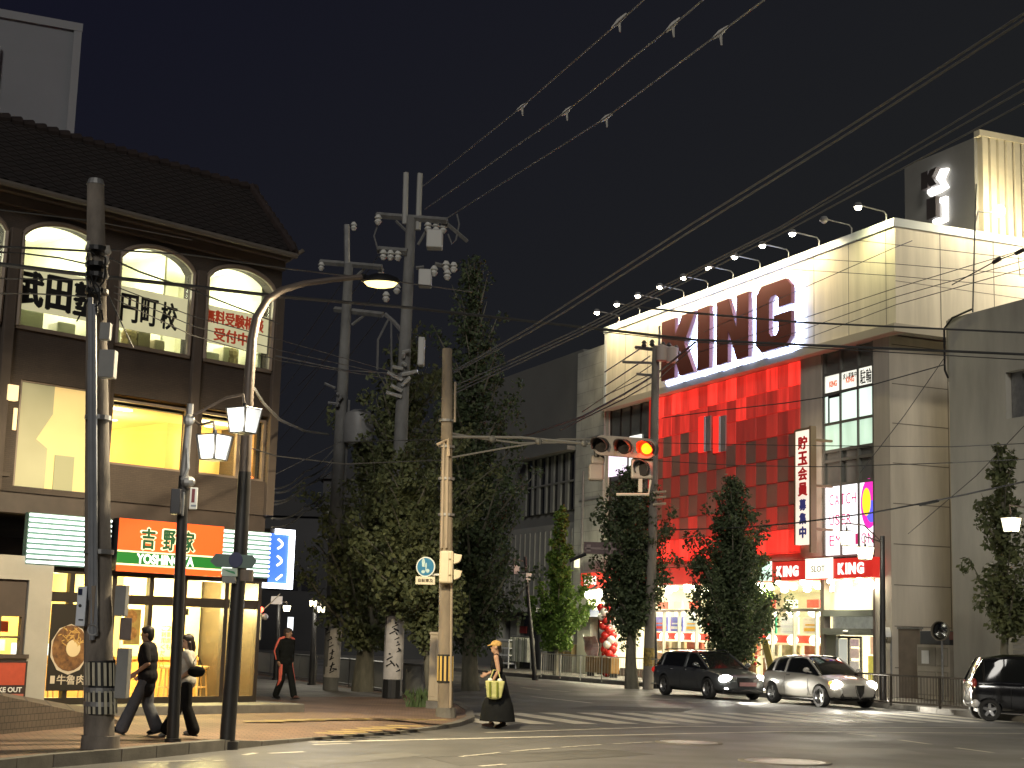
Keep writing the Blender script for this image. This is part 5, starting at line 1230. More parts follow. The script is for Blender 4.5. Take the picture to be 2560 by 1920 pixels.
def lantern_post(label, base, topy, heads, rlow=.085, rtop=.045, split=None, group="lantern street lamps"):
    t, b = polething("lantern_post", label, "street lamp", base[0], base[1], PAVZ, group)
    o = Vector((b.x, b.y, 0)); Z = b.y
    tp = D(topy[0], topy[1], Z) - o
    sp = (D(split[0], split[1], Z) - o) if split else tp * .5
    m = MB(); m.tube([(0, 0, 0), sp], [rlow, rlow * .86], 12); m.tube([(0, 0, 0), (0, 0, .2)], rlow * 1.35, 12); m.build("pole", MATS["black_pole_paint"], t, smooth=True)
    m = MB(); m.tube([sp, tp], [rtop * 1.25, rtop], 10); m.build("upper_pole", GREY if split else MATS["black_pole_paint"], t, smooth=True)
    for (hx, hy, wpx, hpx, lit, mid) in heads:
        c = D(hx, hy, Z - .35) - o; w_, h_ = wpx / 3896 * Z / 1.27, hpx / 3896 * Z
        a0 = D(mid[0], mid[1], Z - .1) - o; att = tp * .96
        m = MB(); m.tube([att, a0, Vector((c.x - .03, c.y, a0.z + .06 * h_)), c + Vector((0, 0, h_ * .6))], .022, 8); m.build("bracket_arm", LPM, t, smooth=True)
        lantern_head(t, c, w_, h_, lit, .80 + CAMRZ(b))
    return t, b, Z, o
t, b, Z, o = lantern_post("black lantern post with two lit four panel lanterns by the left kerb", (432, 1856), (476, 1010), [(609, 1052, 78, 62, 1, (565, 995)), (535, 1119, 80, 62, 1, (500, 1062))], .09, .05, (460, 1190))
def obox(t, o, nm, px0, py0, px1, py1, zz, dp, mt, parent=None, bevel=.01):
    a, c = D(px0, py1, zz) - o, D(px1, py0, zz) - o; m = MB(); m.box(a.x, c.x, a.y, a.y + dp, a.z, c.z); return m.build(nm, mt, parent or t, bevel=bevel)
tt, _ = polething("pedestrian_signal", "dark back of a pedestrian signal on the lantern post", "traffic signal", 432, 1856)
obox(tt, o, "housing", 424, 1222, 452, 1284, Z - .25, .22, mat("signal_black", (.035, .035, .04), .5))
obox(tt, o, "bracket", 452, 1230, 462, 1290, Z - .1, .06, GREY)
tt, _ = polething("push_button_sign", "small white sign with maroon panel on the lantern post", "sign", 432, 1856)
pl = obox(tt, o, "plate", 472, 1219, 495, 1273, Z - .12, .03, WHITE)
obox(tt, o, "maroon_panel", 478, 1222, 488, 1256, Z - .126, .005, mat("maroon_panel", (.16, .03, .04), .5), pl, 0)
obox(tt, o, "small_print", 477, 1262, 490, 1266, Z - .126, .005, mat("grey_print", (.25, .28, .33), .5), pl, 0)
m = MB(); m.ball(D(472, 1050, Z - .1) - o, .09, 10, 7); m.build("clamp", GREY, t)
m = MB(); m.tube([D(455, 1200, Z - .1) - o, D(470, 1170, Z - .1) - o, D(468, 1120, Z - .1) - o], .03, 6); m.build("clamp", GREY, t)
m = MB(); m.ball(D(470, 1205, Z - .05) - o, .11, 10, 7, (1, 1, .8)); m.build("junction", GREY, t)
lantern_post("black lantern post lit before the pachinko entrance, twin lanterns", (2207, 1757), (2206, 1340), [(2117, 1346, 36, 36, 2, (2160, 1313)), (2163, 1383, 40, 32, 2, (2175, 1345))], .10, .07)
lantern_post("unlit twin lantern post in front of the grey shop", (1338, 1692), (1312, 1392), [(1284, 1424, 30, 24, 0, (1296, 1400)), (1314, 1444, 28, 24, 0, (1318, 1420))], .10, .06)
lantern_post("twin lantern post behind the wide dark tree, half lit", (1641, 1712), (1630, 1372), [(1575, 1394, 36, 30, 0, (1600, 1374)), (1610, 1424, 34, 32, 0, (1618, 1400))], .09, .06)
lantern_post("lantern post cut by the right edge of the picture, lit", (2604, 1806), (2590, 1262), [(2528, 1312, 44, 36, 2, (2560, 1268))], .10, .06)
lantern_post("distant twin lantern post shining behind the walking person", (779, 1713), (788, 1500), [(783, 1509, 17, 15, 2, (785, 1498)), (803, 1524, 18, 15, 2, (795, 1508))], .10, .06)
lantern_post("distant single lantern post left of the walking person's head", (690, 1700), (697, 1500), [(717, 1521, 17, 15, 2, (706, 1505))], .10, .06)

# --- two tall utility poles behind the left trees
POSTER = mat("poster_wrap", (.50, .47, .44), .8, nz=.25, nscale=4)
def arm_px(t, o, Z, p0, p1, w_, nm="crossarm", dz=0.0, mt=None):
    a, c = D(p0[0], p0[1], Z + dz) - o, D(p1[0], p1[1], Z - dz) - o
    m = MB(); m.tube([a, c], w_, 4); return m.build(nm, mt or CONC, t)
def insul(t, o, Z, lst, r=.10, mt=None):
    for px, py in lst:
        c = D(px, py, Z - .1) - o; m = MB(); m.lathe([(0, r * 1.6), (r * .45, r * 1.5), (r, r * .6), (r * .5, r * .4), (r * .95, -.2 * r), (r * .4, -r), (0, -r)], c, 10); m.build("insulator", mt or mat("insulator_white", (.55, .55, .52), .3), t, smooth=True)
t, b = polething("utility_pole", "leaning utility pole with pasted white posters beside the tree trunk", "utility pole", 826, 1726)
o = Vector((b.x, b.y, 0)); Z = b.y
P = lambda px, py, d=0: D(px, py, Z + d) - o
m = MB(); m.tube([(0, 0, 0), P(838, 1330), P(852, 1050), P(872, 660)], [.215, .185, .165, .13], 16); m.build("pole", CONC, t, smooth=True)
m = MB(); m.tube([P(868, 690), P(867, 562)], .085, 10); m.build("top_post", GREY, t)
m = MB(); m.tube([P(828, 1693), P(836, 1570)], [.225, .215], 16, cap=False); ps = m.build("poster", POSTER, t, smooth=True)
rr = random.Random(2)
m = MB()
for k in range(7):
    c = P(822 + rr.uniform(0, 20), 1575 + k * 15 + rr.uniform(-4, 4)); a_ = -math.pi / 2 + rr.uniform(-.4, .6); c = P(831, 1575 + k * 16); d = Vector((math.cos(a_), math.sin(a_), 0)) * .245; q = c + d
    m.tube([q, q + Vector((rr.uniform(-.12, .12), .0, rr.uniform(-.25, .1)))], .02, 5); m.tube([q + Vector((.05, 0, -.05)), q + Vector((-.08, 0, -.12))], .014, 5)
m.build("ink_strokes", INK, ps)
arm_px(t, o, Z, (800, 655), (955, 668), .085, dz=.3); arm_px(t, o, Z, (836, 773), (958, 787), .085, dz=.3)
arm_px(t, o, Z, (880, 700), (915, 668), .04, "brace"); arm_px(t, o, Z, (880, 812), (915, 785), .04, "brace")
insul(t, o, Z, [(803, 668), (952, 680), (884, 568)], .1)
m = MB(); m.lathe([(0, -.55), (.42, -.52), (.45, .1), (.40, .32), (.2, .42), (0, .42)], P(898, 1062, -.1), 18); m.build("transformer", mat("transformer_grey", (.22, .22, .22), .5, nz=.15), t, smooth=True)
m = MB(); m.tube([P(858, 1040), P(875, 1040)], .06, 6); m.tube([P(858, 1085), P(880, 1085)], .06, 6); m.build("transformer_bracket", GREY, t)
for x_ in (815, 843): m = MB(); m.tube([P(x_, 1690), P(x_ + 8, 1450), P(x_ + 30, 1000)], .035, 6); m.build("conduit", GREY, t)
for k in range(6): c = P(838 + k * 2, 970 + k * 8, -.3); m = MB(); m.tube([c, c + Vector((rr.uniform(-.4, .1), 0, rr.uniform(-.5, .2)))], .04, 6); m.build("cable_clamp", GREY, t)

t, b = polething("utility_pole", "tallest utility pole with twin steel top posts and transformer boxes", "utility pole", 981, 1746)
o = Vector((b.x, b.y, 0)); Z = b.y
P = lambda px, py, d=0: D(px, py, Z + d) - o
m = MB(); m.tube([(0, 0, 0), P(992, 1330), P(1008, 950), P(1028, 545)], [.22, .195, .165, .13], 16); m.build("pole", CONC, t, smooth=True)
for a_, c_ in (((1012, 560), (1015, 432)), ((1045, 575), (1050, 434))): m = MB(); m.tube([P(*a_), P(*c_)], .075, 10); m.build("top_post", mat("steel_light", (.42, .42, .40), .4, .4), t)
m = MB(); m.tube([P(980, 1745), P(982, 1700)], [.25, .245], 16, cap=False); m.build("black_band", BLACK, t)
m = MB(); m.tube([P(990, 1500), P(988, 1535)], [.24, .24], 16, cap=False); m.build("black_band", BLACK, t)
m = MB(); m.tube([P(982, 1698), P(988, 1540)], [.25, .243], 16, cap=False); ps = m.build("poster", POSTER, t, smooth=True)
m = MB()
for k in range(8):
    c = P(985, 1555 + k * 16); a_ = -math.pi / 2 + rr.uniform(-.5, .6); d = Vector((math.cos(a_), math.sin(a_), 0)) * .25; q = c + d
    m.tube([q, q + Vector((rr.uniform(-.15, .15), 0, rr.uniform(-.22, .1)))], .022, 5); m.tube([q + Vector((.05, 0, -.06)), q + Vector((-.1, 0, -.14))], .016, 5)
m.build("ink_strokes", INK, ps)
for q in ((962, 1745, 970, 1480), (968, 1740, 976, 1500), (1001, 1740, 1003, 1520)): m = MB(); m.tube([P(q[0], q[1], -.1), P(q[2], q[3], -.1)], .035, 6); m.build("conduit", GREY if q[0] != 962 else BLACK, t)
arm_px(t, o, Z, (941, 538), (1118, 552), .09, dz=.3); arm_px(t, o, Z, (945, 624), (1018, 630), .10, dz=.15); arm_px(t, o, Z, (1088, 660), (1140, 672), .06, dz=-.1)
arm_px(t, o, Z, (1118, 560), (1168, 603), .06, "brace", dz=-.2); arm_px(t, o, Z, (990, 552), (1020, 582), .035, "brace"); arm_px(t, o, Z, (1045, 612), (1075, 560), .035, "brace")
arm_px(t, o, Z, (1040, 670), (1060, 668), .05, "brace")
for q in ((1065, 573, 1107, 617), (1045, 672, 1079, 713)):
    a, c = P(q[0], q[3], -.3), P(q[2], q[1], -.3); m = MB(); m.box(a.x, c.x, a.y, a.y + .4, a.z, c.z); m.build("switch_box", mat("switch_box_pale", (.42, .42, .40), .5), t, bevel=.03)
a, c = P(1043, 912, -.3), P(1062, 842, -.3); m = MB(); m.box(a.x, c.x, a.y, a.y + .35, a.z, c.z); m.build("meter_box", MATS["switch_box_pale"], t, bevel=.03)
insul(t, o, Z, [(958, 640), (976, 641), (995, 642), (1070, 570), (1090, 572), (1108, 574), (1115, 668), (1134, 671), (1085, 680), (1118, 690), (945, 552), (962, 700), (965, 745), (992, 725)], .11)
m = MB(); m.tube([P(1142, 535), P(1148, 560), P(1140, 600), P(1130, 610), (P(1120, 585))], .022, 5); m.build("jumper_cable", GREY, t)
m = MB(); m.tube([P(945, 560), P(935, 590), P(945, 625)], .022, 5); m.build("jumper_cable", GREY, t)
m = MB(); m.tube([P(975, 790), P(945, 850), P(943, 925)], .03, 5); m.tube([P(978, 800), P(979, 960)], .025, 5); m.tube([P(962, 785), P(985, 805), P(1008, 832)], .06, 6); m.build("drop_cable", GREY, t)
for k in range(9): c = P(1008 - k * .5, 880 + k * 14, -.2); m = MB(); m.tube([c, c + Vector((rr.uniform(-.45, .45), -.1, rr.uniform(-.2, .25)))], .05, 6); m.build("cable_clamp", MATS["steel_light"], t)

# --- signal pole at the corner
t, b = polething("signal_pole", "concrete signal pole at the pavement corner carrying the long signal arm", "pole", 1114, 1789)
o = Vector((b.x, b.y, 0)); Z = b.y
P = lambda px, py, d=0: D(px, py, Z + d) - o
WARMC = mat("tan_pole_concrete", (0.25, 0.205, 0.15), .85, nz=.4, nscale=3, bump=.3, bscale=25, stretch=(1, 1, .4))
m = MB(); m.tube([(0, 0, 0), P(1115, 1400), P(1117, 1100)], [.16, .14, .115], 16); m.tube([P(1117, 1100), P(1118, 872)], [.125, .105], 16); m.build("pole", WARMC, t, smooth=True)
m = MB(); m.tube([(0, 0, 0), (0, 0, .3)], [.22, .2], 12); m.build("pole_base", KERB, t)
for x0, y0, x1, y1 in ((1110, 1100, 1104, 1370), (1120, 1110, 1116, 1370), (1129, 1450, 1126, 1770), (1138, 955, 1137, 1055)): m = MB(); m.tube([P(x0, y0, -.17), P(x1, y1, -.18)], .025, 6); m.build("conduit", mat("tan_conduit", (.35, .29, .22), .5), t)
for y in (1055, 1120, 1200, 1290): m = MB(); c = P(1116, y); m.tube([c, c + Vector((0, 0, .05))], .175, 14); m.build("steel_band", GREY, t)
m = MB(); m.tube([P(1092, 1112, -.2), P(1120, 1098, -.2), P(1122, 1140, -.2)], .035, 6); m.build("step_bracket", mat("tan_steel", (.45, .36, .26), .5), t)
lo, hi = P(1113, 1706), P(1114, 1636); m = MB(); m.tube([lo, hi], [.172, .168], 16, cap=False); gs = m.build("guard_sleeve", BLACK, t, smooth=True)
for k in range(5):
    a_ = -math.pi / 2 + (k - 2) * .5; d = Vector((math.cos(a_), math.sin(a_), 0)) * .174; s = Vector((-d.y, d.x, 0)).normalized() * .022
    p0, p1 = lo.lerp(hi, .06), lo.lerp(hi, .94); m = MB(); m.add([p0 + d - s, p0 + d + s, p1 + d + s, p1 + d - s, p0 + d * 1.05 - s, p0 + d * 1.05 + s, p1 + d * 1.05 + s, p1 + d * 1.05 - s], [(4, 5, 6, 7), (0, 1, 5, 4), (1, 2, 6, 5), (2, 3, 7, 6), (3, 0, 4, 7)]); m.build("reflective_stripe", mat("amber_stripe", (.62, .42, .12), .5), gs)
ARMM = mat("arm_grey", (.15, .15, .145), .45, .4)
A0, A1 = P(1124, 1092), P(1486, 1110, -.6)
m = MB(); m.tube([A0, A0.lerp(A1, .5) + Vector((0, 0, .06)), A1], [.034, .03, .025], 8); m.build("signal_arm", ARMM, t, smooth=True)
m = MB(); m.tube([P(1122, 1082), P(1200, 1096, -.1), P(1300, 1108, -.25), P(1400, 1106, -.45), A1], .022, 6); m.tube([P(1122, 1145), P(1250, 1122, -.2), P(1400, 1098, -.45), A1 + Vector((0, 0, .1))], .02, 6); m.build("arm_brace", ARMM, t, smooth=True)
for f in (.3, .62, .93): q = A0.lerp(A1, f); m = MB(); m.ball(q, .08, 8, 6); m.build("arm_clamp", ARMM, t)
# horizontal signal on the arm
def sig(label): return thing("traffic_signal", label, "traffic signal", o)
SB = mat("signal_taupe", (.21, .185, .165), .55, nz=.12)
VIS = mat("visor_dark", (.06, .055, .055), .5)
s1 = sig("horizontal traffic signal with glowing amber red lamp at its right end")
c0, c1 = P(1504, 1113, -.75), P(1618, 1122, -.85)
ax = (c1 - c0).normalized(); fw = Vector((-.42, -.9, -.10)).normalized(); up = ax.cross(fw) * -1; up = Vector((0, 0, 1)) if up.length < .1 else up.normalized()
if up.z < 0: up = -up
Mb = Matrix(((ax.x, -fw.x, up.x, c0.x), (ax.y, -fw.y, up.y, c0.y), (ax.z, -fw.z, up.z, c0.z), (0, 0, 0, 1)))
Ln = (c1 - c0).length
poly = [(-.19 * math.cos(R(k * 20 - 90)) , .21 * math.sin(R(k * 20 - 90))) for k in range(10)] + [(Ln + .19 * math.cos(R(90 - k * 20)), .21 * math.sin(R(90 - k * 20))) for k in range(10)]
m = MB(); m.prism(poly, 0, .16, M=Mb); m.build("housing", SB, s1, bevel=.02)
for k in range(3):
    x = Ln * k / 2; lit = k == 2
    Mv = Mb @ Matrix.Translation((x, 0, 0)) @ Matrix.Rotation(R(90), 4, 'X')
    m = MB(); m.lathe([(0, .03), (.10, .02), (.15, .0)], (0, 0, 0), 20, Mv); l = m.build("lens", emat("red_amber_lens", (1, .40, .008), 1.7) if lit else mat("lens_dark", (.02, .017, .017), .65, spec=.2), s1, smooth=True)  # red lamp; the amber core colour stands in for its overexposed centre
    if lit: mr_ = MB(); mr_.lathe([(.112, .022), (.158, .004)], (0, 0, .004), 24, Mv); mr_.build('lens_halo', emat('red_lens_halo', (1, .05, .012), 1.0), l)  # glowing ring stands in for the red halo around the overexposed lamp
    m = MB(); vs = []; n = 16
    for j, (rr_, zz) in enumerate(((.16, 0), (.165, .24))):
        for i in range(n + 1):
            a_ = R(-35 + 250 * i / n); vs.append(Mv @ Vector((rr_ * math.cos(a_), rr_ * math.sin(a_), zz * 1.5 * (.45 + .55 * max(0, math.sin(a_))) if j else 0)))
    m.add(vs, [(i, i + 1, n + 2 + i, n + 1 + i) for i in range(n)]); v = m.build("visor", mat("visor_red_lit", (.35, .03, .02), .5) if lit else VIS, s1, smooth=True); q = v.modifiers.new("thick", "SOLIDIFY"); q.thickness = .012
    if lit: lamp("signal_glow", 'POINT', s1, Mb @ Vector((x, -.28, -.02)), 14, (1, .10, .02), .1)
s2 = sig("grey signal with one dark hooded lens hanging under the glowing signal")
a, c = P(1578, 1196, -.7), P(1634, 1146, -.7); m = MB(); m.box(a.x, c.x, a.y, a.y + .18, a.z, c.z); m.build("housing", mat("signal_light_grey", (.30, .27, .24), .55), s2, bevel=.04)
Mv = Matrix.Translation(P(1606, 1171, -.72)) @ Matrix.Rotation(R(-25), 4, 'Z') @ Matrix.Rotation(R(90), 4, 'X')
m = MB(); m.lathe([(0, .02), (.15, .0)], (0, 0, 0), 20, Mv); m.build("lens", MATS["lens_dark"], s2)
m = MB(); vs = []
for j in range(2):
    for i in range(17): a_ = R(-35 + 250 * i / 16); vs.append(Mv @ Vector((.16 * math.cos(a_), .16 * math.sin(a_), .26 * (.4 + .6 * max(0, math.sin(a_))) * j)))
m.add(vs, [(i, i + 1, 18 + i, 17 + i) for i in range(16)]); v = m.build("visor", VIS, s2, smooth=True); q = v.modifiers.new("thick", "SOLIDIFY"); q.thickness = .012
m = MB(); m.box(*(lambda a, c: (a.x, c.x, a.y, a.y + .1, a.z, c.z))(P(1596, 1230, -.7), P(1606, 1197, -.7))); m.tube([P(1541, 1236, -.7), P(1622, 1236, -.7), P(1627, 1200, -.7)], .03, 6); m.build("hanger", mat("pale_steel", (.42, .40, .35), .5), s2)
s3 = sig("backs of two stacked signal boxes at the left end of the glowing signal")
for q in ((1478, 1138, 1512, 1160), (1472, 1160, 1510, 1200)): a, c = P(q[0], q[3], -.5), P(q[2], q[1], -.5); m = MB(); m.box(a.x, c.x, a.y, a.y + .25, a.z, c.z); m.build("housing", SB, s3, bevel=.04)
m = MB(); m.tube([P(1490, 1120, -.5), P(1492, 1142, -.5)], .05, 8); m.build("hanger", DARKM, s3)
# pedestrian signal, blue sign, plate, cabinet at the corner
s4 = sig("cream pedestrian signal seen from the side with two hoods on the corner pole"); s4["category"] = "pedestrian signal"; s4.name = "pedestrian_signal.001"
a, c = P(1097, 1457, -.40), P(1134, 1377, -.40); m = MB(); m.box(a.x, c.x, a.y, a.y + .3, a.z, c.z); m.build("housing", mat("cream_signal", (.62, .54, .38), .5, nz=.06), s4, bevel=.035)
m = MB(); m.box(c.x - .10, c.x - .085, a.y - .006, a.y, a.z + .03, c.z - .03); m.box(c.x - .05, c.x - .04, a.y - .006, a.y, a.z + .03, c.z - .03); m.build("housing_ribs", mat("cream_dark", (.42, .36, .24), .6), s4)  # darker cream strips down the housing
for (y0, y1) in ((1383, 1410), (1423, 1450)):
    p = [P(x_, y_, -.40) for x_, y_ in ((1134, y0), (1155, y0 + 4), (1151, y0 + 18), (1146, y0 + 23), (1134, y1))]; m = MB(); m.prism([(q.x, q.z) for q in p], p[0].y + .02, p[0].y + .27); m.build("hood", MATS["cream_signal"], s4, bevel=.01)
    h = P(1124, y0 + 17, -.41); m = MB(); m.box(h.x - .02, h.x + .03, h.y, h.y + .02, h.z, h.z + .03); m.build("latch", mat("olive_latch", (.16, .12, .04), .5), s4)
t2 = thing("round_blue_sign", "round blue shared path sign with white figures beside the cream signal", "traffic sign", o)
c = P(1064, 1417, -.3); r_ = 25 / 3896 * Z
Mv = Matrix.Translation(c) @ Matrix.Rotation(R(-16), 4, 'Z') @ Matrix.Rotation(R(90), 4, 'X')
m = MB(); m.lathe([(0, .0), (r_, .0), (r_ * 1.0, -.03), (0, -.03)], (0, 0, 0), 32, Mv); pl = m.build("plate", mat("sign_white_edge", (.62, .66, .64), .4), t2)
m = MB(); m.lathe([(0, .004), (r_ * .88, .004), (r_ * .88, .001)], (0, 0, 0), 32, Mv); m.build("blue_field", mat("sign_blue", (.025, .16, .32), .45), pl)
m = MB()
m.prism([(-.05 * 1 + .035 * math.cos(R(k * 36)), .11 + .06 * math.sin(R(k * 36))) for k in range(10)], .005, .008, 'z', Mv); m.prism([(-.085, .1), (-.015, .1), (-.025, .0), (-.07, .0)], .005, .009, 'z', Mv); m.prism([(.0, .08), (.025, .08), (.03, .02), (.015, -.09), (.0, -.09), (.0, .0), (-.02, .0)], .005, .0095, 'z', Mv)
m.prism([(.05 + .04 * math.cos(R(k * 30)), -.08 + .04 * math.sin(R(k * 30))) for k in range(12)], .005, .0085, 'z', Mv); m.prism([(-.045 + .04 * math.cos(R(k * 30)), -.10 + .035 * math.sin(R(k * 30))) for k in range(12)], .005, .0087, 'z', Mv)
m.build("white_figures", mat("sign_figure", (.45, .60, .62), .5, nz=.3, nscale=14), pl)
m = MB(); m.tube([P(1080, 1437, -.27), P(1098, 1437, -.2)], .022, 8); m.build("bracket", WHITE, t2)
t2 = thing("small_white_plate", "small white plate with black characters under the round blue sign", "traffic sign", o)
a, c = P(1038.5, 1461, -.3), P(1088, 1442, -.3); m = MB(); m.box(a.x, c.x, a.y - .01, a.y + .01, a.z, c.z); m.build("plate", mat("plate_cream", (.62, .56, .42), .5), t2, bevel=.008)
tx = MB(); text_fit(tx, "自転車及", a.x + .05, c.x - .04, a.z + .05, c.z - .045, a.y - .011, bold=.015); tx.build("plate_text", mat("dark_brown_ink", (.05, .035, .015), .6), t2)
p = G(1084, 1770, PAVZ); t2 = thing("control_cabinet", "tall tan signal control cabinet beside the corner pole", "cabinet", (p.x, p.y, 0))
oo = Vector((p.x, p.y, 0)); a, c = D(1069, 1765, p.y - .2) - oo, D(1102, 1588, p.y - .2) - oo
m = MB(); m.box(a.x, c.x, a.y, a.y + .5, .30, c.z); m.build("cabinet_body", mat("tan_cabinet", (.42, .35, .24), .6, nz=.12, nscale=2), t2, bevel=.02)
m = MB(); m.box(a.x - .02, c.x + .02, a.y - .02, a.y + .52, c.z, c.z + .07); m.build("cabinet_roof", MATS["tan_cabinet"], t2, bevel=.02)
m = MB(); m.box(a.x - .04, c.x + .03, a.y - .03, a.y + .54, PAVZ, .30); m.build("plinth", KERB, t2)
m = MB(); m.box(a.x + .02, c.x - .1, a.y - .012, a.y - .002, .4, c.z - .05); m.build("cabinet_door", mat("tan_cabinet_door", (.40, .33, .225), .6), t2, bevel=.005)

# --- pole on the parlour side
t, b = polething("utility_pole", "slim utility pole with wire arms standing before the red wall", "utility pole", 1620, 1714)
o = Vector((b.x, b.y, 0)); Z = b.y
P = lambda px, py, d=0: D(px, py, Z + d) - o
m = MB(); m.tube([(0, 0, 0), P(1632, 1300), P(1640, 865)], [.20, .17, .14], 14); m.build("pole", mat("slim_pole", (.22, .195, .165), .85, nz=.4, nscale=3, bump=.3, stretch=(1, 1, .4)), t, smooth=True)
m = MB(); m.tube([P(1648, 868), P(1649, 815)], .045, 8); m.build("top_post", GREY, t)
arm_px(t, o, Z, (1588, 868), (1700, 882), .07, dz=.3, mt=GREY); arm_px(t, o, Z, (1556, 905), (1640, 908), .05, mt=GREY); arm_px(t, o, Z, (1591, 935), (1648, 940), .05, mt=GREY)
for x_, y_ in ((1655, 880), (1680, 884)): c = P(x_, y_, -.3); m = MB(); m.lathe([(0, -.35), (.22, -.33), (.24, .2), (0, .3)], c, 12); m.build("pole_transformer", mat("pink_grey", (.42, .34, .30), .5), t, smooth=True)
insul(t, o, Z, [(1610, 862), (1630, 860), (1657, 866), (1690, 874), (1672, 868)], .11, VIS)
lo, hi = P(1622, 1665), P(1623, 1620); m = MB(); m.tube([lo, hi], .205, 14, cap=False); gs = m.build("guard_sleeve", mat("guard_amber", (.40, .28, .06), .6, nz=.5, nscale=12, col2=(.05, .04, .02)), t, smooth=True)
for y in (1232, 1245, 1262): m = MB(); m.tube([P(1632, y, -.2), P(1665, y - 3, -.2)], .05, 6); m.build("bracket", mat("tan_bracket", (.42, .34, .24), .5), t)
t2 = thing("hanging_street_board", "long brown street board hung on a black arm above the wide dark tree", "sign", o)
a, c = P(1459, 1384, -.6), P(1557, 1357, -.6); m = MB(); m.box(a.x, c.x, a.y, a.y + .12, a.z, c.z); m.build("board", mat("board_brown", (.13, .085, .085), .6, nz=.2), t2)
m = MB(); m.box(a.x + .04, c.x - .04, a.y - .02, a.y, (a.z + c.z) / 2 - .06, (a.z + c.z) / 2 + .02); m.box(a.x + .1, a.x + .25, a.y - .02, a.y, a.z + .08, a.z + .2); m.box(a.x + .1, a.x + .25, a.y - .02, a.y, c.z - .2, c.z - .1); m.box(c.x - .5, c.x - .42, a.y - .02, a.y, a.z, c.z); m.build("board_marks", mat("board_pale", (.24, .18, .17), .6), t2)
m = MB(); m.tube([P(1424, 1402, -.6), P(1465, 1385, -.6)], .07, 6); m.tube([P(1540, 1370, -.5), P(1622, 1378, 0)], .06, 6); m.build("hanging_arm", BLACK, t2)

# --- bits at the corner of the restaurant
p = L.w(.35, -.1, 0); t = thing("rail_crossing_lamp", "small red lamp on a bracket by the restaurant corner", "lamp", p)
q = D(653, 1524, p.y) - p; m = MB(); m.ball(q, .055, 10, 7); m.build("red_bulb", emat("red_bulb", (1, .10, .05), 6.0), t, smooth=True)
m = MB(); m.tube([q + Vector((0, 0, -.05)), D(700, 1485, p.y) - p], .012, 6); m.tube([D(650, 1600, p.y) - p, q], .02, 6); m.ball(D(662, 1542, p.y) - p, .07, 10, 7); m.build("bracket", GREY, t)
a, c = D(677, 1510, p.y) - p, D(706, 1491, p.y) - p; m = MB(); m.box(a.x, c.x, a.y, a.y + .02, a.z, c.z); m.build("small_flag", mat("lavender_plate", (.4, .4, .46), .6), t)
p = G(725, 1690, PAVZ); p.y += 12; t = thing("lit_shop_sign", "small white lit upright sign above the walking person's head", "sign", (D(725, 1600, p.y).x, p.y, 0))
o = Vector(t.location); a, c = D(718, 1576, p.y) - o, D(732, 1543, p.y) - o
m = MB(); m.box(a.x, c.x, 0, .25, a.z, c.z); m.build("sign_face", emat("cold_sign", (.9, .96, 1), 1.6, nz=.5, nscale=3), t); m = MB(); m.tube([((a.x + c.x) / 2, .12, PAVZ), ((a.x + c.x) / 2, .12, a.z)], .06, 6); m.build("sign_post", DARKM, t)

# --- guard fences
def fence(label, pts, h, post, bars, mt, rail=.03, name="guard_fence", lowgap=.1):
    t = thing(name, label, "fence", (pts[0].x, pts[0].y, 0)); o = Vector((pts[0].x, pts[0].y, 0))
    mp, mr = MB(), MB()
    mbar = MB()
    for a, c in zip(pts[:-1], pts[1:]):
        a, c = Vector((a.x, a.y, PAVZ)) - o, Vector((c.x, c.y, PAVZ)) - o; ln = (c - a).length; n = max(1, round(ln / post))
        for i in range(n + 1):
            q = a.lerp(c, i / n); m = MB(); m.tube([q, q + Vector((0, 0, h + .03))], rail * 1.25, 6); m.build("post", mt, t)
        for z in (h, lowgap): mr.tube([a + Vector((0, 0, z)), c + Vector((0, 0, z))], rail, 6)
        k = int(ln / bars)
        for i in range(1, k):
            q = a.lerp(c, i / k); mbar.tube([q + Vector((0, 0, lowgap)), q + Vector((0, 0, h))], rail * .32, 4)
    mr.build("rails", mt, t); mbar.build("bars", mt, t)
    return t
FB = mat("fence_brown", (.10, .085, .07), .5, .3); FG = mat("fence_grey", (.20, .20, .19), .5, .4); FW = mat("fence_pale", (.42, .42, .37), .5, .2)
fence("brown bar guard fence along the kerb beside the white car", [G(2085, 1751, PAVZ), G(2228, 1764, PAVZ), G(2350, 1773, PAVZ), G(2478, 1784, PAVZ)], .85, 1.6, .11, FB)
k0 = t0 - DS * .35
fence("grey mesh guard fence from the control cabinet back to the poster poles", [k0 - DK * 1.2, k0 - DK * 9], .82, 1.5, .05, FG)
fence("grey mesh guard fence farther back behind the walking person", [k0 - DK * 11, k0 - DK * 26], .82, 2.0, .06, FG)
fence("pale guard fence in front of the grey shop and the blue awning", [G(1330, 1692, PAVZ) + DS * .4, G(1480, 1705, PAVZ) + DS * .4, G(1640, 1717, PAVZ) + DS * .4], .95, 1.7, .2, FW, .02)
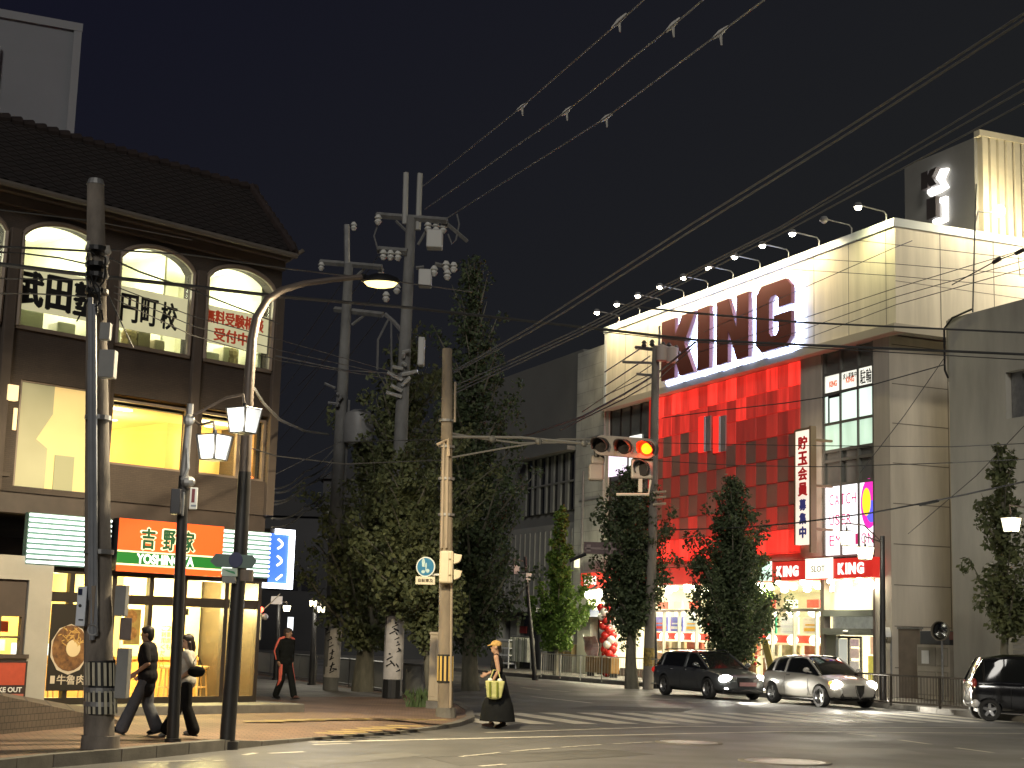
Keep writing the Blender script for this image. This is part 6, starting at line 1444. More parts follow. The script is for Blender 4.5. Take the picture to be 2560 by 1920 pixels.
# ------------------------------------------------------------------ street trees
def leafmat(name, c1, c2):
    m = mat(name, c1, .6, nz=.2); t = m.node_tree; b = t.nodes["Principled BSDF"]
    t.nodes.remove(t.nodes["Noise Texture"]) if "Noise Texture" in t.nodes else None
    at = t.nodes.new("ShaderNodeAttribute"); at.attribute_name = "leaf_tone"
    mx = [n for n in t.nodes if n.bl_idname == "ShaderNodeMix"][0]
    mx.inputs[6].default_value = (*c1, 1); mx.inputs[7].default_value = (*c2, 1)
    t.links.new(at.outputs["Fac"], mx.inputs[0]); b.inputs["Specular IOR Level"].default_value = .3
    tr = t.nodes.new("ShaderNodeBsdfTranslucent"); sh = t.nodes.new("ShaderNodeMixShader"); sh.inputs[0].default_value = .28
    out = [n for n in t.nodes if n.bl_idname == "ShaderNodeOutputMaterial"][0]
    t.links.new(mx.outputs[2], tr.inputs[0]); t.links.new(b.outputs[0], sh.inputs[1]); t.links.new(tr.outputs[0], sh.inputs[2]); t.links.new(sh.outputs[0], out.inputs[0])
    return m
BARK = mat("tree_bark", (.16, .15, .11), .9, nz=.5, nscale=4, bump=.6, bscale=18, stretch=(1, 1, .3))
def tree(label, base, prof, nbr, leaf, nleaf, lm, seed, lean=(0, 0), trunk_r=.16, first=.25, spread=.85, upw=.55, name="street_tree", clump=.34):
    """prof: (height, radius) outline of the crown; leaves sit in clumps along upswept limbs"""
    rg = np.random.default_rng(seed)
    t = thing(name, label, "tree", (base.x, base.y, 0), 0, "street trees")
    H = prof[-1][0]; hs_, rs_ = [p[0] for p in prof], [p[1] for p in prof]
    tk = lambda z: Vector((lean[0] * z / H, lean[1] * z / H, z))
    m = MB(); zs = np.linspace(0, H * .97, 9)
    pts = [tk(z) + Vector((rg.normal() * .04 * (i > 0), rg.normal() * .04 * (i > 0), 0)) for i, z in enumerate(zs)]
    m.tube(pts, [trunk_r * (1.25 if i == 0 else 1) * (1 - .93 * i / 8) + .008 for i in range(9)], 10); m.build("trunk", BARK, t, smooth=True)
    cl = []; limbs = MB()
    for i in range(nbr):
        f = (i + .5) / nbr; z0 = H * (first + (1 - first) * f ** 1.05) * .96
        zt = min(z0 + H * rg.uniform(.05, .12), H * .99)
        r = np.interp(zt, hs_, rs_) * rg.uniform(.40, 1.30) * spread
        a = i * 2.399 + rg.uniform(-.5, .5)
        st = tk(max(z0 - r * upw, H * first * .6)); en = tk(zt) + Vector((r * math.cos(a), r * math.sin(a), 0))
        mid = st.lerp(en, .55) + Vector((0, 0, -.08 * r))
        limbs.tube([st, mid, en], [trunk_r * .28 * (1 - .6 * f) + .012, trunk_r * .16 * (1 - .5 * f) + .008, .006], 5)
        k = max(2, int(2 + r * 3.2))
        for j in range(k):
            g = (j + .6) / k; p = st.lerp(mid, g / .55) if g < .55 else mid.lerp(en, (g - .55) / .45)
            cl.append((p + Vector(tuple(rg.normal(size=3) * .12)), clump * (1.1 - .45 * g) * (.6 + .5 * min(r, 1.4) / 1.4), g))
    limbs.build("limbs", BARK, t)
    # a few leader tips
    for j in range(5): cl.append((tk(H * (.90 + .02 * j)), clump * .35 * (1.2 - j * .16), .9))
    wts = np.array([c[1] ** 2 for c in cl]); wts /= wts.sum()
    which = rg.choice(len(cl), nleaf, p=wts)
    C = np.array([tuple(c[0]) for c in cl])[which]; RR = np.array([c[1] for c in cl])[which]
    d = rg.normal(size=(nleaf, 3)); d /= np.linalg.norm(d, axis=1)[:, None]; rad = RR * rg.uniform(.15, 1.0, nleaf) ** .5
    P = C + d * rad[:, None] * np.array([1, 1, 1.15])
    keep = P[:, 2] > H * first * .55; P = P[keep]; n = len(P); d = d[keep]
    nrm = d * .6 + rg.normal(size=(n, 3)) * .6 + np.array([0, 0, .35]); nrm /= np.linalg.norm(nrm, axis=1)[:, None]
    u = np.cross(nrm, rg.normal(size=(n, 3))); u /= np.linalg.norm(u, axis=1)[:, None] + 1e-9; v = np.cross(nrm, u)
    s = leaf * rg.uniform(.6, 1.25, n)[:, None]
    V = np.stack([P - u * s * .5, P - v * s * .12 + u * s * .05 + v * s * .0 + v * s * .42, P + u * s * .62, P - v * s * .42], 1).reshape(-1, 3)
    me = bpy.data.meshes.new("crown"); me.vertices.add(4 * n); me.vertices.foreach_set("co", V.ravel().astype(np.float32))
    me.loops.add(4 * n); me.polygons.add(n); me.loops.foreach_set("vertex_index", np.arange(4 * n, dtype=np.int32))
    me.polygons.foreach_set("loop_start", np.arange(0, 4 * n, 4, dtype=np.int32))
    at = me.attributes.new("leaf_tone", 'FLOAT', 'FACE'); tone = np.clip(rg.normal(.45, .28, n), 0, 1); at.data.foreach_set("value", tone.astype(np.float32))
    me.update(); me.validate()
    put("crown", me, lm, t)
    return t
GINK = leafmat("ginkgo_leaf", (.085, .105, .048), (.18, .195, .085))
GINK2 = leafmat("ginkgo_leaf_dark", (.045, .068, .034), (.115, .145, .07))  # missing lamplight on these crowns is put into a darker leaf colour
GINK3 = leafmat("ginkgo_leaf_lit", (.06, .12, .02), (.15, .24, .045))  # lamplight on the lit trees is put into a brighter leaf colour
def H_at(px, py, p): return D(px, py, p.y).z
b = G(905, 1729, PAVZ); h = H_at(1000, 830, b)
tree("big leafy street tree with thick trunk beside the posters pole", b, [(h * .22, .7), (h * .34, 2.3), (h * .5, 2.7), (h * .65, 2.75), (h * .8, 2.2), (h * .9, 1.4), (h, .3)], 92, .14, 27000, GINK, 21, (.95, 0), .26, .22, clump=.36)
b2 = G(1010, 1737, PAVZ) + Vector((.0, -2.2, 0)); 
b2 = G(1084, 1754, PAVZ); h2 = H_at(1030, 1130, b2)
tree("bushier yellowish green tree behind the round blue sign", b2, [(h2 * .34, .6), (h2 * .45, 1.5), (h2 * .6, 1.8), (h2 * .8, 1.5), (h2 * .92, .9), (h2, .2)], 52, .135, 15000, GINK, 5, (-1.0, 0), .13, .36, clump=.33)
b3 = G(1175, 1716, PAVZ); b3 = Vector((D(1180, 1600, 50).x, 50, 0)); h3 = H_at(1155, 640, b3)
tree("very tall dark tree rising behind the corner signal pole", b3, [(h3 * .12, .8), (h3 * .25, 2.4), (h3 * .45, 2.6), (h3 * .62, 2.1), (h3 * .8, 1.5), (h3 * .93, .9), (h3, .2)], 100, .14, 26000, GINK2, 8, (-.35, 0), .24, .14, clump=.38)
b = G(1388, 1690, PAVZ); h = H_at(1400, 1272, b)
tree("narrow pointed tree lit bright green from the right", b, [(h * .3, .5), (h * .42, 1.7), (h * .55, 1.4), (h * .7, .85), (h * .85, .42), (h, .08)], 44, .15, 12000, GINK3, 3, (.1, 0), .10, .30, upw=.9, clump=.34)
b = G(1580, 1712, PAVZ); h = H_at(1555, 1160, b)
tree("wide dark street tree under the traffic signal", b, [(h * .28, .5), (h * .40, 1.35), (h * .58, 1.8), (h * .75, 1.6), (h * .88, 1.2), (h, .35)], 60, .14, 19000, GINK2, 14, (-.1, 0), .22, .30, clump=.40)
b = G(1668, 1716, PAVZ) + DS * 3.0; h = H_at(1690, 1270, b)
tree("green lit tree half hidden behind the slim pole", b, [(h * .36, .4), (h * .48, 1.3), (h * .65, 1.3), (h * .8, .9), (h * .92, .5), (h, .1)], 34, .15, 9000, GINK3, 17, (0, 0), .10, .34, clump=.36)
b = G(1803, 1726, PAVZ) + DS * .5; h = H_at(1790, 1185, b)
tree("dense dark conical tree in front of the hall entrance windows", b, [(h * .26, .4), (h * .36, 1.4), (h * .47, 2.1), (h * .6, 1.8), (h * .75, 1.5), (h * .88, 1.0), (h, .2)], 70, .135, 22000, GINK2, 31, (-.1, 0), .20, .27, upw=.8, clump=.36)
b = G(2521, 1780, PAVZ); h = H_at(2490, 1112, b)
tree("sparse young tree with forked top at the right edge", b, [(h * .36, .5), (h * .45, 1.5), (h * .55, 1.7), (h * .7, 1.1), (h * .82, .9), (h * .92, 1.0), (h, .8)], 22, .15, 5200, GINK, 41, (-.05, 0), .13, .36, upw=.75, clump=.32)
# weeds at the foot of the cabinet and the left pole
def weeds(label, p, r, n, hh, seed):
    rg = random.Random(seed); m = MB()
    for i in range(n):
        a = rg.uniform(0, 6.28); q = Vector((math.cos(a), math.sin(a) * .6, 0)) * r * rg.random(); d = Vector((rg.uniform(-.1, .1), rg.uniform(-.1, .1), hh * rg.uniform(.4, 1))); s = Vector((.018, 0, 0))
        m.add([q - s, q + s, q + d], [(0, 1, 2)]); m.add([q + d * .5, q + d * .5 + Vector((rg.uniform(-.09, .09), -.02, .06)), q + d * .9], [(0, 1, 2)])
    o = m.build("weeds", mat("weed_green", (.05, .085, .02), .7, nz=.3), None, loc=p); tag(o, label, "weeds", None, "stuff")
weeds("tuft of weeds at the foot of the tan cabinet", G(1060, 1768, PAVZ), .4, 90, .5, 1)
# ------------------------------------------------------------------ cars
TYRE = mat("tyre_rubber", (.018, .018, .018), .8); RIM = mat("alloy_rim", (.42, .42, .42), .3, .85, nz=.1)
CGL = mat("car_glass", (.010, .011, .011), .06, spec=.4); CHR = mat("chrome", (.6, .6, .6), .12, 1.0)
HL = emat("headlamp_on", (1, .95, .82), 45.0)
def interp(xs, ys, x): return float(np.interp(x, xs, ys))
def car(name, label, loc, head, paint, L_, W_, lower, green, wheels, wr, lights, extra=None, chrome_trim=False):
    """lower: [(x, half width, z bottom, z shoulder)], green: [(x, z roof, half width at roof)] from tail to nose"""
    t = thing(name, label, "car", loc, head)
    n = 13; st = []
    for x, w_, zb, zs in lower:
        zm = zb + (zs - zb) * .55
        hh = zs - zb; half = [(0, zb), (w_ * .55, zb), (w_ * .90, zb + .03 * hh), (w_ * .985, zb + .18 * hh), (w_, zm), (w_ * .985, zs - .20 * hh), (w_ * .95, zs - .045 * hh), (w_ * .86, zs + .015), (w_ * .45, zs + .045), (0, zs + .055)]
        st.append([(x, -y, z) for y, z in half[::-1]][:-1] + [(x, y, z) for y, z in half])
    k = len(st[0]); m = MB(); m.add([p for s in st for p in s], [(i * k + j, i * k + j + 1, (i + 1) * k + j + 1, (i + 1) * k + j) for i in range(len(st) - 1) for j in range(k - 1)] + [tuple(range(k)), tuple((len(st) - 1) * k + j for j in range(k))[::-1]])
    tmp = m.build("tmp", paint)
    me0 = tmp.data; bm = bmesh.new(); bm.from_mesh(me0)
    if bm.calc_volume(signed=True) < 0: bmesh.ops.reverse_faces(bm, faces=bm.faces)
    bm.to_mesh(me0); bm.free(); sb = tmp.modifiers.new("s", "SUBSURF"); sb.levels = 2; sb.render_levels = 2
    cut = MB()
    for wx in wheels:
        for s in (-1, 1): cut.cyl((wx, s * (W_ / 2 - .24), wr), (wx, s * (W_ / 2 + .2), wr), wr * 1.17, n=28)
    co = cut.build("cut", paint); bo = tmp.modifiers.new("b", "BOOLEAN"); bo.operation = 'DIFFERENCE'; bo.object = co; bo.solver = 'EXACT'
    dg = bpy.context.evaluated_depsgraph_get(); me = bpy.data.meshes.new_from_object(tmp.evaluated_get(dg))
    bpy.data.objects.remove(tmp); bpy.data.objects.remove(co); me.materials.clear()
    put("body", me, paint, t, smooth=True)
    # glasshouse
    lx_ = [p[0] for p in lower]; gs = []
    for x, zr, wt in green:
        zs = interp(lx_, [p[3] for p in lower], x) + .03; wb = interp(lx_, [p[1] for p in lower], x) * .90
        zr = max(zr, zs + .005)
        pts = [(x, -wb, zs - .03), (x, -(wb + (wt - wb) * .55) , zs + (zr - zs) * .62), (x, -wt, zr - .05 * min(1, (zr - zs) * 3)), (x, -wt * .8, zr), (x, 0, zr + .02), (x, wt * .8, zr), (x, wt, zr - .05 * min(1, (zr - zs) * 3)), (x, wb + (wt - wb) * .55, zs + (zr - zs) * .62), (x, wb, zs - .03)]
        gs.append(pts)
    k = 9; g = MB(); g.add([p for s in gs for p in s], [(i * k + j, i * k + j + 1, (i + 1) * k + j + 1, (i + 1) * k + j) for i in range(len(gs) - 1) for j in range(k - 1)]); g.build("window_glass", CGL, t, smooth=True)
    hi = [i for i, p in enumerate(green) if p[1] > max(q[1] for q in green) - .10]
    r_ = MB(); pp = [[(p[0], p[1], p[2] + .012) for p in gs[i][2:7]] for i in hi]; kk = 5
    r_.add([p for s in pp for p in s] + [(p[0], p[1], p[2] - .03) for s in pp for p in s], [(i * kk + j, i * kk + j + 1, (i + 1) * kk + j + 1, (i + 1) * kk + j) for i in range(len(pp) - 1) for j in range(kk - 1)]); r_.build("roof", paint, t, smooth=True)
    for s in (-1, 1):
        side = 1 if s < 0 else 7; top_ = 2 if s < 0 else 6; bot = 0 if s < 0 else 8
        m = MB(); off = lambda p: (p[0], p[1] + s * .008, p[2] + .004)
        m.tube([off(gs[i][top_]) for i in range(len(gs))], .032, 6)
        for i in extra.get("pillars", []): m.tube([off(gs[i][bot]), off(gs[i][side]), off(gs[i][top_])], .035, 6)
        m.build("pillars", paint, t, smooth=True)
        m = MB(); m.tube([(p[0], p[1] * 1.012, p[2] + .0) for p in (gs[i][bot] for i in range(1, len(gs) - 1))], .012, 5); m.build("window_trim", CHR if chrome_trim else BLACK, t)
        x_ = extra["mirror"]; m = MB(); yb = s * (W_ / 2 + .06); zs = interp(lx_, [p[3] for p in lower], x_) + .12; m.ball((x_, yb, zs), .11, 12, 8, (.6, 1, .65)); m.tube([(x_, s * (W_ / 2 - .1), zs - .07), (x_, yb, zs - .03)], .025, 6); m.build("wing_mirror", paint, t, smooth=True)
        for dx in extra.get("handles", []): m = MB(); m.box(dx - .09, dx + .09, s * (W_ / 2 - .015) - .012, s * (W_ / 2 - .015) + .012, .86, .885); m.build("door_handle", CHR, t, bevel=.005)
        for dx in extra.get("seams", []): m = MB(); zs = interp(lx_, [p[3] for p in lower], dx); ww = interp(lx_, [p[1] for p in lower], dx); m.tube([(dx, s * (ww * .985 + .001), .30), (dx, s * (ww + .001), .5), (dx, s * (ww * .985 - .002), zs - .13)], .005, 4); m.build("door_seam", BLACK, t)
        for wx in wheels:
            y0 = s * (W_ / 2 - .11); Mw = Matrix.Translation((wx, y0, wr)) @ Matrix.Rotation(R(-90) * s, 4, 'X')
            m = MB(); m.lathe([(wr * .64, -.10), (wr * .93, -.11), (wr, -.075), (wr, .075), (wr * .93, .105), (wr * .68, .10), (wr * .64, .06)], (0, 0, 0), 32, Mw); w0 = m.build("wheel", TYRE, t, smooth=True)
            m = MB(); m.lathe([(0, .05), (wr * .14, .06), (wr * .17, .03)], (0, 0, 0), 20, Mw); m.lathe([(wr * .58, .05), (wr * .66, .09), (wr * .67, .0), (wr * .6, -.02)], (0, 0, 0), 32, Mw)
            for q in range(5):
                a = q * 2 * math.pi / 5 + .3; d = Vector((math.cos(a), math.sin(a), 0)); e = Vector((-d.y, d.x, 0))
                m.add([Mw @ (d * wr * .1 + e * .045 + Vector((0, 0, .05))), Mw @ (d * wr * .1 - e * .045 + Vector((0, 0, .05))), Mw @ (d * wr * .62 - e * .03 + Vector((0, 0, .065))), Mw @ (d * wr * .62 + e * .03 + Vector((0, 0, .065)))], [(0, 1, 2, 3)])
            m.build("rim", RIM, w0)
            m = MB(); m.lathe([(0, -.02), (wr * .62, -.02)], (0, 0, 0), 24, Mw); m.build("brake_disc", DARKM, w0)
    zl = MB(); zl.box(-L_ / 2 + .25, L_ / 2 - .25, -W_ / 2 + .18, W_ / 2 - .18, .2, .42); zl.build("chassis", BLACK, t)
    for (nm, pos, sz, mt) in lights:
        for s in (-1, 1):
            m = MB(); m.ball((pos[0], s * pos[1], pos[2]), 1, 14, 9, sz); m.build(nm, mt, t, smooth=True)
    return t
GREYC = mat("car_grey_paint", (.11, .118, .125), .28, .5, coat=.8, nz=.06); WHC = mat("car_white_paint", (.38, .365, .33), .3, coat=.8, nz=.04); BLC = mat("car_black_paint", (.008, .008, .009), .16, coat=1.0)
hd = math.atan2(DK.y, DK.x)
def beam(t, x, y, z, p, yaw=0.0):
    for s in (-1, 1):
        o = lamp("headlight_beam", 'SPOT', t, (x, s * y, z), p, (1, .93, .78), .06, None, R(52), .8); o.rotation_euler = Vector((1, 0, -.20)).to_track_quat('-Z', 'Y').to_euler()
# wagon
wc = G(1663, 1737) + DK * 1.40 + DS * .80
low = [(-2.38, .62, .48, .78), (-2.34, .76, .36, .92), (-2.1, .87, .26, .96), (-1.4, .905, .22, .96), (-.2, .905, .2, .95), (.75, .905, .2, .94), (1.25, .90, .22, .90), (1.75, .87, .24, .83), (2.15, .80, .26, .74), (2.34, .66, .30, .62), (2.40, .5, .36, .52)]
gr = [(-2.28, .97, .60), (-1.95, 1.36, .56), (-1.65, 1.43, .58), (-1.0, 1.455, .60), (-.1, 1.46, .61), (.35, 1.42, .60), (.85, 1.15, .66), (1.22, .93, .72)]
t = car("parked_car", "dark grey estate car with headlights on, behind the white hatchback", (wc.x, wc.y, 0), hd, GREYC, 4.78, 1.81, low, gr, (-1.38, 1.42), .325,
        [("headlight", (2.14, .62, .64), (.18, .24, .13), HL), ("fog_lamp", (2.26, .62, .36), (.06, .13, .035), emat("fog_glow", (1, .98, .9), 5)), ("tail_light", (-2.26, .72, .80), (.10, .13, .10), emat("tail_dim", (.7, .02, .01), .5, base=(.3, .01, .01)))], dict(pillars=[2, 4], mirror=.85, handles=[.0, -.95], seams=[.85, -.25, -1.15]), True)  # headlight lenses built oversize, their glare put into the shape
t.name = "estate_car"
m = MB(); m.prism([(-.32, .42), (.32, .42), (.40, .70), (-.40, .70)], 2.36, 2.42, 'x'); gm = m.build("grille", BLACK, t, bevel=.01)
m = MB(); m.box(2.425, 2.435, -.30, .30, .44, .56); m.build("number_plate", mat("plate_pinkish", (.45, .25, .24), .5, nz=.2), t)
for s in (-1, 1): m = MB(); m.tube([(-1.9, s * .55, 1.46), (-1.6, s * .57, 1.50), (.1, s * .59, 1.51), (.3, s * .58, 1.46)], .018, 6); m.build("roof_rail", CHR, t)
m = MB(); m.box(2.3, 2.38, -.55, .55, .24, .34); m.build("lower_intake", BLACK, t, bevel=.02)
beam(t, 2.42, .62, .62, 1600)
# white hatchback
hc_ = G(1936, 1757) + DK * 1.26 + DS * .74
low = [(-2.02, .55, .5, .80), (-1.98, .70, .38, .90), (-1.75, .82, .26, .95), (-1.2, .862, .22, .97), (-.2, .865, .2, .95), (.5, .865, .2, .94), (1.0, .855, .22, .90), (1.45, .82, .24, .82), (1.80, .74, .26, .70), (1.98, .60, .30, .56), (2.03, .42, .36, .48)]
gr = [(-1.92, .96, .52), (-1.62, 1.28, .50), (-1.25, 1.40, .52), (-.6, 1.445, .55), (.0, 1.45, .56), (.28, 1.42, .56), (.72, 1.16, .62), (1.08, .92, .68)]
t = car("hatchback", "white three door hatchback with shield grille and headlights on", (hc_.x, hc_.y, 0), hd, WHC, 4.06, 1.73, low, gr, (-1.26, 1.25), .31,
        [("headlight", (1.76, .60, .64), (.17, .17, .15), HL), ("tail_light", (-1.92, .62, .80), (.08, .10, .10), MATS["tail_dim"]), ("fog_lamp", (1.88, .56, .34), (.05, .07, .06), mat("fog_off", (.3, .28, .25), .2))], dict(pillars=[2, 3], mirror=.72, handles=[-.35], seams=[.68, -.55]), True)  # lit lenses made larger than real ones to stand in for glare
m = MB(); m.prism([(-.13, .66), (.13, .66), (.11, .48), (0, .28), (-.11, .48)], 2.0, 2.06, 'x'); m.build("shield_grille", BLACK, t, bevel=.01)
m = MB(); m.tube([(2.06, -.14, .66), (2.06, -.12, .47), (2.06, 0, .26), (2.06, .12, .47), (2.06, .14, .66)], .02, 6); m.build("grille_surround", CHR, t)
for s in (-1, 1): m = MB(); m.prism([(s * .22, .28), (s * .60, .30), (s * .56, .42), (s * .24, .42)], 1.90, 1.99, 'x'); m.build("lower_intake", BLACK, t)
m = MB(); m.box(1.99, 2.02, -.58, -.22, .43, .52); m.build("number_plate", mat("plate_dim", (.35, .34, .32), .5), t)
beam(t, 2.05, .6, .62, 1100)
for s in (-1, 1): m = MB(); m.ball((1.70, s * .74, .70), 1, 10, 7, (.09, .07, .06)); m.build("indicator_lamp", emat("amber_indicator", (1, .38, .06), 2.5), t, smooth=True)
# black tall car at the right edge
vp = G(2474, 1803)
vh = R(-7)
vx = Vector((math.cos(vh), math.sin(vh), 0)); vy = Vector((-vx.y, vx.x, 0))
vc = vp + vx * 1.28 + vy * .66
low = [(-1.72, .58, .50, .85), (-1.70, .68, .34, .94), (-1.5, .735, .26, .97), (-.8, .745, .22, .96), (.3, .745, .22, .94), (.9, .74, .22, .90), (1.3, .72, .24, .84), (1.6, .66, .28, .72), (1.72, .5, .34, .58)]
gr = [(-1.68, .98, .52), (-1.55, 1.30, .53), (-1.40, 1.56, .56), (-.8, 1.64, .57), (.1, 1.64, .57), (.45, 1.58, .56), (.8, 1.22, .58), (1.08, .93, .62)]
t = car("compact_car", "black tall compact car with white round door emblem, cut by the right edge", (vc.x, vc.y, 0), vh, BLC, 3.45, 1.49, low, gr, (-1.28, 1.10), .275,
        [("tail_light", (-1.63, .60, .92), (.07, .10, .14), mat("tail_red", (.28, .03, .02), .3)), ("bumper_reflection", (-1.60, .60, .44), (.11, .13, .13), mat("bumper_reflection_white", (.62, .62, .62), .3))], dict(pillars=[2, 4], mirror=.75, handles=[-.4, .3], seams=[.75, -.1, -.75]), True)  # white blob at the rear corner paints light reflected on the bumper
m = MB(); m.lathe([(0, 0), (.23, 0), (.23, -.01)], (-.02, -.757, .62), 28, Matrix.Rotation(R(90), 4, 'X')); em = m.build("door_emblem", mat("emblem_white", (.55, .55, .52), .5, nz=.4, nscale=14, col2=(.12, .12, .12)), t)
beams = None
# ------------------------------------------------------------------ people
def fuse(mb, name, mt, parent, voxel=.013, smooth=4, fac=.5):
    me = mb.mesh("tmp"); o = bpy.data.objects.new("tmp", me); COL.objects.link(o)
    r_ = o.modifiers.new("r", "REMESH"); r_.mode = 'VOXEL'; r_.voxel_size = voxel
    s_ = o.modifiers.new("s", "SMOOTH"); s_.iterations = smooth; s_.factor = fac
    dg = bpy.context.evaluated_depsgraph_get(); m2 = bpy.data.meshes.new_from_object(o.evaluated_get(dg))
    bpy.data.objects.remove(o); m2.materials.clear()
    ob = put(name, m2, mt, parent); m2.polygons.foreach_set("use_smooth", [True] * len(m2.polygons)); return ob
SKIN = mat("skin", (.42, .25, .165), .6, nz=.1, nscale=9)
def limb(m, pts, rs, n=12):
    P, Q = [], []
    for i in range(len(pts) - 1):
        a, b = Vector(pts[i]), Vector(pts[i + 1])
        for k in range(5 if i < len(pts) - 2 else 6):
            f = k / 5; P.append(a.lerp(b, f)); Q.append(rs[i] + (rs[i + 1] - rs[i]) * f)
    m.tube(P, Q, n)
    for p, r in zip(pts, rs): m.ball(p, r, 10, 7)
def hand(m, w, d, side):
    w = Vector(w); d = Vector(d).normalized(); n = Vector((0, side, 0)); u = d.cross(n).normalized()
    c = w + d * .045
    m.ball(c, 1, 10, 7, (.040, .020, .048), Matrix((tuple(u), tuple(n), tuple(d))).transposed())
    for i, (off, ln) in enumerate(((-.028, .062), (-.010, .072), (.009, .068), (.027, .052))):
        b = w + d * .082 + u * off; k1 = b + d * ln * .5 - n * .006; k2 = k1 + d * ln * .42 - n * .018; m.tube([b, k1, k2], [.0098, .009, .0075], 7)
    b = w + d * .03 - u * .036; m.tube([b, b + d * .035 - u * .022, b + d * .068 - u * .022 - n * .008], [.012, .010, .008], 7)
def head(m, c, fx, s=1.0):
    """c: centre of the head, fx: direction of the face"""
    fx = Vector(fx).normalized(); ly = Vector((0, 0, 1)).cross(fx); M = Matrix((tuple(fx), tuple(ly), (0, 0, 1))).transposed()
    m.ball(c + Vector((0, 0, .025)) * s, 1, 16, 11, (.098 * s, .077 * s, .105 * s), M); m.ball(c + fx * .022 * s + Vector((0, 0, -.05)) * s, 1, 14, 9, (.072 * s, .058 * s, .075 * s), M)
    m.tube([c + fx * .088 * s + Vector((0, 0, .02)) * s, c + fx * .112 * s + Vector((0, 0, -.018)) * s], [.010 * s, .017 * s], 7)
    for k in (-1, 1): m.ball(c + ly * .078 * k * s - fx * .005, 1, 8, 6, (.022 * s, .012 * s, .03 * s), M)
    return fx, ly, M
def face_marks(t, c, fx, ly, s=1.0):
    for k in (-1, 1):
        m = MB(); m.ball(c + fx * .088 * s + ly * .031 * k * s + Vector((0, 0, .015)) * s, .011 * s, 8, 6); m.build("eye", mat("eye_dark", (.02, .015, .012), .2), t)
    m = MB(); m.tube([c + fx * .088 * s + ly * .024 * k * s + Vector((0, 0, -.058)) * s for k in (-1, 0, 1)], .006 * s, 6); m.build("mouth", mat("lip", (.30, .11, .09), .5), t)
def shoe(t, ank, d, mt, pitch=0.0, s=1.0, sole=None):
    d = Vector(d).normalized(); l = Vector((-d.y, d.x, 0)); dz = Vector((0, 0, 1))
    dd = (d * math.cos(pitch) + dz * math.sin(pitch)).normalized(); up = dd.cross(l) * -1
    if up.z < 0: up = -up
    M = Matrix((tuple(dd), tuple(l), tuple(up))).transposed(); a = Vector(ank) - up * .045 * s
    m = MB(); m.ball(a + dd * .05 * s, 1, 14, 8, (.135 * s, .045 * s, .042 * s), M); m.ball(a - dd * .02 * s + up * .03 * s, 1, 12, 8, (.06 * s, .042 * s, .05 * s), M)
    o = fuse(m, "shoe", mt, t, .012, 3)
    m = MB(); m.box(-.085 * s, .175 * s, -.042 * s, .042 * s, -.047 * s, -.028 * s, Matrix.Translation(a) @ M.to_4x4()); m.build("sole", sole or mat("sole_dark", (.03, .03, .03), .8), o, bevel=.012)
def person(label, loc, heading, H, pose, wear, group=None):
    """joints are in metres for a 1.70 m figure facing +x, scaled to H"""
    s = H / 1.70; t = thing("person", label, "person", loc, heading, group)
    J = {k: Vector(v) * s for k, v in pose.items() if isinstance(v, tuple)}
    fx = pose.get("face", [1, 0, 0])
    m = MB()
    hc = J["head"]; f, ly, M = head(m, hc, fx, s)
    m.tube([J["neck"] - Vector((0, 0, .03)), hc - Vector((0, 0, .06)) * s], [.055 * s, .05 * s], 12)
    # trunk
    def trunk(m, g=0.0):
        pel, ch, nk = J["pelvis"], J["chest"], J["neck"]
        for p, sc in ((pel, (.115, .155, .13)), (pel.lerp(ch, .5), (.105, .140, .15)), (ch, (.118, .165, .17)), (ch.lerp(nk, .55), (.095, .165, .09))): m.ball(p, 1, 14, 9, tuple((q + g) * s for q in sc))
    trunk(m)
    for k in "lr":
        limb(m, [J["sh_" + k], J["el_" + k], J["wr_" + k]], [.052 * s, .041 * s, .028 * s]); d = J.get("hd_" + k, J["wr_" + k] - J["el_" + k]); hand(m, J["wr_" + k], d, 1 if k == 'l' else -1)
        limb(m, [J["hip_" + k], J["kn_" + k], J["an_" + k]], [.085 * s, .056 * s, .038 * s])
    fuse(m, "body", SKIN, t, .0115 * s, 3, .4)
    face_marks(t, hc, f, ly, s)
    wear(t, J, s, trunk, f, ly, M, hc)
    return t
def top_(t, J, s, trunk, mt, sleeve, g=.018, name="shirt", hem=.10):
    m = MB(); trunk(m, g)
    pel = J["pelvis"]; m.ball(pel - Vector((0, 0, hem * .5)) * s, 1, 14, 9, (.128 * s, .168 * s, (.10 + hem * .5) * s))
    for k in "lr":
        a, b, c = J["sh_" + k], J["el_" + k], J["wr_" + k]
        if sleeve <= 1: limb(m, [a, a.lerp(b, sleeve)], [.070 * s, .062 * s])
        else: limb(m, [a, b, b.lerp(c, sleeve - 1)], [.068 * s, .055 * s, .042 * s])
    return fuse(m, name, mt, t, .014 * s, 4)
def legs_(t, J, s, mt, g=.02, flare=.0, name="trousers", full=.97):
    m = MB(); m.ball(J["pelvis"] - Vector((0, 0, .03)) * s, 1, 14, 9, (.122 * s, .160 * s, .13 * s))
    for k in "lr":
        a, b, c = J["hip_" + k], J["kn_" + k], J["an_" + k]
        limb(m, [a, b, b.lerp(c, full)], [.098 * s, (.064 + g * .4) * s, (.050 + g * .5 + flare) * s])
    return fuse(m, name, mt, t, .014 * s, 4)
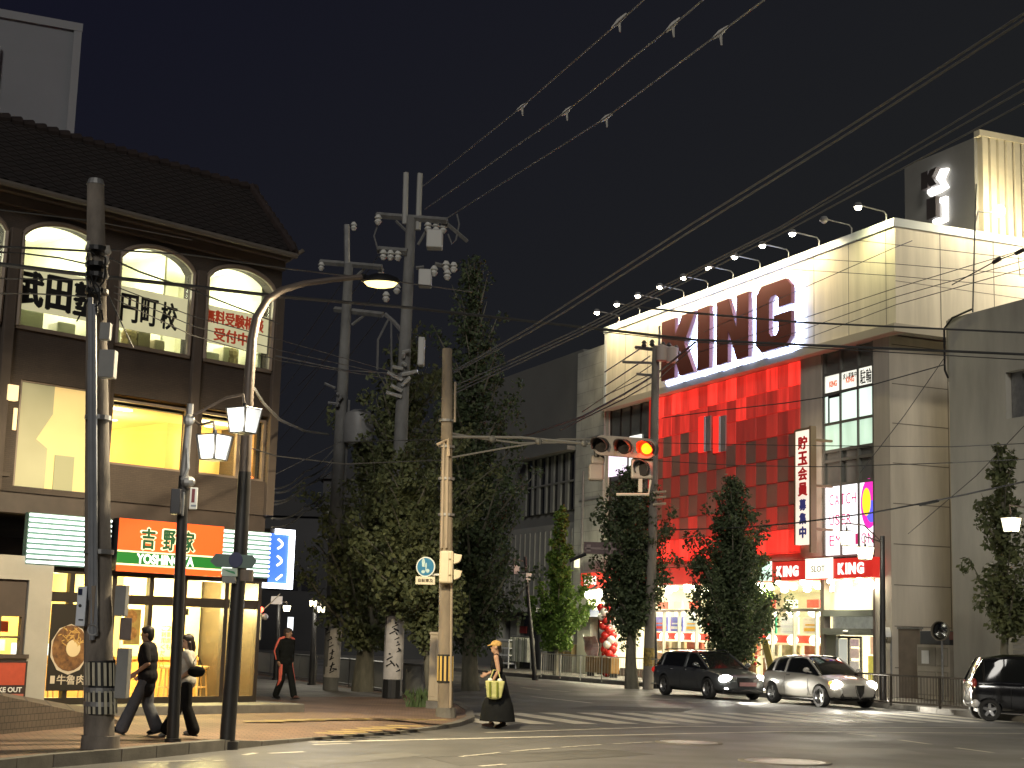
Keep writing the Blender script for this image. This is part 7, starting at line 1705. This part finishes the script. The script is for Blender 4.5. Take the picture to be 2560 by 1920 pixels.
def hair_(t, c, f, ly, M, s, mt, long_=0.0):
    m = MB(); m.ball(c - f * .012 * s + Vector((0, 0, .048)) * s, 1, 16, 10, (.105 * s, .089 * s, .098 * s), M); m.ball(c - f * .055 * s + Vector((0, 0, .0)) * s, 1, 14, 9, (.062 * s, .085 * s, .11 * s), M)
    m.ball(c + f * .055 * s + Vector((0, 0, .085)) * s, 1, 12, 8, (.05 * s, .07 * s, .04 * s), M)
    if long_:
        m.tube([c - f * .065 * s, c - f * .085 * s + Vector((0, 0, -long_ * .5)) * s, c - f * .07 * s + Vector((0, 0, -long_)) * s], [.075 * s, .07 * s, .035 * s], 12)
        for k in (-1, 1): m.tube([c + ly * .075 * k * s, c + ly * .08 * k * s - f * .03 * s + Vector((0, 0, -long_ * .8)) * s], [.035 * s, .025 * s], 8)
    return fuse(m, "hair", mt, t, .012 * s, 3)
HAIR = mat("black_hair", (.018, .013, .010), .5, nz=.4, nscale=20)
def cloth(n, c, **k): return mat("cloth_" + n, c, .9, nz=.25, nscale=7, bump=.25, bscale=25, spec=.12, **k)
walk = dict(pelvis=(0, 0, .93), chest=(.02, 0, 1.23), neck=(.03, 0, 1.45), head=(.05, 0, 1.585),
            sh_l=(.02, .185, 1.40), el_l=(-.06, .24, 1.13), wr_l=(.14, .20, .98), sh_r=(.02, -.185, 1.40), el_r=(.02, -.24, 1.12), wr_r=(.16, -.22, .96),
            hip_l=(0, .085, .90), kn_l=(.17, .09, .50), an_l=(.34, .09, .105), hip_r=(0, -.085, .90), kn_r=(.0, -.09, .48), an_r=(-.17, -.09, .12))
# man in black on the left
def wear_man(t, J, s, trunk, f, ly, M, hc):
    top_(t, J, s, trunk, cloth("black_tee", (.020, .019, .021)), .82, .045, hem=.24); legs_(t, J, s, cloth("grey_jeans", (.105, .11, .125)), .075, .022); hair_(t, hc, f, ly, M, s, HAIR)
    shoe(t, J["an_l"], (1, 0, 0), cloth("shoe_black", (.015, .015, .016)), .28, s); shoe(t, J["an_r"], (1, 0, 0), cloth("shoe_black", (.015, .015, .016)), -.25, s)
fp = lambda px, py: G(px, py, .15)
p = fp(360, 1838)
person("man in black shirt and grey jeans walking left past the restaurant window", (p.x, p.y, .15), R(176), 1.60, dict(walk, face=[1, .1, 0]), wear_man)
p2 = fp(462, 1842)
pw = dict(walk, el_l=(-.12, .23, 1.15), wr_l=(.10, .18, .99), an_l=(-.16, .09, .115), kn_l=(-.02, .09, .50), an_r=(.34, -.09, .11), kn_r=(.16, -.09, .49), face=[.8, .55, 0])
def wear_woman(t, J, s, trunk, f, ly, M, hc):
    top_(t, J, s, trunk, cloth("white_blouse", (.50, .48, .42)), .75, .026, "blouse", .02); legs_(t, J, s, cloth("black_trousers", (.012, .012, .013)), .07, .025); hair_(t, hc, f, ly, M, s, mat("brown_black_hair", (.028, .018, .014), .5, nz=.4, nscale=20), .22)
    shoe(t, J["an_l"], (1, 0, 0), cloth("shoe_white", (.5, .48, .44)), .05, s); shoe(t, J["an_r"], (1, 0, 0), cloth("shoe_white", (.5, .48, .44)), -.5, s)
person("woman in white blouse and black trousers walking behind the lantern post", (p2.x, p2.y, .15), R(180), 1.50, pw, wear_woman)
bg = thing("handbag", "small black handbag held under the elbow of the woman in white", "bag", (p2.x, p2.y, .15), R(180))
m = MB(); m.ball((-.16, .24, .97), 1, 14, 9, (.14, .06, .085)); fuse(m, "bag_body", cloth("bag_black", (.010, .010, .010)), bg, .013); m = MB(); m.tube([(-.25, .22, 1.02), (-.16, .2, 1.22), (-.06, .22, 1.02)], .010, 6); m.build("strap", cloth("bag_black", (.01, .01, .01)), bg)
# walker in the striped tracksuit
p3 = fp(708, 1749)
pr = dict(walk, kn_l=(.16, .085, .50), an_l=(.30, .07, .115), kn_r=(.0, -.085, .48), an_r=(-.20, -.08, .11), el_l=(-.08, .28, 1.14), wr_l=(-.05, .27, .90), el_r=(.0, -.29, 1.15), wr_r=(.06, -.27, .92), face=[.9, .5, 0])
RED = cloth("salmon_stripe", (.88, .20, .15)); BLK = cloth("tracksuit_black", (.014, .016, .016))
def wear_track(t, J, s, trunk, f, ly, M, hc):
    jk = top_(t, J, s, trunk, BLK, 1.9, .05, "jacket", .16); tr = legs_(t, J, s, BLK, .05, .008, "track_trousers")
    for k, sg in (("l", 1), ("r", -1)):
        a, b, c = J["sh_" + k], J["el_" + k], J["wr_" + k]; d = Vector((-.01, sg * .042, .0)) * s; e = Vector((.02, 0, .0))
        m = MB(); m.tube([a.lerp(J["neck"], .55) + Vector((0, 0, .065)) * s, a + Vector((0, sg * .02, .05)) * s, a.lerp(b, .3) + d * 1.05 - Vector((.01, 0, 0)), b + d * .72 - Vector((.01, 0, 0)), b.lerp(c, .85) + d * .5 - Vector((.01, 0, 0))], [.035 * s, .042 * s, .042 * s, .038 * s, .028 * s], 8); m.build("sleeve_stripe", RED, jk, smooth=True)
        a, b, c = J["hip_" + k], J["kn_" + k], J["an_" + k]; d = Vector((.018, sg * .052, 0)) * s
        m = MB(); m.tube([a + d * 1.2 - Vector((0, 0, .05)), b + d * .75, b.lerp(c, .92) + d * .5], [.060 * s, .054 * s, .040 * s], 8); m.build("leg_stripe", RED, tr, smooth=True)
    hair_(t, hc, f, ly, M, s, mat("grey_brown_hair", (.06, .045, .035), .6, nz=.4, nscale=20)); shoe(t, J["an_l"], (1, 0, 0), cloth("shoe_maroon", (.13, .07, .06)), .1, s); shoe(t, J["an_r"], (1, 0, 0), cloth("shoe_black", (.015, .015, .016)), -.1, s)
person("man in black tracksuit with salmon side stripes walking on the brick pavement", (p3.x, p3.y, .15), R(-42), 1.64, pr, wear_track)
# woman with the yellow cap crossing the road
p4 = G(1240, 1822)
pc = dict(walk, an_l=(.10, .09, .11), kn_l=(.08, .09, .50), an_r=(-.10, -.09, .12), kn_r=(.0, -.09, .48), el_l=(-.04, .22, 1.13), wr_l=(.08, .19, .92), el_r=(.06, -.2, 1.14), wr_r=(.22, -.16, 1.06), face=[1, .12, 0])
def wear_cap(t, J, s, trunk, f, ly, M, hc):
    D_ = cloth("black_dress", (.012, .013, .014)); m = MB(); trunk(m, .014)
    pel = J["pelvis"]; v = [Vector((pel.x + x, 0, z)) for x, z in ((0, 1.0), (0, .80), (-.02, .55), (-.03, .34))]
    for a in "lr": limb(m, [J["sh_" + a] * .92 + Vector((0, 0, 1)) * J["sh_" + a].z * .08, J["neck"].lerp(J["sh_" + a], .5)], [.045 * s, .05 * s])
    m.lathe([(.0, .15 * s), (.36 * s, .15 * s), (.31 * s, .45 * s), (.23 * s, .68 * s), (.165 * s, .92 * s), (.13 * s, 1.06 * s), (0, 1.08 * s)], (pel.x - .02, 0, 0), 26, Matrix.Diagonal((1.0, .82, 1, 1)).to_4x4())
    fuse(m, "long_dress", D_, t, .015 * s, 5)
    h_ = MB(); h_.ball(hc - f * .02 * s + Vector((0, 0, .03)) * s, 1, 14, 9, (.098 * s, .083 * s, .092 * s), M); h_.tube([hc - f * .07 * s, hc - f * .10 * s + Vector((0, 0, -.10)) * s], [.05 * s, .03 * s], 10); fuse(h_, "hair", HAIR, t, .012 * s)
    c = MB(); c.ball(hc - f * .005 * s + Vector((0, 0, .062)) * s, 1, 16, 10, (.112 * s, .092 * s, .085 * s), M)
    pts = [hc + f * (.085 + .09 * math.sin(math.pi * i / 8)) * s + ly * (.078 * math.cos(math.pi * i / 8)) * s + Vector((0, 0, .045 - .028 * math.sin(math.pi * i / 8))) * s for i in range(9)]
    c.add(pts + [q + Vector((0, 0, .022)) for q in pts] + [hc + f * .05 * s + ly * .08 * s + Vector((0, 0, .055)) * s, hc + f * .05 * s - ly * .08 * s + Vector((0, 0, .055)) * s], [tuple(range(9)) + (19, 18), tuple(range(9, 18))[::-1] + (18, 19)] + [(i, i + 1, i + 10, i + 9) for i in range(8)] + [(0, 9, 18), (8, 17, 19)])
    fuse(c, "cap", cloth("cap_mustard", (.52, .33, .12)), t, .010 * s, 3)
    shoe(t, J["an_l"], (1, 0, 0), cloth("shoe_brown", (.05, .03, .025)), .05, s); shoe(t, J["an_r"], (1, 0, 0), cloth("shoe_brown", (.05, .03, .025)), -.35, s)
person("woman in long black dress and mustard cap crossing the road with a bag", (p4.x, p4.y, 0), R(174), 1.66, pc, wear_cap)
bg = thing("tote_bag", "pale yellow green striped tote bag hanging from the arm of the capped woman", "bag", (p4.x, p4.y, 0), R(174))
BAGM = cloth("bag_lime", (.52, .52, .22))
m = MB(); m.add([(-.02 - .16, .24, .92), (.20, .24, .92), (.16, .24, .60), (-.12, .24, .60), (-.18, .36, .92), (.20, .36, .92), (.16, .34, .60), (-.12, .34, .60)], [(0, 1, 2, 3), (4, 7, 6, 5), (0, 4, 5, 1), (2, 6, 7, 3), (1, 5, 6, 2), (0, 3, 7, 4)]); m.ball((.02, .30, .62), 1, 12, 8, (.14, .06, .06)); bo = fuse(m, "bag_body", BAGM, bg, .014, 8)
for x in (-.07, .07): m = MB(); m.tube([(x + .03, .372, .90), (x + .02, .376, .62)], .022, 6); m.build("bag_stripe", cloth("bag_olive", (.18, .21, .04)), bo)
for x in (-.08, .11): m = MB(); m.ball((x, .30, .93), 1, 10, 7, (.05, .05, .04)); m.build("white_content", WHITE, bo, smooth=True)
m = MB(); m.tube([(-.1, .30, .92), (-.03, .24, 1.12), (.06, .24, 1.12), (.12, .30, .92)], .011, 6); m.build("handle", BAGM, bg)
# staff behind the counter of the restaurant
q = L.w(-2.75, 3.1, .3)
def wear_staff(t, J, s, trunk, f, ly, M, hc):
    top_(t, J, s, trunk, cloth("staff_red", (.30, .06, .03)), .6); legs_(t, J, s, BLK); hair_(t, hc, f, ly, M, s, HAIR); shoe(t, J["an_l"], (1, 0, 0), BLK, 0, s); shoe(t, J["an_r"], (1, 0, 0), BLK, 0, s)
ps_ = dict(walk, kn_l=(.01, .09, .49), an_l=(0, .09, .1), kn_r=(.01, -.09, .49), an_r=(0, -.09, .1))
person("shop worker in dark red behind the counter inside the lit restaurant", (q.x, q.y, .31), L.rz - R(60), 1.58, ps_, wear_staff)
# ------------------------------------------------------------------ overhead wires
WIRE = mat("wire_black", (.05, .05, .05), .5); WIREG = mat("wire_grey", (.11, .112, .115), .6)
WIREH = mat("wire_high", (.30, .30, .30), .6)
def wire(label, group, nodes, r=.014, mt=None, sag=0.0, sub=8, name="overhead_wire", parts=None):
    """nodes: (px, py, depth) the wire passes through"""
    P = [D(*n) for n in nodes]
    pts = []
    for i in range(len(P) - 1):
        for k in range(sub):
            f = k / sub; q = P[i].lerp(P[i + 1], f); pts.append(q - Vector((0, 0, sag * 4 * f * (1 - f))))
    pts.append(P[-1]); o = pts[0].copy()
    m = MB(); m.tube([q - o for q in pts], r, 5)
    w_ = m.build(name, mt or WIRE, None, loc=o); tag(w_, label, "wire", group)
    for q in (parts or []):
        c = D(*q[:3]) - o; d = D(q[3], q[4], q[2]) - o
        k = MB(); k.tube([c, c.lerp(d, .5), d], [r * 1.5, r * 3.2, r * 1.3], 6); k.tube([c.lerp(d, .5), c.lerp(d, .5) + Vector((.02, 0, -.22))], [r * 2, r], 5); k.build("wire_spacer", mat("spacer_pale", (.62, .60, .55), .4, .3), w_)
    return w_
g = "three thin high wires with pale spacers"
wire("left one of three thin high wires climbing to the top of the picture", g, [(1058, 465, 43), (1303, 268, 34), (1550, 53, 27), (1640, -28, 25)], .016, WIREH, parts=[(1292, 277, 34.3, 1318, 257), (1530, 70, 27.5, 1566, 34)])
wire("middle one of three thin high wires climbing to the top of the picture", g, [(1062, 523, 43), (1417, 277, 32), (1683, 63, 25), (1790, -28, 23)], .016, WIREH, parts=[(1403, 289, 32.4, 1430, 266), (1664, 80, 25.5, 1700, 45)])
wire("right one of three thin high wires climbing to the top of the picture", g, [(1118, 545, 43), (1515, 294, 31), (1800, 82, 24), (1945, -26, 22)], .016, WIREH, parts=[(1502, 303, 31.4, 1530, 284), (1782, 97, 24.4, 1820, 66)])
g = "pale cable pairs sweeping to the upper right"
for i, dy in enumerate((0, 16)):
    wire(("upper" if i == 0 else "lower") + " cable of the long pair sweeping from the corner pole to the upper right edge", g, [(1135, 927 + dy * .3, 34), (1325, 819 + dy * .7, 31), (1410, 765 + dy, 29.5), (1726, 562 + dy, 25), (2120, 318 + dy, 21), (2640, -18 + dy, 17)], .019, WIREG)
for i, (a, b_, c) in enumerate(((962, 560, 205), (972, 566, 228), (980, 578, 262))):
    wire(("upper", "middle", "lower")[i] + " cable of the trio passing above the parlour's flood lamps", g, [(1135, a + 4, 34), (1440, 826 + i * 8, 30), (1950, b_ + 8, 25), (2560, c - 4, 20), (2640, c - 50, 19.5)], .015, WIREG)
g = "black cables crossing the whole street"
wire("thick black cable from the left pole across the red letters to the right", g, [(-40, 656, 21), (240, 690, 22.6), (480, 716, 25), (705, 742, 28), (1030, 770, 32), (1500, 823, 36), (1740, 850, 38), (2000, 862, 38), (2600, 888, 38)], .034)
wire("thin black cable just below the thick one at the right", g, [(1500, 829, 36), (1750, 856, 38), (2000, 868, 38), (2600, 902, 38)], .014)
wire("upper black cable crossing the red letter G towards the right edge", g, [(1560, 762, 38), (1640, 773, 38), (1735, 783, 38), (2000, 806, 37.5), (2600, 834, 37)], .026)
wire("black cable from the left pole passing the top of the last arched window", g, [(280, 625, 22.6), (465, 636, 25), (720, 672, 28), (1000, 705, 33), (1180, 730, 36)], .016)
wire("upper black cable from the left picture edge to the left pole", g, [(-40, 615, 21), (120, 622, 22), (222, 628, 22.6)], .018)
wire("sagging black cable below it reaching the left pole", g, [(-40, 628, 21), (60, 634, 21.8), (150, 645, 22.3), (225, 662, 22.6)], .013)
wire("thin black cable at banner height left of the left pole", g, [(-40, 695, 21), (60, 697, 22), (225, 700, 22.6)], .011)
wire("lowest thin black cable at banner height left of the left pole", g, [(-40, 733, 21), (100, 735, 22), (230, 742, 22.6)], .011)
wire("faint thin cable high on the eaves behind the left pole", g, [(-40, 520, 21), (230, 552, 22.6), (480, 600, 26)], .010)
wire("black cable falling from the left pole across the second arch to the last arch", g, [(275, 646, 22.6), (350, 680, 23.6), (480, 725, 25.5), (700, 810, 29)], .016)
for i in range(3): wire("one of the thin parallel cables across the lower part of the banners", "thin cables over the banners", [(285, 715 + i * 16, 22.7), (480, 790 + i * 24, 25.5), (700, 850 + i * 26, 29), (1000, 935 + i * 8, 36)], .009)
wire("short drop wire hanging from the left pole over the second arched window", g, [(272, 740, 22.7), (300, 800, 22.8), (332, 868, 23)], .012)
wire("thick grey cable curving from the street lamp arm down towards the trees", "street side cables", [(636, 972, 25.6), (660, 1010, 27), (700, 1050, 30), (760, 1077, 36), (822, 1086, 42)], .030, WIREG)
g = "pale service cables between the restaurant corner and the poster poles"
for i, (y0, y1, x1) in enumerate(((1222, 1118, 838), (1232, 1140, 838), (1253, 1158, 830), (1262, 1150, 860), (1296, 1218, 825), (1318, 1222, 838))):
    wire("one of the pale slack service cables below the restaurant's upper storey", g, [(680, y0, 33), (760, (y0 + y1) / 2 + 10, 40), (x1, y1, 46)], .020 + .006 * (i % 3 == 1), WIREG, sag=.12)
for i, (x0, y0, x1, y1) in enumerate(((690, 1000, 945, 640), (690, 1060, 960, 700), (700, 1100, 960, 780), (745, 965, 870, 830), (690, 940, 860, 700), (720, 1130, 860, 960))):
    wire("one of the faint slanting wires in the dark gap beside the restaurant", "faint slanting wires", [(x0, y0, 60), ((x0 + x1) / 2, (y0 + y1) / 2 + 6, 52), (x1, y1, 45)], .014, WIRE)
wire("bare pale wire across the dark gap from the last arched window to the poles", "street side cables", [(690, 890, 31), (860, 925, 38), (1000, 935, 43)], .016, WIREG)
wire("lower dark cable from the restaurant to the corner pole", "street side cables", [(600, 1112, 28), (690, 1140, 31), (860, 1160, 33), (1110, 1150, 34.4)], .012)
wire("thin dark cable at the height of the green white lightbox", "street side cables", [(690, 1185, 32), (850, 1105, 36), (1110, 1098, 34.5)], .010)
g = "cables meeting the slim pole before the red wall"
wire("thick black cable rising from the signal to the slim pole's top", g, [(1265, 1105, 52), (1455, 1042, 54), (1560, 985, 56), (1648, 930, 57.5), (1738, 856, 50)], .040)
wire("second black cable just below the thick one rising to the slim pole", g, [(1400, 1075, 54), (1560, 997, 56), (1648, 946, 57.5), (1735, 866, 50)], .025)
for i, (x0, y0, x1, y1) in enumerate(((1512, 930, 1600, 872), (1512, 965, 1625, 890), (1455, 1030, 1640, 905), (1510, 990, 1640, 930))):
    wire("one of the thin cables slanting up to the slim pole's arms", "thin slanting cables", [(x0, y0, 56), ((x0 + x1) / 2, (y0 + y1) / 2, 57), (x1, y1, 58)], .018 + .008 * (i < 2))
wire("thin wire from the slim pole across the red wall to the grey house", g, [(1640, 1107, 58), (2000, 1114, 50), (2380, 1117, 42), (2600, 1107, 38)], .014)
wire("thin wire just above the dense conical tree across the red wall", g, [(1640, 1152, 58), (1850, 1164, 53), (2070, 1167, 47), (2380, 1157, 42), (2600, 1146, 38)], .014)
wire("black wire from the slim pole rising past the office windows to the pipe loop", g, [(1655, 1045, 58), (1800, 1026, 54), (1960, 1008, 50), (2060, 993, 48), (2200, 957, 46), (2364, 911, 45)], .018)
wire("cable with dark splice running low across the vertical banner to the right edge", g, [(1640, 1326, 58), (1850, 1319, 52), (1985, 1308, 48), (2180, 1282, 44), (2350, 1250, 41), (2600, 1196, 36)], .024)
wire("short thick splice on the low cable in front of the groove wall", g, [(2300, 1262, 42), (2345, 1252, 41.2)], .045, name="cable_splice")
wire("thin slanting stay wire from the pipe loop down to the office window corner", g, [(2362, 893, 45), (2260, 1040, 45.5), (2150, 1182, 46)], .012)
wire("thin slanting stay wire crossing behind the sparse young tree", g, [(2560, 1065, 40), (2440, 1190, 43), (2270, 1335, 46)], .011)
g = "thin wires across the cream upper wall"
for i, (a, b_, c) in enumerate((((1750, 880), (2240, 720), (2600, 612)), ((1850, 880), (2240, 742), (2600, 640)), ((1900, 890), (2240, 762), (2600, 660)), ((1760, 830), (2230, 622), (2280, 602)))):
    wire(("highest", "second", "third", "shortest")[i] + " of the thin wires rising to the right over the cream wall", g, [(a[0], a[1], 54), (b_[0], b_[1], 46), (c[0], c[1], 40)], .012)
for i, (a, b_, c) in enumerate((((1970, 643), (2240, 660), (2600, 690)), ((1975, 673), (2240, 690), (2600, 722)), ((2140, 600), (2240, 612), (2600, 652)))):
    wire(("upper", "lower", "highest")[i] + " of the thin wires sloping down to the right over the cream wall", g, [(a[0], a[1], 50), (b_[0], b_[1], 48), (c[0], c[1], 44)], .010)
wire("thin vertical wire rising beside the ribbed rooftop tower", g, [(2432, 780, 46), (2436, 620, 47), (2441, 460, 48)], .026)
wire("cable with dark clamps at the right edge before the cream wall", g, [(2380, 712, 44), (2490, 652, 42), (2600, 612, 40)], .018)
wire("black jumper loop hanging under the cable clamps at the right edge", g, [(2545, 640, 41), (2550, 690, 41), (2580, 690, 41), (2600, 640, 41)], .012)
for nm, (px, py, qx, qy) in {"left": (2484, 656, 2500, 647), "right": (2540, 634, 2560, 624)}.items():
    wire(nm + " dark clamp on the cable at the right edge", "dark cable clamps", [(px, py, 42), (qx, qy, 41.7)], .065, name="cable_clamp", sub=2)
